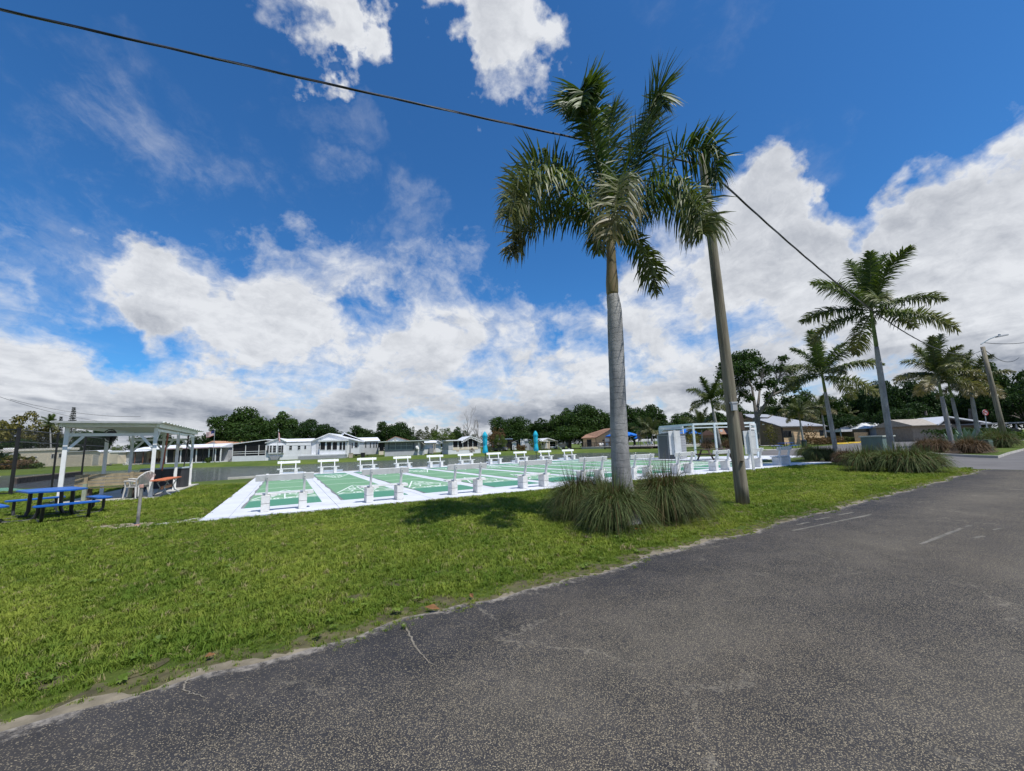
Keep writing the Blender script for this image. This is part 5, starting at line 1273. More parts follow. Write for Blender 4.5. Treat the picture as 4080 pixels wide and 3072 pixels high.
h.posts([927, 978, 1031, 1058], 1773, 1817, WHITE, 0, .1); h.wall('rail', 926, 1798, 1060, 1800, WHITE, -.04, .02); h.wall('rail', 926, 1806, 1060, 1808, WHITE, -.04, .02)
a = h.p(932, 1782); MB().prism([(a[0], a[1]), (a[0] + 1.5, a[1] - .9), (a[0] + 1.5, a[1] - 1.0), (a[0], a[1] - .1)], 2.6, 3.5, 'y').build('awning', LGREYSIDE, h.root)
# white gabled house
h = House('white_house', 'white gabled mobile home with bay of black shuttered windows and limp flag in front', 'house', 1057, 1240, 96, dY=3, group=G_H)
h.wall('wall', 1060, 1764, 1238, 1816, WHITESIDE, 0, 9); h.wall('skirting', 1058, 1815, 1239, 1840, WHITESIDE, -.06, 9, True)
h.gable('roof', 1055, 1764, 1108, 1745, 1140, 1759, WHITEROOF, 0, 9, .14, wallm=WHITESIDE)
h.ridge('roof_wing', 1112, 1243, 1759, 1746, WHITEROOF, .2, 8.6, .3)
h.wall('bay', 1072, 1772, 1130, 1807, WHITESIDE, -.5, 0)
for a, b in ((1076, 1084), (1088, 1101), (1108, 1121)): h.window(a, 1775, b, 1803, 1, d=-.5, rows=3)
for a in (1066, 1122): h.wall('shutter', a, 1775, a + 6, 1804, BLACK, -.56, -.505)
a, b = h.p(1074, 1817), h.p(1118, 1817); c = h.p(1096, 1832); MB().prism([a, b, (c[0] + .6, c[1]), (c[0] - .6, c[1])], -.5, -.08, 'y').build('bay_bracket', GREYSIDE, h.root)
h.window(1150, 1775, 1162, 1793, 1, rows=2); h.window(1184, 1775, 1196, 1793, 1, rows=2); h.window(1211, 1775, 1219, 1790)
for i in range(14): a = h.p(1140 + i * 7, 1774); MB().box(a[0], a[0] + .28, -.05, -.01, a[1], a[1] + .16).build('trim_scallop', WHITE, h.root)
# white house with porch and deck
h = House('deck_house', 'white house with black screened porch above a lattice fronted deck', 'house', 1200, 1432, 94, dY=2, group=G_H)
h.wall('wall', 1238, 1756, 1430, 1812, WHITESIDE, .4, 10); h.gable('roof', 1236, 1757, 1308, 1726, 1434, 1757, WHITEROOF, .2, 10, .18, wallm=WHITESIDE)
h.wall('deck', 1202, 1810, 1384, 1814, WHITESIDE, -2.4, .4)
for i in range(9): h.wall('skirt_slat', 1202, 1814.5 + i * 1.9, 1354, 1815.7 + i * 1.9, LGREYSIDE, -2.42, -2.38)
h.wall('deck_base', 1203, 1813, 1383, 1834, mat('lattice_back', (.32, .34, .36), .8), -2.36, .4, True)
h.wall('porch', 1281, 1760, 1382, 1811, WHITESIDE, -1.7, .4); h.wall('porch_roof', 1277, 1753, 1388, 1759, WHITEROOF, -2.1, .6)
for a, b in ((1283, 1303), (1308, 1327), (1331, 1350), (1358, 1369), (1372, 1382)): h.window(a, 1761, b, 1793, 1, SCREEN, d=-1.7)
h.window(1265, 1767, 1278, 1789, 1, rows=2, d=.4); h.wall('door', 1256, 1766, 1262, 1810, LGREYSIDE, .36, .395)
for i in range(6): h.posts([1206 + i * 14], 1790, 1811, WHITE, -2.3, .06, 'rail_post')
h.wall('hand_rail', 1205, 1790, 1278, 1791.6, WHITE, -2.34, -2.28); h.wall('gutter_pipe', 1384, 1760, 1387, 1822, WHITE, -.2, 0); h.wall('door', 1390, 1768, 1396, 1812, GREYSIDE, .36, .395); h.window(1398, 1764, 1404, 1786, 1, d=.4)
h.window(1430 - 20, 1762, 1424, 1784, 1, d=.4, rows=2)
h = House('twin_house', 'second white house with grey white sheet roof right of the deck house', 'house', 1362, 1512, 100, dY=4, group=G_H)
h.wall('wall', 1400, 1757, 1508, 1812, WHITESIDE, 0, 8); h.wall('side_wall', 1440, 1756, 1504, 1810, LGREYSIDE, -.4, 0); h.gable('roof', 1352, 1756, 1368, 1724, 1456, 1757, WHITEROOF, -.2, 8, .18); h.ridge('roof_wing', 1384, 1512, 1757, 1742, WHITEROOF, -.5, 7)
for a in (1452, 1471, 1485, 1495): h.window(a, 1763, a + 5, 1784, 1, d=-.4)
h.window(1430, 1762, 1442, 1785, 1, d=-.45, rows=2)
for px, lb, m in ((1398, 'tan wheelie bin beside the twin white house', PINK), (1446, 'black wheelie bin beside the twin white house', BLACK)):
    b = thing('wheelie_bin', lb, 'bin', (atd(px, 1815, 93).x, 93, .05), 0, 'bins'); MB().prism([(-.32, 0), (.32, 0), (.38, .95), (-.38, .95)], -.35, .35, 'y').build('body', m, b); MB().box(-.4, .4, -.4, .4, .95, 1.02).build('lid', m, b)
# grey house with rust red roof
h = House('grey_house', 'grey house with rust red shingle gable and a wide four pane window', 'house', 1506, 1708, 99, dY=3, group=G_H)
h.wall('wall', 1532, 1758, 1690, 1802, GREYSIDE, 0, 8); h.wall('skirting', 1532, 1800, 1690, 1818, LGREYSIDE, -.04, 8, True)
h.gable('roof', 1536, 1757, 1574, 1738, 1640, 1757, REDROOF, .5, 8, .1, wallm=WHITESIDE); h.wall('vent', 1570, 1748, 1576, 1754, PINK, .4, .49)
a, b = h.p(1506, 1763), h.p(1712, 1756); MB().prism([(a[0], a[1]), (b[0], b[1]), (b[0], b[1] + .2), (a[0], a[1] + .2)], -1.0, 6, 'y').build('porch_roof', mat('grey_green_trim', (.42, .47, .45), .6), h.root)
h.window(1552, 1761, 1641, 1791, 4, mat('grey_window_glass', (.10, .13, .14), .12), mat('pale_green_frame', (.45, .52, .50), .6), rows=2)
for a in (1545, 1642): h.wall('shutter', a, 1761, a + 7, 1790, mat('slate_shutter', (.08, .10, .11), .7), -.06, -.005)
h.wall('screen', 1512, 1765, 1528, 1802, SCREEN, -.2, -.1); h.wall('steps', 1510, 1798, 1528, 1812, CREAM, -.5, 0); h.wall('door', 1664, 1762, 1672, 1812, WHITESIDE, -.06, -.005); h.window(1677, 1764, 1684, 1790)
MB().tube([(h.p(1660, 1785)[0], -.7, h.p(1660, 1785)[1]), (h.p(1660, 1785)[0] + .25, -.82, h.p(1660, 1785)[1] + .1)], [.55, .5], 16).build('satellite_dish', WHITE, h.root)
a = h.p(1679, 1762); MB().prism([(a[0], a[1]), (a[0] + .8, a[1] - .7), (a[0] + .8, a[1] - .8), (a[0], a[1] - .1)], -1.2, -.05, 'y').build('awning', CREAM, h.root)
h = House('white_cottage', 'white cottage and carport partly hidden between the grey house and the screened white house', 'house', 1690, 1780, 112, dY=2, group=G_H)
h.wall('wall', 1690, 1762, 1725, 1808, WHITESIDE, 0, 5); h.ridge('roof', 1686, 1740, 1763, 1754, WHITEROOF, -.5, 5); h.wall('carport', 1728, 1764, 1758, 1802, WHITESIDE, 1, 6); h.gable('roof', 1724, 1768, 1745, 1753, 1768, 1766, WHITEROOF, .5, 6, .15, wallm=WHITESIDE); h.wall('shade_box', 1708, 1786, 1724, 1806, GREYSIDE, -1, -.1); h.posts([1726, 1732], 1768, 1804, PINK, -.6, .14)
# screened white house
h = House('screened_house', 'white house with wide dark screened front and scalloped gable behind the left teal umbrella', 'house', 1784, 1918, 98, dY=3, group=G_H)
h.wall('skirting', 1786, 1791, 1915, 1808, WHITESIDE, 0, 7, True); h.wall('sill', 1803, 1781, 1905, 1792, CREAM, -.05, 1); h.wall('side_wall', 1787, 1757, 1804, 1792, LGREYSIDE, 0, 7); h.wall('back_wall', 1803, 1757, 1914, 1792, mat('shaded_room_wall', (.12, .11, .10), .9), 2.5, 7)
for a, b in ((1805, 1823), (1826, 1842), (1845, 1863), (1866, 1882), (1885, 1903)): h.wall('screen', a, 1750 if a > 1843 else 1757, b, 1781, SCREEN, .02, .05)
h.posts([1804, 1824.5, 1843.5, 1864.5, 1883.5, 1904, 1912], 1756, 1790, WHITE, 0, .12)
h.gable('roof', 1836, 1757, 1872, 1737, 1918, 1755, WHITEROOF, -.3, 7, .16); h.wall('porch_roof', 1776, 1753, 1840, 1757, WHITEROOF, -.5, 6)
for i in range(14):
    f_ = i / 13; x = 1838 + 78 * f_; y = (1757 - 20 * (x - 1838) / 34) if x < 1872 else 1738 + 18 * (x - 1872) / 44; a = h.p(x, y + 4); MB().tube([(a[0], -.66, a[1] - .16), (a[0], -.6, a[1] - .16)], .16, 8).build('trim_scallop', WHITE, h.root)
h.wall('vent', 1818, 1793, 1828, 1799, PINK, -.03, -.004)
# right hand small homes and sheds
h = House('storage_hut', 'narrow white storage hut with a small gable right of the coach', 'shed', 2040, 2060, 125); h.wall('wall', 2042, 1764, 2058, 1792, WHITESIDE, 0, 2.4); h.gable('roof', 2040, 1764, 2050, 1759, 2060, 1764, WHITEROOF, 0, 2.4, .12, wallm=WHITESIDE); h.wall('door', 2046, 1776, 2050, 1790, GREYSIDE, -.05, -.004)
h = House('trailer_carport', 'open carport with white travel trailer between the storage hut and the grey shed', 'carport', 2052, 2106, 130); h.gable('roof', 2050, 1758, 2076, 1750, 2106, 1752, LGREYSIDE, 0, 6, .15); h.wall('back_wall', 2056, 1758, 2075, 1790, SCREEN, 3, 3.2); h.posts([2054, 2066, 2074, 2104], 1756, 1792, WHITE, 0, .14)
h = House('travel_trailer', 'white travel trailer parked under the open carport', 'trailer', 2074, 2106, 129); h.wall('body', 2075, 1749, 2104, 1774, WHITESIDE, 0, 5); h.wall('nose', 2076, 1773, 2100, 1780, LGREYSIDE, .1, 5); h.posts([2079, 2098], 1779, 1792, BLACK, 1, .25, 'wheel')
h = House('grey_shed', 'grey shed with steep roof left of the right teal umbrella', 'shed', 2092, 2128, 122); h.wall('wall', 2094, 1757, 2126, 1794, LGREYSIDE, 0, 3); h.wall('side_wall', 2110, 1757, 2126, 1794, GREYSIDE, -.05, 0); h.gable('roof', 2090, 1758, 2112, 1750, 2130, 1757, GREYROOF, 0, 3, .15)
h = House('cream_house', 'small cream house with gabled carport right of the right teal umbrella', 'house', 2148, 2222, 124, dY=2, group=G_H)
h.wall('wall', 2152, 1757, 2190, 1788, CREAM, 0, 6); h.gable('roof', 2148, 1758, 2183, 1745, 2224, 1757, WHITEROOF, -.2, 7, .2, wallm=CREAM); h.window(2160, 1762, 2167, 1774); h.wall('door', 2174, 1761, 2181, 1786, LGREYSIDE, -.06, -.005)
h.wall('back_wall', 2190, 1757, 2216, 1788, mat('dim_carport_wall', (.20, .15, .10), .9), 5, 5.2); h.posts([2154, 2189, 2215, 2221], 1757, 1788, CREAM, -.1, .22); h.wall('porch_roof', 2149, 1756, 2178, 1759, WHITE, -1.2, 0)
h = House('pink_shed', 'small pale shed with rounded white roof right of the cream house', 'shed', 2226, 2258, 126); h.wall('wall', 2229, 1767, 2255, 1783, mat('pale_pink_siding', (.62, .56, .52), .7), 0, 2.2); h.gable('roof', 2226, 1768, 2241, 1761, 2258, 1767, WHITEROOF, 0, 2.2, .2)
h = House('camper_trailer', 'blue grey camper trailer under the big oak, left of the pool house', 'trailer', 2256, 2284, 132); h.wall('body', 2260, 1750, 2279, 1778, mat('pale_blue_camper', (.45, .52, .58), .5), 0, 4); h.wall('roof_unit', 2270, 1745, 2276, 1750, WHITE, 1, 2); h.window(2262, 1757, 2266, 1765); h.posts([2264, 2275], 1777, 1783, TYRE, 1, .4, 'wheel')
# vehicles
def car(label, px, Y, rz, m, sc=1.0, pick=False, name='parked_car'):
    t = thing(name, label, 'truck' if pick else 'car', (atd(px, 1790, Y).x, Y, 0), rz, 'parked cars'); t.scale = (sc,) * 3
    MB().prism([(-2.2, .35), (2.2, .35), (2.25, .7), (2.1, .88), (1.1, .95), (-2.1, .95), (-2.25, .7)], -.85, .85, 'y').build('body', m, t, bevel=.05)
    cab = [(-1.7, .94), (1.05, .94), (.4, 1.45), (-1.2, 1.45)] if not pick else [(-.3, .94), (1.25, .94), (.75, 1.65), (-.2, 1.65)]
    MB().prism(cab, -.74, .74, 'y').build('cabin', GLASS, t, bevel=.03)
    MB().prism([(cab[3][0] - .05, cab[3][1] - .02), (cab[2][0] + .05, cab[2][1] - .02), (cab[2][0], cab[2][1] + .04), (cab[3][0], cab[3][1] + .04)], -.7, .7, 'y').build('roof', m, t)
    for sx in (-1.4, 1.4):
        for sy in (-1, 1):
            w_ = MB().tube([(sx, sy * .68, .33), (sx, sy * .9, .33)], .33, 12).build('wheel', TYRE, t); MB().tube([(sx, sy * .9, .33), (sx, sy * .91, .33)], .2, 10).build('rim', CHROME, w_)
    for sy in (-.6, .6): MB().box(2.17, 2.26, sy - .18, sy + .18, .66, .8).build('headlight', CHROME, t); MB().box(-2.26, -2.19, sy - .18, sy + .18, .68, .84).build('tail_light', REDPAINT, t)
    MB().box(2.2, 2.27, -.3, .3, .45, .55).build('number_plate', WHITE, t); return t
car('silver car parked between the white cottage and the screened white house', 1772, 110, -1.4, SILVER, 1.1)
car('dark grey pickup truck parked in front of the coach', 1990, 122, -.6, mat('grey_truck_paint', (.10, .10, .105), .35), 1.15, True)
car('red car half hidden left of the dark pickup', 1957, 126, -1.3, REDPAINT, 1.1)
car('silver car parked inside the cream house carport', 2202, 127.5, -1.57, SILVER, 1.0)
car('dark car with red tail light under the right hand carport', 4000, 62, 2.6, DARKCAR, 1.15)
t = thing('motor_coach', 'black and gold motor coach parked under the oaks left of the storage hut', 'bus', (atd(2004, 1790, 128).x, 128, 0), -.15)
MB().box(-1.9, 1.5, 0, 9, .6, 3.5).build('body', BUSPAINT, t, bevel=.12); MB().box(-1.5, 1.1, -.05, -.003, 1.6, 2.9).build('windscreen', mat('coach_glass', (.16, .18, .16), .1), t); MB().box(-2.6, 3.0, -.2, 8, 3.5, 3.75).build('awning', mat('blue_grey_awning', (.30, .38, .48), .6), t)
MB().box(1.55, 3.2, .2, 7, .6, 3.3).build('slide_out', BUSPAINT, t)
for sx in (-1.3, .9): MB().tube([(sx, .8, .5), (sx + .35, .8, .5)], .5, 12).build('wheel', TYRE, t); MB().box(sx - .1, sx + .35, -.04, -.002, .85, 1.15).build('headlight', CHROME, t)
MB().box(-1.6, 1.2, -.06, -.002, 1.25, 1.4).build('grille', mat('gold_trim', (.4, .3, .12), .4), t); MB().tube([(-2.1, -.1, 2.8), (-2.15, -.3, 2.4)], .1, 6).build('mirror', BLACK, t)
h = House('white_camper', 'white camper roof showing left of the motor coach', 'trailer', 1955, 1992, 134); h.wall('body', 1957, 1760, 1970, 1790, WHITESIDE, 0, 4); h.wall('roof_unit', 1972, 1754, 1988, 1762, WHITE, 0, 4)

# flags
def flag(px0, py0, px1, py1, pole, Y, label, limp=False):
    base = atd(pole, 1830, Y); t = thing('flag_pole', label, 'flag', (base.x, Y, 0), 0, 'flags on poles'); H_ = atd(pole, py0 - 6, Y).z
    MB().tube([(0, 0, 0), (0, 0, H_)], [.06, .045], 6).build('pole', GALV, t); MB().tube([(0, 0, H_), (0, 0, H_ + .16)], .09, 8).build('finial', WHITE, t)
    w_ = (px1 - px0) / F * Y * 1.0; hh = (py1 - py0) / F * Y; sgn = -1
    if limp: sgn = 1
    f = MB(); n = 12
    for i in range(13):
        f.cur = 1 if i % 2 else 0
        for j in range(n):
            P_ = []
            for (jj, ii) in ((j, i), (j + 1, i), (j + 1, i + 1), (j, i + 1)):
                a = jj / n; z = H_ - .1 - hh * ii / 13
                if limp: P_.append((sgn * w_ * a * (.4 + .6 * ii / 13), .15 * math.sin(a * 9), z - a * hh * .25))
                else: P_.append((sgn * w_ * a, .12 * math.sin(a * 8), z - a * .35 + .1 * math.sin(a * 7)))
            f.cur = 2 if (i < 7 and j < 5) else (1 if i % 2 else 0); f.add(P_, [(0, 1, 2, 3)])
    f.build('flag', [REDPAINT, WHITE, NAVY], t)
flag(811, 1720, 846, 1741, 848, 93, 'striped flag flying left from a tall pole before the orange brown roof')
flag(1098, 1722, 1108, 1757, 1104, 92, 'limp striped flag on a pole before the white gabled house', True)

# pool house, deck, dock
h = House('pool_house', 'tan pool house with brown shingle roof left of the big palm trunk', 'house', 2322, 2445, 118, .5, dY=-4)
h.wall('wall', 2326, 1743, 2446, 1782, TAN, 0, 9, True)
for i in range(11): h.wall('siding_board', 2378.5, 1744 + i * 3.3, 2446, 1746.4 + i * 3.3, TAN, -.07, -.004)
u0, we = h.p(2321, 1745); u1, _ = h.p(2380, 1743); u2, wr = h.p(2440, 1706)
rb = MB(); rb.add([(u0, -.5, we), (u1 + .2, -.6, we + .05), (u2 + .6, -.6, wr + .02), (u2 - 3.0, 4.6, wr + .1), (u0 - .1, 4.4, we + 1.0)], [(0, 1, 2, 3, 4)]); 
rb.add([(u0, -.5, we - .2), (u1 + .2, -.6, we - .15), (u2 + .6, -.6, wr - .18), (u0, -.5, we), (u1 + .2, -.6, we + .05), (u2 + .6, -.6, wr + .02)], [(0, 1, 4, 3), (1, 2, 5, 4)]); rb.build('roof', BROWNROOF, h.root)
a, b, c = h.p(2380, 1744), h.p(2446, 1744), h.p(2440, 1708); MB().prism([(a[0], a[1] - .2), (b[0], b[1] - .2), (c[0], c[1] - .1)], -.06, .1, 'y').build('gable_wall', TAN, h.root)
h.wall('door', 2342, 1751, 2360, 1780, SCREEN, -.08, -.005); h.wall('notice_board', 2415, 1746, 2432, 1760, WHITE, -.14, -.075); h.wall('notice_board', 2404, 1752, 2412, 1757, BLACK, -.12, -.075); h.wall('corner_board', 2377, 1744, 2380, 1781, mat('dark_trim', (.16, .12, .09), .7), -.09, -.005)
PD = MB(); d0, d1 = 101, 128
q_ = [atd(2318, 1800, 116), atd(2430, 1800, 104), atd(2640, 1800, 90), atd(2960, 1800, 96), atd(2960, 1800, 125), atd(2318, 1800, 130)]
PD.prism([(p.x, p.y) for p in q_], -.1, .48, 'z'); PD.build('pool_deck', CONC, kind='structure')
t = thing('pool_fence', 'low black railing along the front of the pool deck', 'fence')
for a, b in zip(q_[:3] , q_[1:4]):
    L_ = (b - a).length; A, B = Vector((a.x, a.y, .48)), Vector((b.x, b.y, .48)); n = max(2, int(L_ / 1.9))
    for i in range(n): p = A.lerp(B, i / n); MB().tube([p, p + Vector((0, 0, 1.25))], .05, 5).build('post', BLACK, t)
    for z in (.15, 1.2): MB().tube([A + Vector((0, 0, z)), B + Vector((0, 0, z))], .03, 5).build('rail', BLACK, t)
    pk = MB()
    for i in range(int(L_ / .16)): p = A.lerp(B, i * .16 / L_); pk.bar(p + Vector((0, 0, .15)), p + Vector((0, 0, 1.2)), .022, .022)
    pk.build('pickets', BLACK, t).__setitem__('kind', 'stuff')
def lounger(loc, rz, label, back=.9):
    t = thing('sun_lounger', label, 'lounger', loc, rz, 'white pool loungers')
    for i in range(7): MB().box(-.34, .34, -.9 + i * .17, -.9 + i * .17 + .14, .36, .40).build('seat_slat', POOLW, t)
    for i in range(5):
        y = .32 + i * .15 * math.cos(back); z = .38 + i * .17 * math.sin(back); MB().bar((-.34, y, z), (.34, y, z), .03, .13, (0, math.cos(back), math.sin(back))).build('back_slat', POOLW, t)
    for sx in (-.32, .32):
        for y in (-.75, .3): MB().bar((sx, y, 0), (sx, y, .38), .05, .05).build('leg', POOLW, t)
        MB().bar((sx, -.92, .34), (sx, .35, .34), .05, .05).build('side_rail', POOLW, t)
    return t
l0 = None
for i, (px, Y, lb) in enumerate(((2396, 113, 'white sun lounger nearest the pool house corner'), (2409, 112, 'second white sun lounger from the pool house corner'), (2422, 111, 'third white sun lounger, close to the big palm trunk'),
        (2575, 103, 'white sun lounger right of the small blue umbrella'), (2588, 104, 'tall backed white sun lounger before the yellow green palm'), (2600, 101, 'white sun lounger just left of the canopy frame post'), (2738, 104, 'white sun lounger under the large blue umbrella'),
        (2752, 107, 'white sun lounger beside the umbrella pole'), (2800, 105, 'white sun lounger with raised back left of the canopy middle post'), (2822, 106, 'white sun lounger behind the canopy middle post'), (2774, 108, 'white sun lounger behind the second canopy post'), (2842, 104, 'white sun lounger left of the palm trunk behind the canopy'))):
    loc = Vector((atd(px, 1780, Y).x, Y, .48)); rz = .4 + .5 * R.uniform(-1, 1)
    if l0 is None: l0 = lounger(loc, rz, lb)
    else: dup(l0, loc, rz, lb)
def parasol(px, Y, top, edge, half, label):
    x = atd(px, 1740, Y).x; H_ = atd(px, top, Y).z - .48; E_ = atd(px, edge, Y).z - .48; t = thing('blue_parasol', label, 'umbrella', (x, Y, .48), .3, 'open blue pool umbrellas'); r = half / F * Y
    MB().tube([(0, 0, 0), (0, 0, H_)], .07, 8).build('pole', LGREYSIDE, t); c_ = MB(); n = 8; P_ = [(r * math.cos(2 * math.pi * i / n), r * math.sin(2 * math.pi * i / n)) for i in range(n)]
    for i in range(n): a, b = P_[i], P_[(i + 1) % n]; c_.add([(0, 0, H_), (a[0], a[1], E_), (b[0], b[1], E_), (a[0], a[1], E_ - .25), (b[0], b[1], E_ - .25), (a[0] * .5, a[1] * .5, H_ - (H_ - E_) * .42), (b[0] * .5, b[1] * .5, H_ - (H_ - E_) * .42)], [(0, 5, 6), (5, 1, 2, 6), (1, 3, 4, 2)])
    c_.build('canopy', BLUEC, t)
parasol(2478, 112, 1716, 1735, 66, 'large open blue umbrella behind the big palm trunk'); parasol(2542, 108, 1736, 1745, 17, 'smaller open blue umbrella right of the big palm trunk'); parasol(2734, 110, 1708, 1727, 58, 'large open blue umbrella seen through the canopy frame')
t = thing('dock', 'dark timber dock on posts reaching out from the pool deck over the pond', 'dock')
A, B = atd(2424, 1795, 96), atd(2612, 1795, 84); dr_ = (B - A).normalized(); dr_.z = 0; nr_ = Vector((-dr_.y, dr_.x, 0)); n = 26
A.z = B.z = 0
for i in range(n):
    p = A.lerp(B, (i + .5) / n); w_ = (B - A).length / n * .92; MB().bar(p - nr_ * 1.2 + Vector((0, 0, .44)), p + nr_ * 6 + Vector((0, 0, .44)), w_, .06).build('deck_board', GREYWOOD, t)
for i in range(7):
    for q in (-1.0, 3): p = A.lerp(B, i / 6) + nr_ * q; MB().tube([Vector((p.x, p.y, -1.3)), Vector((p.x, p.y, .42))], .16, 6).build('pile', GREYWOOD, t)
MB().bar(A - nr_ * 1.24 + Vector((0, 0, .33)), B - nr_ * 1.24 + Vector((0, 0, .33)), .08, .28).build('edge_beam', GREYWOOD, t)
p = at(2255, 1806, -.5); t = thing('fountain', 'small water jet spraying up in a V from the pond', 'fountain', p)
SPR = mat('spray', (.75, .77, .8), .3, .1)
MB().tube([(0, 0, -.1), (0, 0, .1)], .2, 8).build('nozzle', BLACK, t)
for dx, ln_ in ((-2.0, 2.4), (.8, 1.3)):
    s_ = MB(); rr = random.Random(4)
    for i in range(70): f_ = rr.random(); c_ = Vector((dx * f_ + rr.gauss(0, .10 * f_ + .01), rr.gauss(0, .1), ln_ * (f_ - .25 * f_ * f_) + rr.gauss(0, .05))); e = .035; s_.add([c_ + Vector((e, 0, 0)), c_ + Vector((0, 0, e * 2)), c_ + Vector((-e, 0, 0)), c_ + Vector((0, e, -e))], [(0, 1, 2), (0, 2, 3), (0, 3, 1), (1, 3, 2)])
    s_.build('jet', SPR, t)
# wooden seawall spur in the pond at the left
t = thing('timber_seawall', 'dark timber seawall spur standing in the pond behind the fence', 'seawall')
A, B = at(62, 1920, -.3), at(320, 1890, -.3)
for i in range(24): p = A.lerp(B, i / 23); q = A.lerp(B, (i + .9) / 23); MB().bar(Vector((p.x, p.y, -.35)), Vector((q.x, q.y, -.35)), .15, .75).build('seawall_plank', GREYWOOD, t)
MB().bar(Vector((A.x, A.y, .06)), Vector((B.x, B.y, .06)), .3, .1).build('cap_rail', TIMBER, t)

# ------------------------------------------------------------------ clubhouse and the right hand side
h = House('clubhouse', 'tan clubhouse with wide grey shingle hip roof behind the utility pole', 'house', 2940, 3290, 80, dY=-2)
def hp(px, py, Y): q = atd(px, py, Y) - h.P0; c_, s_ = math.cos(-h.root.rotation_euler.z), math.sin(-h.root.rotation_euler.z); return Vector((q.x * c_ - q.y * s_, q.x * s_ + q.y * c_, q.z))
c0 = hp(3113, 1700, 78); l0_ = hp(2934, 1700, 94); r0_ = hp(3284, 1700, 84); ze = c0.z
for nm, a, b, m, nB in (('left', l0_, c0, DTAN, 12), ('right', c0, r0_, TAN, 12)):  # left wall takes the tan with shade painted in, right wall the plain tan
    d = Vector((b.x - a.x, b.y - a.y, 0)); n_ = Vector((d.y, -d.x, 0)).normalized()
    if n_.y > 0: n_ = -n_
    q = MB(); q.add([(a.x, a.y, -.05), (b.x, b.y, -.05), (b.x, b.y, ze), (a.x, a.y, ze)], [(0, 1, 2, 3)]); q.build('wall', m, h.root)
    for i in range(nB):
        z0 = .2 + (ze - .2) * i / nB; z1 = z0 + (ze - .2) / nB - .03; o0 = n_ * .06; o1 = n_ * .015
        q = MB(); q.add([(a.x + o0.x, a.y + o0.y, z0), (b.x + o0.x, b.y + o0.y, z0), (b.x + o1.x, b.y + o1.y, z1), (a.x + o1.x, a.y + o1.y, z1), (a.x, a.y, z0), (b.x, b.y, z0)], [(0, 1, 2, 3), (0, 4, 5, 1)]); q.build('siding_board', m, h.root)
pk0 = hp(2953, 1649, 92); pk1 = hp(3056, 1651, 97); rr_ = hp(3290, 1698, 84); cc = c0 + Vector((-.3, -.6, .05)); cr = Vector((rr_.x, rr_.y - .5, cc.z))
l0_.z = ze; bl_ = l0_ + Vector((-.3, .5, .05)); pk0 = pk0 + Vector((-.5, 0, 0))
q = MB(); q.add([tuple(cc), tuple(cr), tuple(pk1), tuple(pk0)], [(0, 1, 2, 3)]); q.add([tuple(cr), (cr.x + 2, cr.y + 18, cc.z), tuple(pk1)], [(0, 1, 2)]); q.add([tuple(pk0), tuple(pk1), (cr.x + 2, cr.y + 18, cc.z), (bl_.x, bl_.y + 8, cc.z)], [(0, 1, 2, 3)])
o = q.build('roof', GREYROOF, h.root)
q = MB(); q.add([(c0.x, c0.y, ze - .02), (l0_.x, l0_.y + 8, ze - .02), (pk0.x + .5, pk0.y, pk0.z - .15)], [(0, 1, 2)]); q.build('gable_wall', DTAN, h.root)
FASC = mat('dark_fascia', (.10, .10, .11), .6)
MB().bar(cc - Vector((0, 0, .12)), cr - Vector((0, 0, .12)), .1, .2).build('fascia', FASC, h.root); MB().bar(pk0 - Vector((0, 0, .1)), cc - Vector((0, 0, .12)), .1, .2).build('fascia', FASC, h.root)
MB().bar((c0.x, c0.y - .1, 0), (c0.x, c0.y - .1, ze), .2, .2).build('corner_board', SCREEN, h.root)
def onwall(px0, py0, px1, py1, a, b, m, nm, d=.12):
    A_, B_ = h.root.matrix_basis, None
    aw, bw = h.P0 + Matrix.Rotation(h.root.rotation_euler.z, 3, 'Z') @ a, h.P0 + Matrix.Rotation(h.root.rotation_euler.z, 3, 'Z') @ b
    def hit(px, py):
        r_ = ray(px, py); dx, dy = bw.x - aw.x, bw.y - aw.y; den_ = r_[0] * dy - r_[1] * dx; t_ = (aw.x * dy - aw.y * dx) / den_; return Vector((t_ * r_[0], t_ * r_[1], EYE + t_ * r_[2]))
    p0, p1 = hit(px0, py0), hit(px1, py1); n_ = Vector((bw.y - aw.y, -(bw.x - aw.x), 0)).normalized() * d
    if n_.y > 0: n_ = -n_
    iv = Matrix.Rotation(-h.root.rotation_euler.z, 3, 'Z'); g = [iv @ (v - h.P0) for v in (Vector((p0.x, p0.y, p1.z)) + n_, Vector((p1.x, p1.y, p1.z)) + n_, Vector((p1.x, p1.y, p0.z)) + n_, Vector((p0.x, p0.y, p0.z)) + n_)]
    nn = iv @ n_ * .9; q = MB(); q.add(g + [v - nn for v in g], [(0, 1, 2, 3), (7, 6, 5, 4), (0, 4, 5, 1), (1, 5, 6, 2), (2, 6, 7, 3), (3, 7, 4, 0)]); return q.build(nm, m, h.root)
onwall(3115, 1717, 3153, 1741, c0, r0_, SCREEN, 'window'); 
for a in (3116, 3129, 3142): onwall(a, 1719, a + 10, 1739, c0, r0_, GLASS, 'pane', .16)
onwall(3263, 1715, 3281, 1735, c0, r0_, GLASS, 'window'); onwall(3114, 1701, 3284, 1711, c0, r0_, mat('tan_red_band', (.33, .20, .13), .7), 'trim_board', .10)
o = onwall(3036, 1689, 3044, 1693, l0_, c0, WHITE, 'wall_lamp', .3)
h = House('snack_bar', 'brown roofed pool building with dark glazed front left of the utility pole', 'house', 2855, 2945, 98)
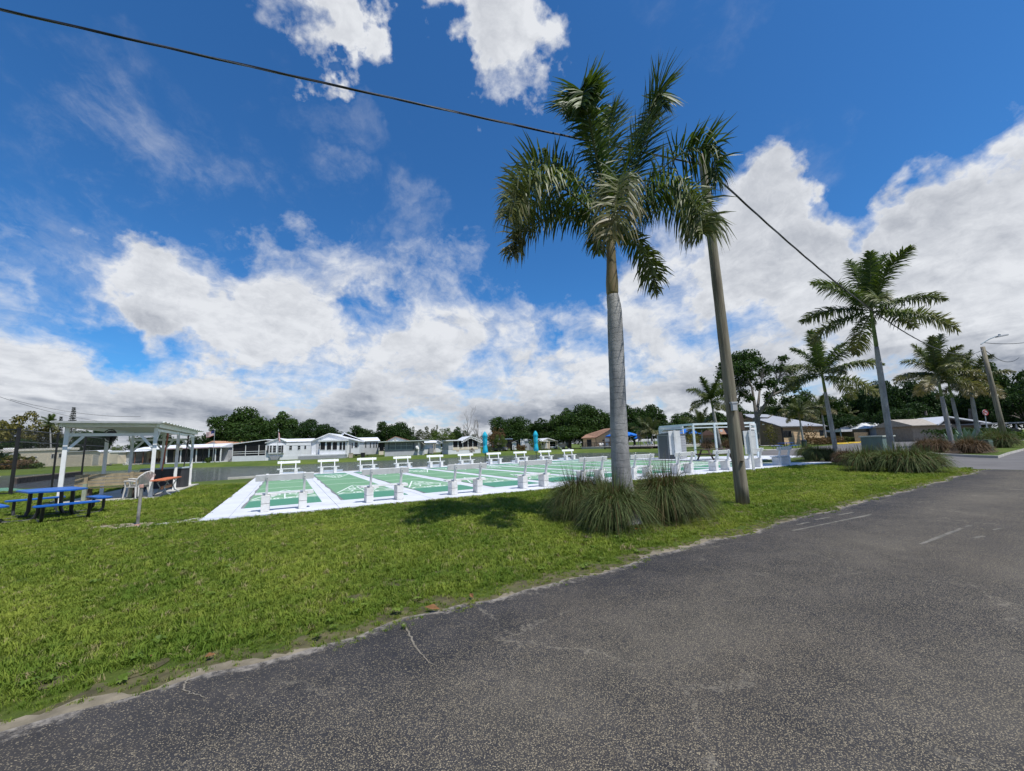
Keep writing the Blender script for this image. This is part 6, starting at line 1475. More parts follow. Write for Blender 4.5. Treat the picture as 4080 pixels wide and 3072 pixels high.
h.wall('wall', 2868, 1728, 2950, 1775, DTAN, 1.5, 8, True); h.ridge('roof', 2856, 2990, 1728, 1706, BROWNROOF, -1, 8, .6); h.window(2876, 1732, 2890, 1748, 2, mat('bright_window', (.35, .38, .4), .1), BLACK, d=1.5); h.window(2892, 1736, 2910, 1752, 2, fm=BLACK, d=1.5); h.posts([2866, 2872, 2880], 1728, 1772, BLACK, -.6, .2)
MB().tube([(h.p(2868, 1717)[0], -1.8, h.p(2868, 1717)[1])] * 1 + [(h.p(2868, 1717)[0], -1.6, h.p(2868, 1717)[1])], .3, 8).build('security_lamp', WHITE, h.root)
t = picnic(at(3132, 1789), .3, 'royal blue picnic table on a concrete pad by the car park, far off', 1.0)
t.scale = (1.0, 1.0, 1.0); pd = MB(); c_ = at(3132, 1790); pd.box(-3.2, 3.4, -1.2, 1.2, 0, .03); o = pd.build('table_pad', CONC, kind='structure'); o.location = c_
sheet('clubhouse_walk', [at(3020, 1777), at(3110, 1775), at(3110, 1773.2), at(3020, 1775)], .01, CONC)
def bin_(px, py, label):
    b = thing('litter_bin', label, 'bin', at(px, py), 0, 'park litter bins'); MB().tube([(0, 0, 0), (0, 0, .85)], .33, 12).build('body', mat('dark_green_bin', (.015, .045, .03), .5), b); MB().tube([(0, 0, .85), (0, 0, .95), (0, 0, 1.05)], [.36, .34, .2], 12).build('lid', BLACK, b)
bin_(3206, 1783, 'dark green litter bin by the thin palm trunk near the far blue table')
# hedges: dense leafy boxes
def leafcloud(n, gen, size, seed, m, name, jit=.8):
    r = np.random.default_rng(seed); Cn, Nn = gen(r, n); Nn = Nn + r.normal(0, jit, Cn.shape); Nn /= np.linalg.norm(Nn, axis=1)[:, None] + 1e-9
    t1 = np.cross(Nn, r.normal(0, 1, Cn.shape)); t1 /= np.linalg.norm(t1, axis=1)[:, None] + 1e-9; t2 = np.cross(Nn, t1); s = (size * r.uniform(.55, 1.35, len(Cn)))[:, None]
    V = np.stack([Cn - t1 * s - t2 * s * .15, Cn - t2 * s * .6, Cn + t1 * s + t2 * s * .1, Cn + t2 * s * .6], 1).reshape(-1, 3)
    return npmesh(name, V, np.arange(len(V)).reshape(-1, 4), m)
def hedge(a, b, h_, w_, label, m=HEDGE, n=None, seed=0):
    a, b = Vector(a), Vector(b); L_ = (b - a).length; n = n or int(L_ * 160)
    def gen(r, n):
        P_ = np.stack([r.uniform(0, L_, n), r.uniform(-w_, w_, n), r.uniform(.05, 1, n)], -1); top_ = h_ * (1 + .10 * np.sin(P_[:, 0] * 1.7) + .06 * np.sin(P_[:, 0] * 4.3)); P_[:, 2] *= top_
        k_ = r.integers(0, 3, n); P_[k_ == 0, 1] = -w_; P_[k_ == 1, 2] = top_[k_ == 1]; N_ = np.zeros_like(P_); N_[k_ == 0, 1] = -1; N_[k_ != 0, 2] = 1; return P_ + r.normal(0, .07, P_.shape), N_
    o = link('hedge', leafcloud(n, gen, .13, seed, m, 'hedge')); o.location = a; o.rotation_euler = (0, 0, math.atan2(b.y - a.y, b.x - a.x)); return tag(o, label, 'hedge', 'clipped hedges')
hedge(at(2945, 1774), at(3228, 1768), 1.15, .7, 'long clipped hedge in front of the tan clubhouse', n=5200)
hedge(at(3228, 1774), at(3330, 1769), .95, .8, 'low reddish hedge at the right end of the clubhouse', REDLEAF, 2200)
hedge(at(3330, 1762), at(3470, 1758), .9, .7, 'hedge of low grey green shrubs behind the yellow wheel stops', n=2600)
hedge(at(3610, 1754), at(3745, 1750), 1.0, .8, 'low hedge behind the car park right of the tall palm', n=2600)
hedge(at(3730, 1776), at(3990, 1762), 1.5, 1.2, 'taller clipped hedge on the traffic island behind the palms', DARKLEAF, 4200)
hedge(at(4000, 1757), at(4140, 1750), .9, .8, 'flat topped hedge before the right hand carport', LIGHTLEAF, 2400)
# wheel stops
ws = None
for px, py, lb in ((3356, 1769, 'yellow wheel stop nearest the second palm'), (3402, 1766, 'yellow wheel stop second from the left, left of the steel cabinet'), (3446, 1763, 'yellow wheel stop just left of the green steel cabinet'), (3592, 1755, 'yellow wheel stop just right of the tall palm trunk'), (3628, 1754, 'yellow wheel stop farthest right, before the low hedge')):
    p = at(px, py)
    if ws is None: ws = MB().prism([(-.12, 0), (.12, 0), (.08, .16), (-.08, .16)], -.95, .95, 'x').build('wheel_stop', YELLOW); o = ws
    else: o = ws.copy(); C.objects.link(o)
    o.location = p + Vector((0, 0, .008)); o.rotation_euler = (0, 0, .05); o.scale = (1.05, 1.6, 1.4); tag(o, lb, 'wheel stop', 'yellow wheel stops')
PAINT = mat('worn_white_line', (.42, .41, .39), .8, .2, 4)
for px, py in ((3330, 1772), (3378, 1770), (3425, 1768), (3470, 1766), (3612, 1758), (3650, 1757)):
    p = at(px, py); MB().bar((p.x, p.y, .012), (p.x - 1.0, p.y - 5, .012), .12, .004).build('road_marking', PAINT, kind='structure')
# faded lane marks on the road, curved dashes
DUSTY = mat('faded_paint', (.15, .138, .115), .85, .35, 6, dirt=(.08, .08, .08), dirt_amt=.8)
for a, b, w_ in (((3160, 2116), (3470, 2052), .07), ((3175, 2092), (3225, 2082), .06), ((3250, 2072), (3310, 2062), .06), ((3340, 2054), (3400, 2043), .06), ((3670, 2170), (3830, 2108), .06), ((3845, 2100), (3870, 2095), .06), ((3880, 2146), (3920, 2138), .06), ((3960, 2113), (3990, 2106), .05)):
    A, B = at(*a), at(*b); A.z = B.z = .009; n = 8; V = []
    d = (B - A).normalized(); nn = Vector((-d.y, d.x, 0)); rr = random.Random(int(a[0]))
    q = MB(); q.add([A.lerp(B, i / n) + nn * w_ * .5 * rr.uniform(.5, 1.1) * s for s in (1, -1) for i in range(n + 1)], [(i, i + 1, n + 2 + i, n + 1 + i) for i in range(n)]); q.build('road_marking', DUSTY, kind='structure')
# straight sand filled crack across the near lane and a curling one
SANDC = mat('sand_filled_crack', (.21, .185, .145), .95, .25, 9, dirt=(.06, .06, .06), dirt_amt=.7)
for nm, pp_, w_ in (('a', [(1606, 2490), (1630, 2530), (1655, 2580), (1690, 2625), (1740, 2665)], .013), ('b', [(748, 2700), (740, 2730), (732, 2750), (760, 2768), (790, 2772), (820, 2790)], .009)):
    P_ = [at(*q) for q in pp_]; fine_ = []
    for a, b in zip(P_, P_[1:]):
        for i in range(6): fine_.append(a.lerp(b, i / 6) + Vector((R.gauss(0, .006), R.gauss(0, .006), 0)))
    q = MB(); n = len(fine_); vs = []
    for s in (1, -1):
        for i, p in enumerate(fine_):
            d = (fine_[min(i + 1, n - 1)] - fine_[max(0, i - 1)]).normalized(); vs.append((p.x - d.y * w_ * s * (1 - .75 * i / n) * R.uniform(.5, 1), p.y + d.x * w_ * s * (1 - .75 * i / n) * R.uniform(.5, 1), .010))
    q.add(vs, [(i, i + 1, n + i + 1, n + i) for i in range(n - 1)]); q.build('crack', SANDC, kind='structure')
# houses behind the car park
h = House('white_roof_house', 'low brown house with white metal roof behind the car park, left of the tall palm', 'house', 3455, 3560, 88); h.wall('wall', 3462, 1702, 3560, 1756, mat('taupe_siding', (.20, .165, .13), .8), 0, 8, True); h.ridge('roof', 3458, 3640, 1703, 1677, WHITEROOF, -.4, 9, .4, 3); h.window(3498, 1708, 3512, 1718, 2); h.posts([3496, 3545], 1705, 1752, LGREYSIDE, -.3, .15)
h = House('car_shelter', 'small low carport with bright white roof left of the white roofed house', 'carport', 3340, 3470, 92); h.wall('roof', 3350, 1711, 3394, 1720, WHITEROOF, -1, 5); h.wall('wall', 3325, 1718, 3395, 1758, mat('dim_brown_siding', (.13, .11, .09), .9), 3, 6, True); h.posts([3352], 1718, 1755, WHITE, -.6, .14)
h = House('board_fence', 'short run of pale wooden fence left of the white roofed house', 'fence', 3414, 3470, 84)
for i in range(14): h.wall('fence_board', 3414 + i * 4, 1722, 3417.2 + i * 4, 1745, TIMBER, 0, .05, True)
h = House('grey_cottage', 'grey house wall with small window just right of the tall palm trunk', 'house', 3582, 3640, 82); h.wall('wall', 3582, 1700, 3610, 1752, LGREYSIDE, 0, 6, True); h.window(3588, 1708, 3595, 1725); h.ridge('roof', 3578, 3618, 1700, 1690, GREYROOF, -.3, 6); h.wall('steps', 3592, 1742, 3610, 1752, WHITE, -1.2, -.1)
h = House('long_house', 'long tan house with white metal gable behind the traffic island palms', 'house', 3645, 3960, 70, dY=-2); h.wall('wall', 3650, 1692, 3905, 1755, mat('beige_siding', (.30, .25, .19), .8), 0, 9, True); h.ridge('roof', 3640, 3800, 1692, 1664, mat('tan_roof', (.36, .32, .27), .8), -.4, 9); h.gable('roof', 3742, 1690, 3790, 1658, 3955, 1684, WHITEROOF, -.6, 9, .2); h.window(3800, 1700, 3816, 1730, 2, fm=GREYSIDE)
h.wall('trim_board', 3650, 1690, 3742, 1693, WHITE, -.1, -.01)
h = House('right_carport', 'dark open carport with white posts and a flat roof at the right edge', 'carport', 3898, 4075, 66); h.wall('roof', 3900, 1684, 4078, 1689, GREYSIDE, -1, 6); h.wall('back_wall', 3900, 1690, 4078, 1752, SCREEN, 5, 5.2, True); h.posts([3908, 3936, 4012, 4052], 1690, 1752, LGREYSIDE, -.6, .14)
# round sign
b = at(3938, 1757); t = thing('road_sign', 'round white and red road sign on a thin post right of the island palms', 'sign', b, 0); q = atd(3924, 1644, b.y) - b; q0 = atd(3934, 1752, b.y) - b
MB().tube([(0, 0, 0), (q.x, 0, q.z)], .06, 6).build('post', GALV, t); MB().tube([(q.x, -.08, q.z), (q.x, -.05, q.z)], .42, 20).build('sign_face', WHITE, t)
ring = [(q.x + .36 * math.cos(a), -.1, q.z + .36 * math.sin(a)) for a in [2 * math.pi * i / 20 for i in range(21)]]; rg = MB(); rg.tube(ring, .05, 6, False); rg.bar((q.x - .25, -.1, q.z + .25), (q.x + .25, -.1, q.z - .25), .05, .07); rg.bar((q.x - .2, -.1, q.z - .05), (q.x + .15, -.1, q.z + .0), .05, .1); rg.build('sign_symbol', REDPAINT, t)
b = at(3452, 1758); t = thing('parking_sign', 'small blue parking sign on a post by the yellow wheel stops', 'sign', b, 0); MB().tube([(0, 0, 0), (0, 0, 2.0)], .045, 6).build('post', GALV, t); MB().box(-.17, .17, -.05, -.02, 1.5, 2.0).build('sign_face', mat('sign_blue', (.05, .22, .5), .5), t)
b = atd(2550, 1800, 100); b.z = .48; t = thing('globe_lamp', 'white globe lamp on a thin post on the pool deck', 'lamp', (atd(2611, 1800, 102).x, 102, .48), 0); H_ = atd(2611, 1732, 102).z - .48; MB().tube([(0, 0, 0), (0, 0, H_)], .06, 6).build('post', BLACK, t); MB().tube([(0, 0, H_ - .25), (0, 0, H_ - .1), (0, 0, H_ + .1), (0, 0, H_ + .25)], [.15, .36, .36, .15], 10).build('globe', WHITE, t)
b = at(2312, 1781); t = thing('lamp_post', 'thin dark lamp post left of the pool house', 'street light', b, 0); MB().tube([(0, 0, 0), (0, 0, atd(2312, 1728, b.y).z)], .12, 8).build('post', GALV, t); MB().tube([(0, 0, 0), (0, 0, .4)], .25, 8).build('base', BLACK, t)

# ------------------------------------------------------------------ trees
def crown_gen(kind, seed):
    """lobed crown in a box about 1 wide and 1 high (x, y in -.5...5; z 0..1)"""
    r0 = np.random.default_rng(seed)
    if kind == 'oak': nl, zlo, rl = 44, .22, (.085, .17)
    elif kind == 'open': nl, zlo, rl = 30, .40, (.06, .13)
    elif kind == 'airy': nl, zlo, rl = 34, .20, (.05, .11)
    else: nl, zlo, rl = 40, .12, (.08, .15)
    Cn = []; Rn = []
    while len(Cn) < nl:
        p = r0.uniform(-1, 1, 3)
        if (p ** 2).sum() > 1: continue
        if kind != 'airy' and (p ** 2).sum() < .22: continue
        z = zlo + (1 - zlo) * (p[2] + 1) / 2; q = np.array([p[0] * .43, p[1] * .43, z * .92]); q[2] *= 1 - .12 * r0.random()
        if kind == 'airy': q[0] *= .8 + .3 * r0.random()
        Cn.append(q); Rn.append(r0.uniform(*rl))
    Cn = np.array(Cn); Rn = np.array(Rn)
    def gen(r, n):
        k_ = r.choice(len(Cn), n, p=Rn ** 2 / (Rn ** 2).sum()); d = r.normal(0, 1, (n, 3)); d[:, 2] += .35; d /= np.linalg.norm(d, axis=1)[:, None]
        return Cn[k_] + d * (Rn[k_] * r.uniform(.55, 1.08, n))[:, None] * np.array([1, 1, .8]), d
    return gen, Cn
CROWNS = {}
def crown(kind, v, m, n, sz):
    key = (kind, v, m.name)
    if key not in CROWNS:
        gen, Cn = crown_gen(kind, 50 + v * 7 + len(kind)); me = leafcloud(n, gen, sz, v, m, 'crown', .75)
        tb = MB(); rr = random.Random(v); hz = {'open': .42, 'oak': .3}.get(kind, .25)
        tb.tube([(0, 0, -.01), (.005, 0, hz * .5), (0, .005, hz)], [.036, .026, .022], 8)
        for c in Cn[:14]:
            c = Vector(c); mid = Vector((c.x * .45, c.y * .45, hz + (c.z - hz) * .45 + .02)); tb.tube([(0, 0, hz * .92), mid, c], [.016, .010, .003], 5)
        ob = tb.build('trunk', BARK if kind != 'open' else PALEBARK); tm = ob.data; bpy.data.objects.remove(ob)
        CROWNS[key] = (me, tm)
    return CROWNS[key]
KIND = {'oak': (OAKLEAF, 8500, .021), 'dark': (DARKLEAF, 8500, .021), 'light': (LIGHTLEAF, 4200, .021), 'olive': (OLIVELEAF, 3600, .022), 'grey': (GREYLEAF, 2400, .018), 'red': (REDLEAF, 2200, .02), 'open': (OAKLEAF, 3600, .016)}
TN = [0]
def tree(kind, px, wpx, ptop, Y, label, shape=None, v=None, base=None, group='trees beyond the pond', name=None, up=0.0):
    TN[0] += 1; v = TN[0] % 4 if v is None else v
    m, n, sz = KIND[kind]; sh = shape or {'oak': 'oak', 'dark': 'oak', 'open': 'open', 'grey': 'airy', 'light': 'round', 'olive': 'open', 'red': 'round'}[kind]
    me, tm = crown(sh, v, m, n, sz)
    p = atd(px, 1780, Y); H_ = atd(px, ptop, Y).z * 1.03; W_ = wpx / F * Y * 1.02
    t = thing(name or {'oak': 'oak_tree', 'dark': 'oak_tree', 'open': 'oak_tree', 'grey': 'thin_tree', 'light': 'leafy_tree', 'olive': 'cypress_tree', 'red': 'reddish_tree'}[kind], label, 'tree', (p.x, Y, -.02), TN[0] * 1.7, group)
    t.scale = (W_, W_, H_)
    link('trunk', tm, t); link('crown', me, t)
    return t
# left end, behind the fence and the shelter
tree('olive', 70, 190, 1630, 118, 'big yellow olive tree at the far left beyond the fence', v=0)
tree('olive', -70, 170, 1650, 122, 'yellow olive tree cut by the left edge of the picture', v=1)
tree('olive', 175, 120, 1690, 124, 'smaller olive tree right of the big yellow olive one', v=2)
tree('dark', 60, 150, 1745, 112, 'low dark tree under the big yellow olive tree, behind the trailer home')
tree('dark', 300, 120, 1705, 126, 'dark tree under the tall pine, left of the shelter roof')
tree('dark', 405, 90, 1668, 130, 'dark tree whose top shows just above the middle of the shelter roof')
tree('light', 470, 60, 1766, 120, 'small bright tree seen between the shelter posts')
tree('dark', 620, 190, 1725, 128, 'dark green trees behind the open carport, first from the shelter', v=1)
tree('dark', 760, 150, 1728, 128, 'dark green tree between the shelter and the striped flag', v=2)
def conifer(px, w, top, Y, label):
    p = atd(px, 1780, Y); H_ = atd(px, top, Y).z; W_ = w / F * Y; t = thing('pine_tree', label, 'tree', (p.x, Y, 0), 0, 'tall pines'); MB().tube([(0, 0, 0), (0, 0, H_ * .98)], [.28, .04], 7).build('trunk', BARK, t)
    def gen(r, n):
        tier = r.integers(0, 24, n); z = .25 + .74 * (tier / 24) + r.normal(0, .004, n); rad_ = W_ / 2 * (1.12 - z) * 1.25 * np.sqrt(r.uniform(.05, 1, n)); k_ = r.integers(0, 6, n) * 1.05 + tier * .7 + r.normal(0, .16, n)
        return np.stack([rad_ * np.cos(k_), rad_ * np.sin(k_), z * H_ + rad_ * .22], -1), np.stack([0 * z, 0 * z, 1 + 0 * z], -1)
    link('crown', leafcloud(2600, gen, .22, 3, PINELEAF, 'crown', .5), t)
conifer(276, 46, 1618, 140, 'tall narrow dark pine standing above the left end of the shelter roof'); conifer(229, 34, 1656, 142, 'shorter narrow pine left of the tall pine')
# big trees behind the white houses
tree('oak', 905, 175, 1652, 116, 'large dark oak behind the orange brown roof, left end of the big grove', v=0)
tree('oak', 985, 210, 1612, 120, 'tallest oak of the grove behind the left white houses', v=1)
tree('oak', 1085, 200, 1622, 118, 'tall ragged oak right of the tallest one, behind the screened room', v=2)
tree('oak', 1010, 200, 1690, 110, 'broad low oak in front of the tallest oak, behind the screened room', v=3)
tree('light', 925, 60, 1738, 108, 'small pale palm like tree under the big oaks, above the orange brown roof')
tree('grey', 1150, 90, 1655, 122, 'greyish thin leaved tree between the ragged oak and the domed one')
tree('dark', 1215, 160, 1660, 118, 'dark domed oak behind the white gabled house', v=0)
tree('dark', 1310, 130, 1675, 122, 'dark oak behind the peak of the deck house', v=2)
tree('dark', 1140, 170, 1705, 112, 'low dark oak behind the white gabled house ridge', v=1)
tree('oak', 1420, 120, 1690, 126, 'oak behind the twin white house ridge, left one', v=3); tree('oak', 1465, 110, 1702, 124, 'oak behind the twin white house, right one', v=2)
tree('oak', 1550, 120, 1673, 124, 'rounded dark oak behind the rust red gable, left dome', v=0); tree('oak', 1600, 130, 1674, 126, 'rounded dark oak behind the rust red gable, right dome', v=1)
tree('dark', 1520, 160, 1715, 128, 'low dark oak filling in left of the rust red gable', v=3)
tree('grey', 1655, 80, 1690, 126, 'grey green airy tree right of the two rounded oaks'); tree('grey', 1700, 90, 1688, 128, 'taller grey green airy tree above the white cottage')
tree('grey', 1735, 50, 1680, 132, 'slim grey green tree top between the cottage and the next leafy tree', v=2)
tree('light', 1765, 110, 1700, 118, 'leafy green tree in front of the silver car', v=1); tree('grey', 1680, 150, 1725, 134, 'low grey green thicket tree behind the white cottage', v=3)
tree('oak', 1832, 75, 1690, 128, 'dark oak left of the bare dead tree', v=2); tree('grey', 1800, 120, 1722, 134, 'low airy tree behind the screened white house, left part'); tree('grey', 1900, 130, 1722, 134, 'low airy tree behind the screened white house, right part', v=1)
tree('red', 1978, 85, 1698, 124, 'reddish brown leaved tree right of the left teal umbrella'); tree('light', 1990, 60, 1728, 121, 'yellow green bush like tree under the reddish one')
tree('red', 1880, 26, 1783, 97, 'small reddish shrub before the screened white house')
for i, (px, w, tp, lb) in enumerate(((2010, 140, 1652, 'oak rising behind the motor coach, left one'), (2085, 140, 1650, 'oak behind the motor coach and grey shed, right one'), (2150, 120, 1655, 'oak behind the right teal umbrella'), (2215, 120, 1662, 'greyer oak behind the cream house'))): tree('oak' if i < 3 else 'grey', px, w, tp, 138 + i, lb, v=i)
tree('oak', 2040, 200, 1705, 136, 'low spreading oak shading the motor coach', v=3); tree('oak', 2170, 200, 1700, 142, 'low spreading oak between the grey shed and the cream house', v=2)
tree('oak', 2245, 150, 1612, 140, 'tall oak left of the pool house, with dead grey twigs', v=2)
tree('oak', 2325, 190, 1596, 134, 'tallest oak directly behind the pool house roof', v=1); tree('oak', 2400, 150, 1622, 136, 'oak between the pool house oak and the big palm trunk', v=0)
tree('oak', 2270, 210, 1690, 128, 'wide low oak with dark shade beside the pool house', v=3); tree('dark', 2400, 180, 1690, 138, 'dark low oak behind the pool house ridge', v=2)
tree('oak', 2530, 150, 1602, 138, 'tall oak just right of the big palm trunk', v=0); tree('oak', 2600, 140, 1606, 140, 'tall oak behind the pool umbrellas', v=3); tree('dark', 2500, 170, 1680, 130, 'dark low oak behind the small blue umbrella', v=1)
tree('oak', 2690, 140, 1636, 142, 'oak behind the left end of the canopy frame', v=2); tree('oak', 2765, 150, 1632, 146, 'oak behind the middle of the canopy frame', v=1); tree('oak', 2850, 140, 1640, 146, 'oak behind the palm left of the utility pole', v=0)
tree('dark', 2650, 200, 1690, 134, 'dark shaded low oak behind the pool deck, left part', v=3); tree('dark', 2790, 200, 1694, 136, 'dark shaded low oak behind the pool deck, right part', v=2); tree('light', 2770, 70, 1735, 116, 'light leafy small tree on the pool deck under the canopy beam')
tree('oak', 2915, 120, 1660, 140, 'oak behind the utility pole, lower part', v=1)
# the open crowned oak with pale limbs
def big_oak(px, Y, label):
    p = atd(px, 1780, Y); t = thing('oak_tree', label, 'tree', (p.x, Y, 0), 0); 
    def rl(x, y, dy=0): q = atd(x, y, Y + dy); return Vector((q.x - p.x, dy, q.z))
    b = MB(); fork = rl(3015, 1665)
    b.tube([(0, 0, 0), rl(3012, 1720), fork], [.75, .62, .58], 10)
    ends = []
    for pts_, r_ in (([fork, rl(3005, 1600, .5), rl(2995, 1540, 1), rl(2960, 1480, 1)], .34), ([fork, rl(3040, 1625, -1), rl(3075, 1575, -2), rl(3100, 1520, -2), rl(3120, 1450, -2)], .36), ([fork, rl(3022, 1600, 1), rl(3030, 1530, 2), rl(3045, 1460, 2)], .3),
                     ([rl(3005, 1600, .5), rl(2950, 1555, 0), rl(2890, 1545, -1)], .2), ([rl(3075, 1575, -2), rl(3140, 1545, -2), rl(3165, 1500, -3)], .18), ([rl(2995, 1540, 1), rl(2930, 1500, 2), rl(2880, 1475, 2)], .16), ([rl(3100, 1520, -2), rl(3080, 1450, -3), rl(3095, 1425, -3)], .12), ([fork, rl(3060, 1665, 2), rl(3130, 1620, 3)], .16)):
        b.tube(pts_, [r_ * (1 - .75 * i / (len(pts_) - 1)) for i in range(len(pts_))], 7); ends.append(pts_)
    rr = random.Random(2)
    for i in range(150):      # bare grey twigs on the right hand side
        e = rr.choice(ends[1:5]); s = e[-1].lerp(e[-2], rr.random()); d = Vector((rr.gauss(.3, .8), rr.gauss(0, .6), rr.gauss(.7, .5))).normalized() * rr.uniform(.8, 2.2); m_ = s + d * .5 + Vector((rr.gauss(0, .2), 0, rr.gauss(0, .2))); b.tube([s, m_, s + d], [.05, .03, .012], 4)
    b.build('trunk', mat('grey_oak_bark', (.19, .175, .155), .9, .3, 3, .6, 14, dist=.04), t)
    lob = []
    for x, y, w in ((2895, 1470, 30), (2940, 1435, 34), (2985, 1425, 30), (2930, 1480, 34), (2880, 1500, 22), (2970, 1470, 30), (3015, 1450, 26), (2900, 1540, 26), (2940, 1530, 26), (2985, 1510, 22), (3040, 1490, 22), (3070, 1530, 22), (3060, 1470, 16), (3105, 1470, 18), (3120, 1430, 14), (3150, 1480, 18), (3135, 1520, 22), (3100, 1560, 20), (3160, 1550, 20), (3060, 1575, 16), (2960, 1570, 20), (2930, 1600, 18), (3130, 1600, 16), (3020, 1540, 16), (2885, 1455, 16), (2905, 1620, 20), (2945, 1655, 18), (3090, 1635, 20), (3150, 1640, 18), (3070, 1600, 16), (3175, 1590, 16), (2875, 1570, 18), (2985, 1590, 14)): 
        q = rl(x, y, rr.uniform(-4, 4)); lob.append((q, 1.45 * w / F * Y))
    Cn = np.array([tuple(q) for q, _ in lob]); Rn = np.array([w for _, w in lob])
    def gen(r, n):
        k_ = r.choice(len(Cn), n, p=Rn ** 2 / (Rn ** 2).sum()); d = r.normal(0, 1, (n, 3)); d[:, 2] += .25; d /= np.linalg.norm(d, axis=1)[:, None]
        return Cn[k_] + d * (Rn[k_] * r.uniform(.3, 1.1, n))[:, None] * np.array([1, 1, .75]), d
    link('crown', leafcloud(12500, gen, .22, 9, OAKLEAF, 'crown', .8), t)
big_oak(3012, 74, 'large open oak with pale forking limbs and bare twigs, right of the utility pole')
tree('oak', 2925, 170, 1600, 112, 'oak behind the left side of the large open oak', v=2, group='oaks behind the car park'); tree('dark', 3085, 180, 1605, 114, 'dark oak behind the right side of the large open oak', v=1, group='oaks behind the car park')
# right hand wood
for i, (kd, px, w, tp, Y, lb) in enumerate((('grey', 3130, 130, 1560, 96, 'grey mossy oak behind the clubhouse roof, right of the open oak'), ('oak', 3215, 140, 1545, 104, 'oak above the clubhouse roof, left of the second palm'), ('oak', 3150, 160, 1600, 110, 'low oak behind the ridge of the clubhouse'), ('grey', 3235, 120, 1590, 92, 'mossy grey tree with hanging moss over the right end of the clubhouse'),
    ('oak', 3310, 150, 1570, 104, 'oak behind the second palm trunk'), ('light', 3385, 120, 1560, 106, 'lighter leafy tree right of the second palm'), ('dark', 3360, 170, 1630, 98, 'dark low oak over the small white roofed carport'), ('dark', 3460, 150, 1535, 104, 'dark oak left of the tall palm trunk'), ('dark', 3440, 150, 1640, 94, 'dark low oak shading the white roofed house'),
    ('dark', 3520, 120, 1500, 100, 'dark oak behind the tall palm trunk'), ('dark', 3585, 150, 1490, 84, 'dark oak just right of the tall palm trunk'), ('dark', 3660, 160, 1505, 82, 'dark oak above the long tan house, left one'), ('dark', 3610, 170, 1600, 78, 'wide dark low oak between the tall palm and the long tan house'), ('dark', 3720, 150, 1535, 80, 'dark oak above the long tan house, right one'),
    ('dark', 3690, 150, 1625, 77, 'low dark oak hanging over the left end of the long tan house'), ('dark', 3800, 170, 1560, 84, 'dark oak behind the traffic island palms, left one'), ('dark', 3880, 170, 1545, 82, 'dark oak behind the traffic island palms, right one'), ('oak', 3960, 160, 1460, 76, 'oak left of the tallest oak at the right edge'),
    ('oak', 4060, 190, 1408, 70, 'tallest oak at the right edge behind the street light'), ('dark', 4000, 190, 1560, 80, 'dark oak above the right hand carport'), ('dark', 4110, 170, 1500, 66, 'dark oak cut by the right edge of the picture'), ('dark', 3850, 160, 1640, 88, 'low dark oak behind the long tan house gable'), ('light', 3830, 80, 1660, 78, 'lighter green young tree above the white metal gable'))):
    tree(kd, px, w * 1.05, tp, Y, lb, v=i % 4, group='oaks behind the car park')
for i, (px, r_) in enumerate(((3612, .5), (3655, .45), (3700, .4), (3865, .4))):
    Y = (79, 78, 76, 74)[i]; p = atd(px, 1750, Y); t = thing('tree_trunk', ['dark leaning tree trunk just right of the tall palm', 'dark tree trunk left of the long tan house', 'dark slanting tree trunk before the long tan house wall', 'dark crooked tree trunk between the island palms'][i], 'tree', (p.x, Y, 0), 0, 'dark trunks of the oaks'); MB().tube([(0, 0, 0), (.2 - .25 * i, 0, 1.6), (-.5 + .5 * i, .2, 3.4), (-.9 + .7 * i, .2, 5.4)], [r_, r_ * .8, r_ * .7, r_ * .5], 8).build('trunk', BARK, t)
# dead trees and shrubs
def dead(px, w, top, Y, label, seed):
    p = atd(px, 1780, Y); H_ = atd(px, top, Y).z; t = thing('dead_tree', label, 'tree', (p.x, Y, 0), 0, 'bare dead trees'); rr = random.Random(seed); b = MB()
    def br(s, d, ln_, r_, k_):
        e = s + d * ln_; m_ = s.lerp(e, .5) + Vector((rr.gauss(0, .06), rr.gauss(0, .06), 0)) * ln_; b.tube([s, m_, e], [r_, r_ * .75, r_ * .45], 5)
        if k_ > 0:
            for _ in range(3): br(s.lerp(e, rr.uniform(.45, 1)), (d + Vector((rr.gauss(0, .45), rr.gauss(0, .3), rr.uniform(-.05, .5)))).normalized(), ln_ * rr.uniform(.4, .7), r_ * .5, k_ - 1)
    for q in range(3): br(Vector((0, 0, 0)), Vector((rr.gauss(0, .16), rr.gauss(0, .12), 1)).normalized(), H_ * rr.uniform(.45, .6), .17, 3)
    b.build('trunk', PALEBARK, t)
dead(1868, 60, 1650, 122, 'bare dead tree with forking branches above the screened white house', 3); dead(1908, 30, 1664, 124, 'smaller bare dead tree left of the teal umbrella top', 8)
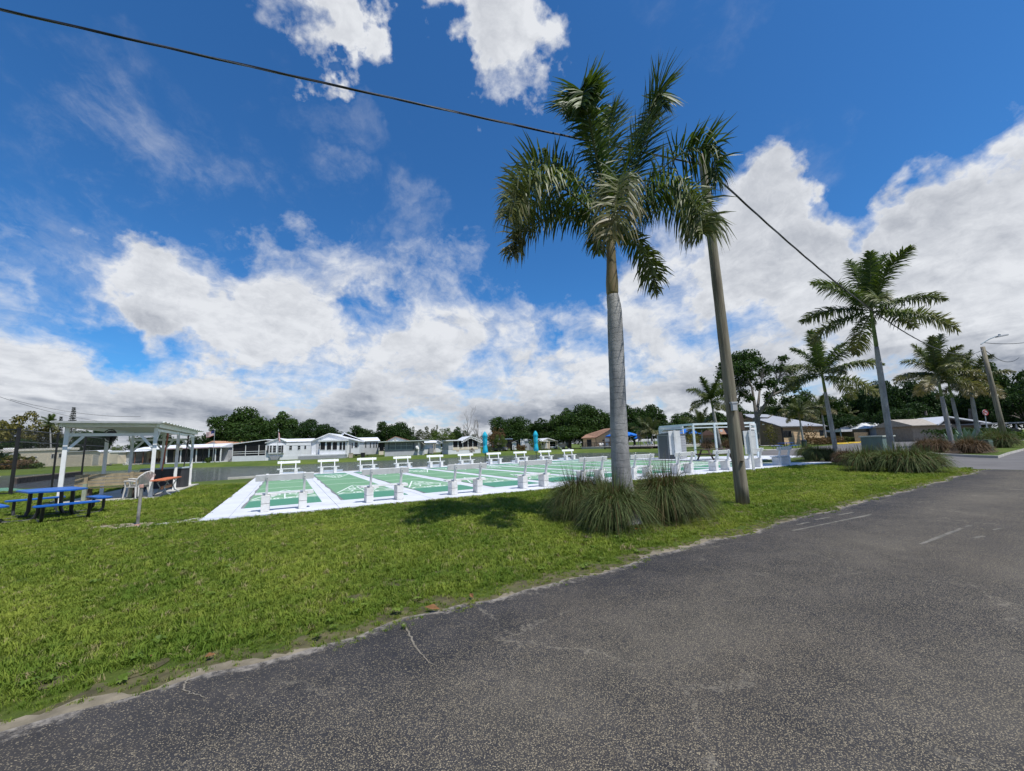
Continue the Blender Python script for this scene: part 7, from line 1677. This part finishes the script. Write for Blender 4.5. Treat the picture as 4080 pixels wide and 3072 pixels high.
def shrub(px, py, Yoff, w, h_, m, label, n=500):
    p = at(px, py) if Yoff is None else Vector((atd(px, py, Yoff).x, Yoff, -.05))
    def gen(r, k_): d = r.normal(0, 1, (k_, 3)); d /= np.linalg.norm(d, axis=1)[:, None]; rr_ = r.uniform(.6, 1.05, k_)[:, None]; q = d * rr_ * np.array([w / 2, w / 2, h_ / 2]) * (1 + .2 * np.sin(d[:, :1] * 7 + d[:, 2:] * 5)); q[:, 2] += h_ / 2; return q, d
    o = link('shrub', leafcloud(n, gen, .12 * max(1, w / 2), abs(int(px)), m, "shrub")); o.location = p; return tag(o, label, 'shrub', 'small shrubs')
for px, Y, w, h_, m, lb in ((20, 92, 9, 3.0, OLIVELEAF, 'olive bush on the far bank at the left edge'), (90, 90, 5, 2.0, REDLEAF, 'reddish bush on the far bank before the trailer home'), (130, 91, 4, 1.4, LIGHTLEAF, 'light bush on the far bank under the trailer window'), (-40, 90, 8, 4, DARKLEAF, 'dark bush on the far bank cut by the left edge'),
        (833, 93, 1.2, 1.3, LIGHTLEAF, 'potted fern at the right end of the dark screened porch'), (1780, 108, 2.2, 1.6, DARKLEAF, 'dark bush left of the screened white house'), (1940, 108, 2.5, 2, GREYLEAF, 'grey bush right of the left teal umbrella'), (2076, 118, 3, 1.7, REDLEAF, 'brown bush before the trailer carport'), (2135, 118, 3.5, 3.4, LIGHTLEAF, 'spiky yellow green bush behind the right teal umbrella'),
        (2680, 99, 3, 3, LIGHTLEAF, 'light bush on the pool deck behind the shed'), (2880, 92, 4, 1.9, DARKLEAF, 'dark shrub behind the wooden picnic table'), (2760, 100, 3.4, 3.4, OLIVELEAF, 'olive bush below the large pool umbrella'), (3345, 74, 2.0, 1.4, REDLEAF, 'red brown shrub left of the yellow wheel stops'), (3620, 78, 3, 1.2, LIGHTLEAF, 'light shrub in front of the grey cottage'),
        (3080, 72, 2, 3.6, OLIVELEAF, 'thin spindly shrub before the dark clubhouse wall'), (3237, 74, 2.2, 3.6, REDLEAF, 'dry tan shrub before the light clubhouse wall')): shrub(px, 1790, Y, w, h_, m, lb)
print('objects', len(bpy.data.objects))
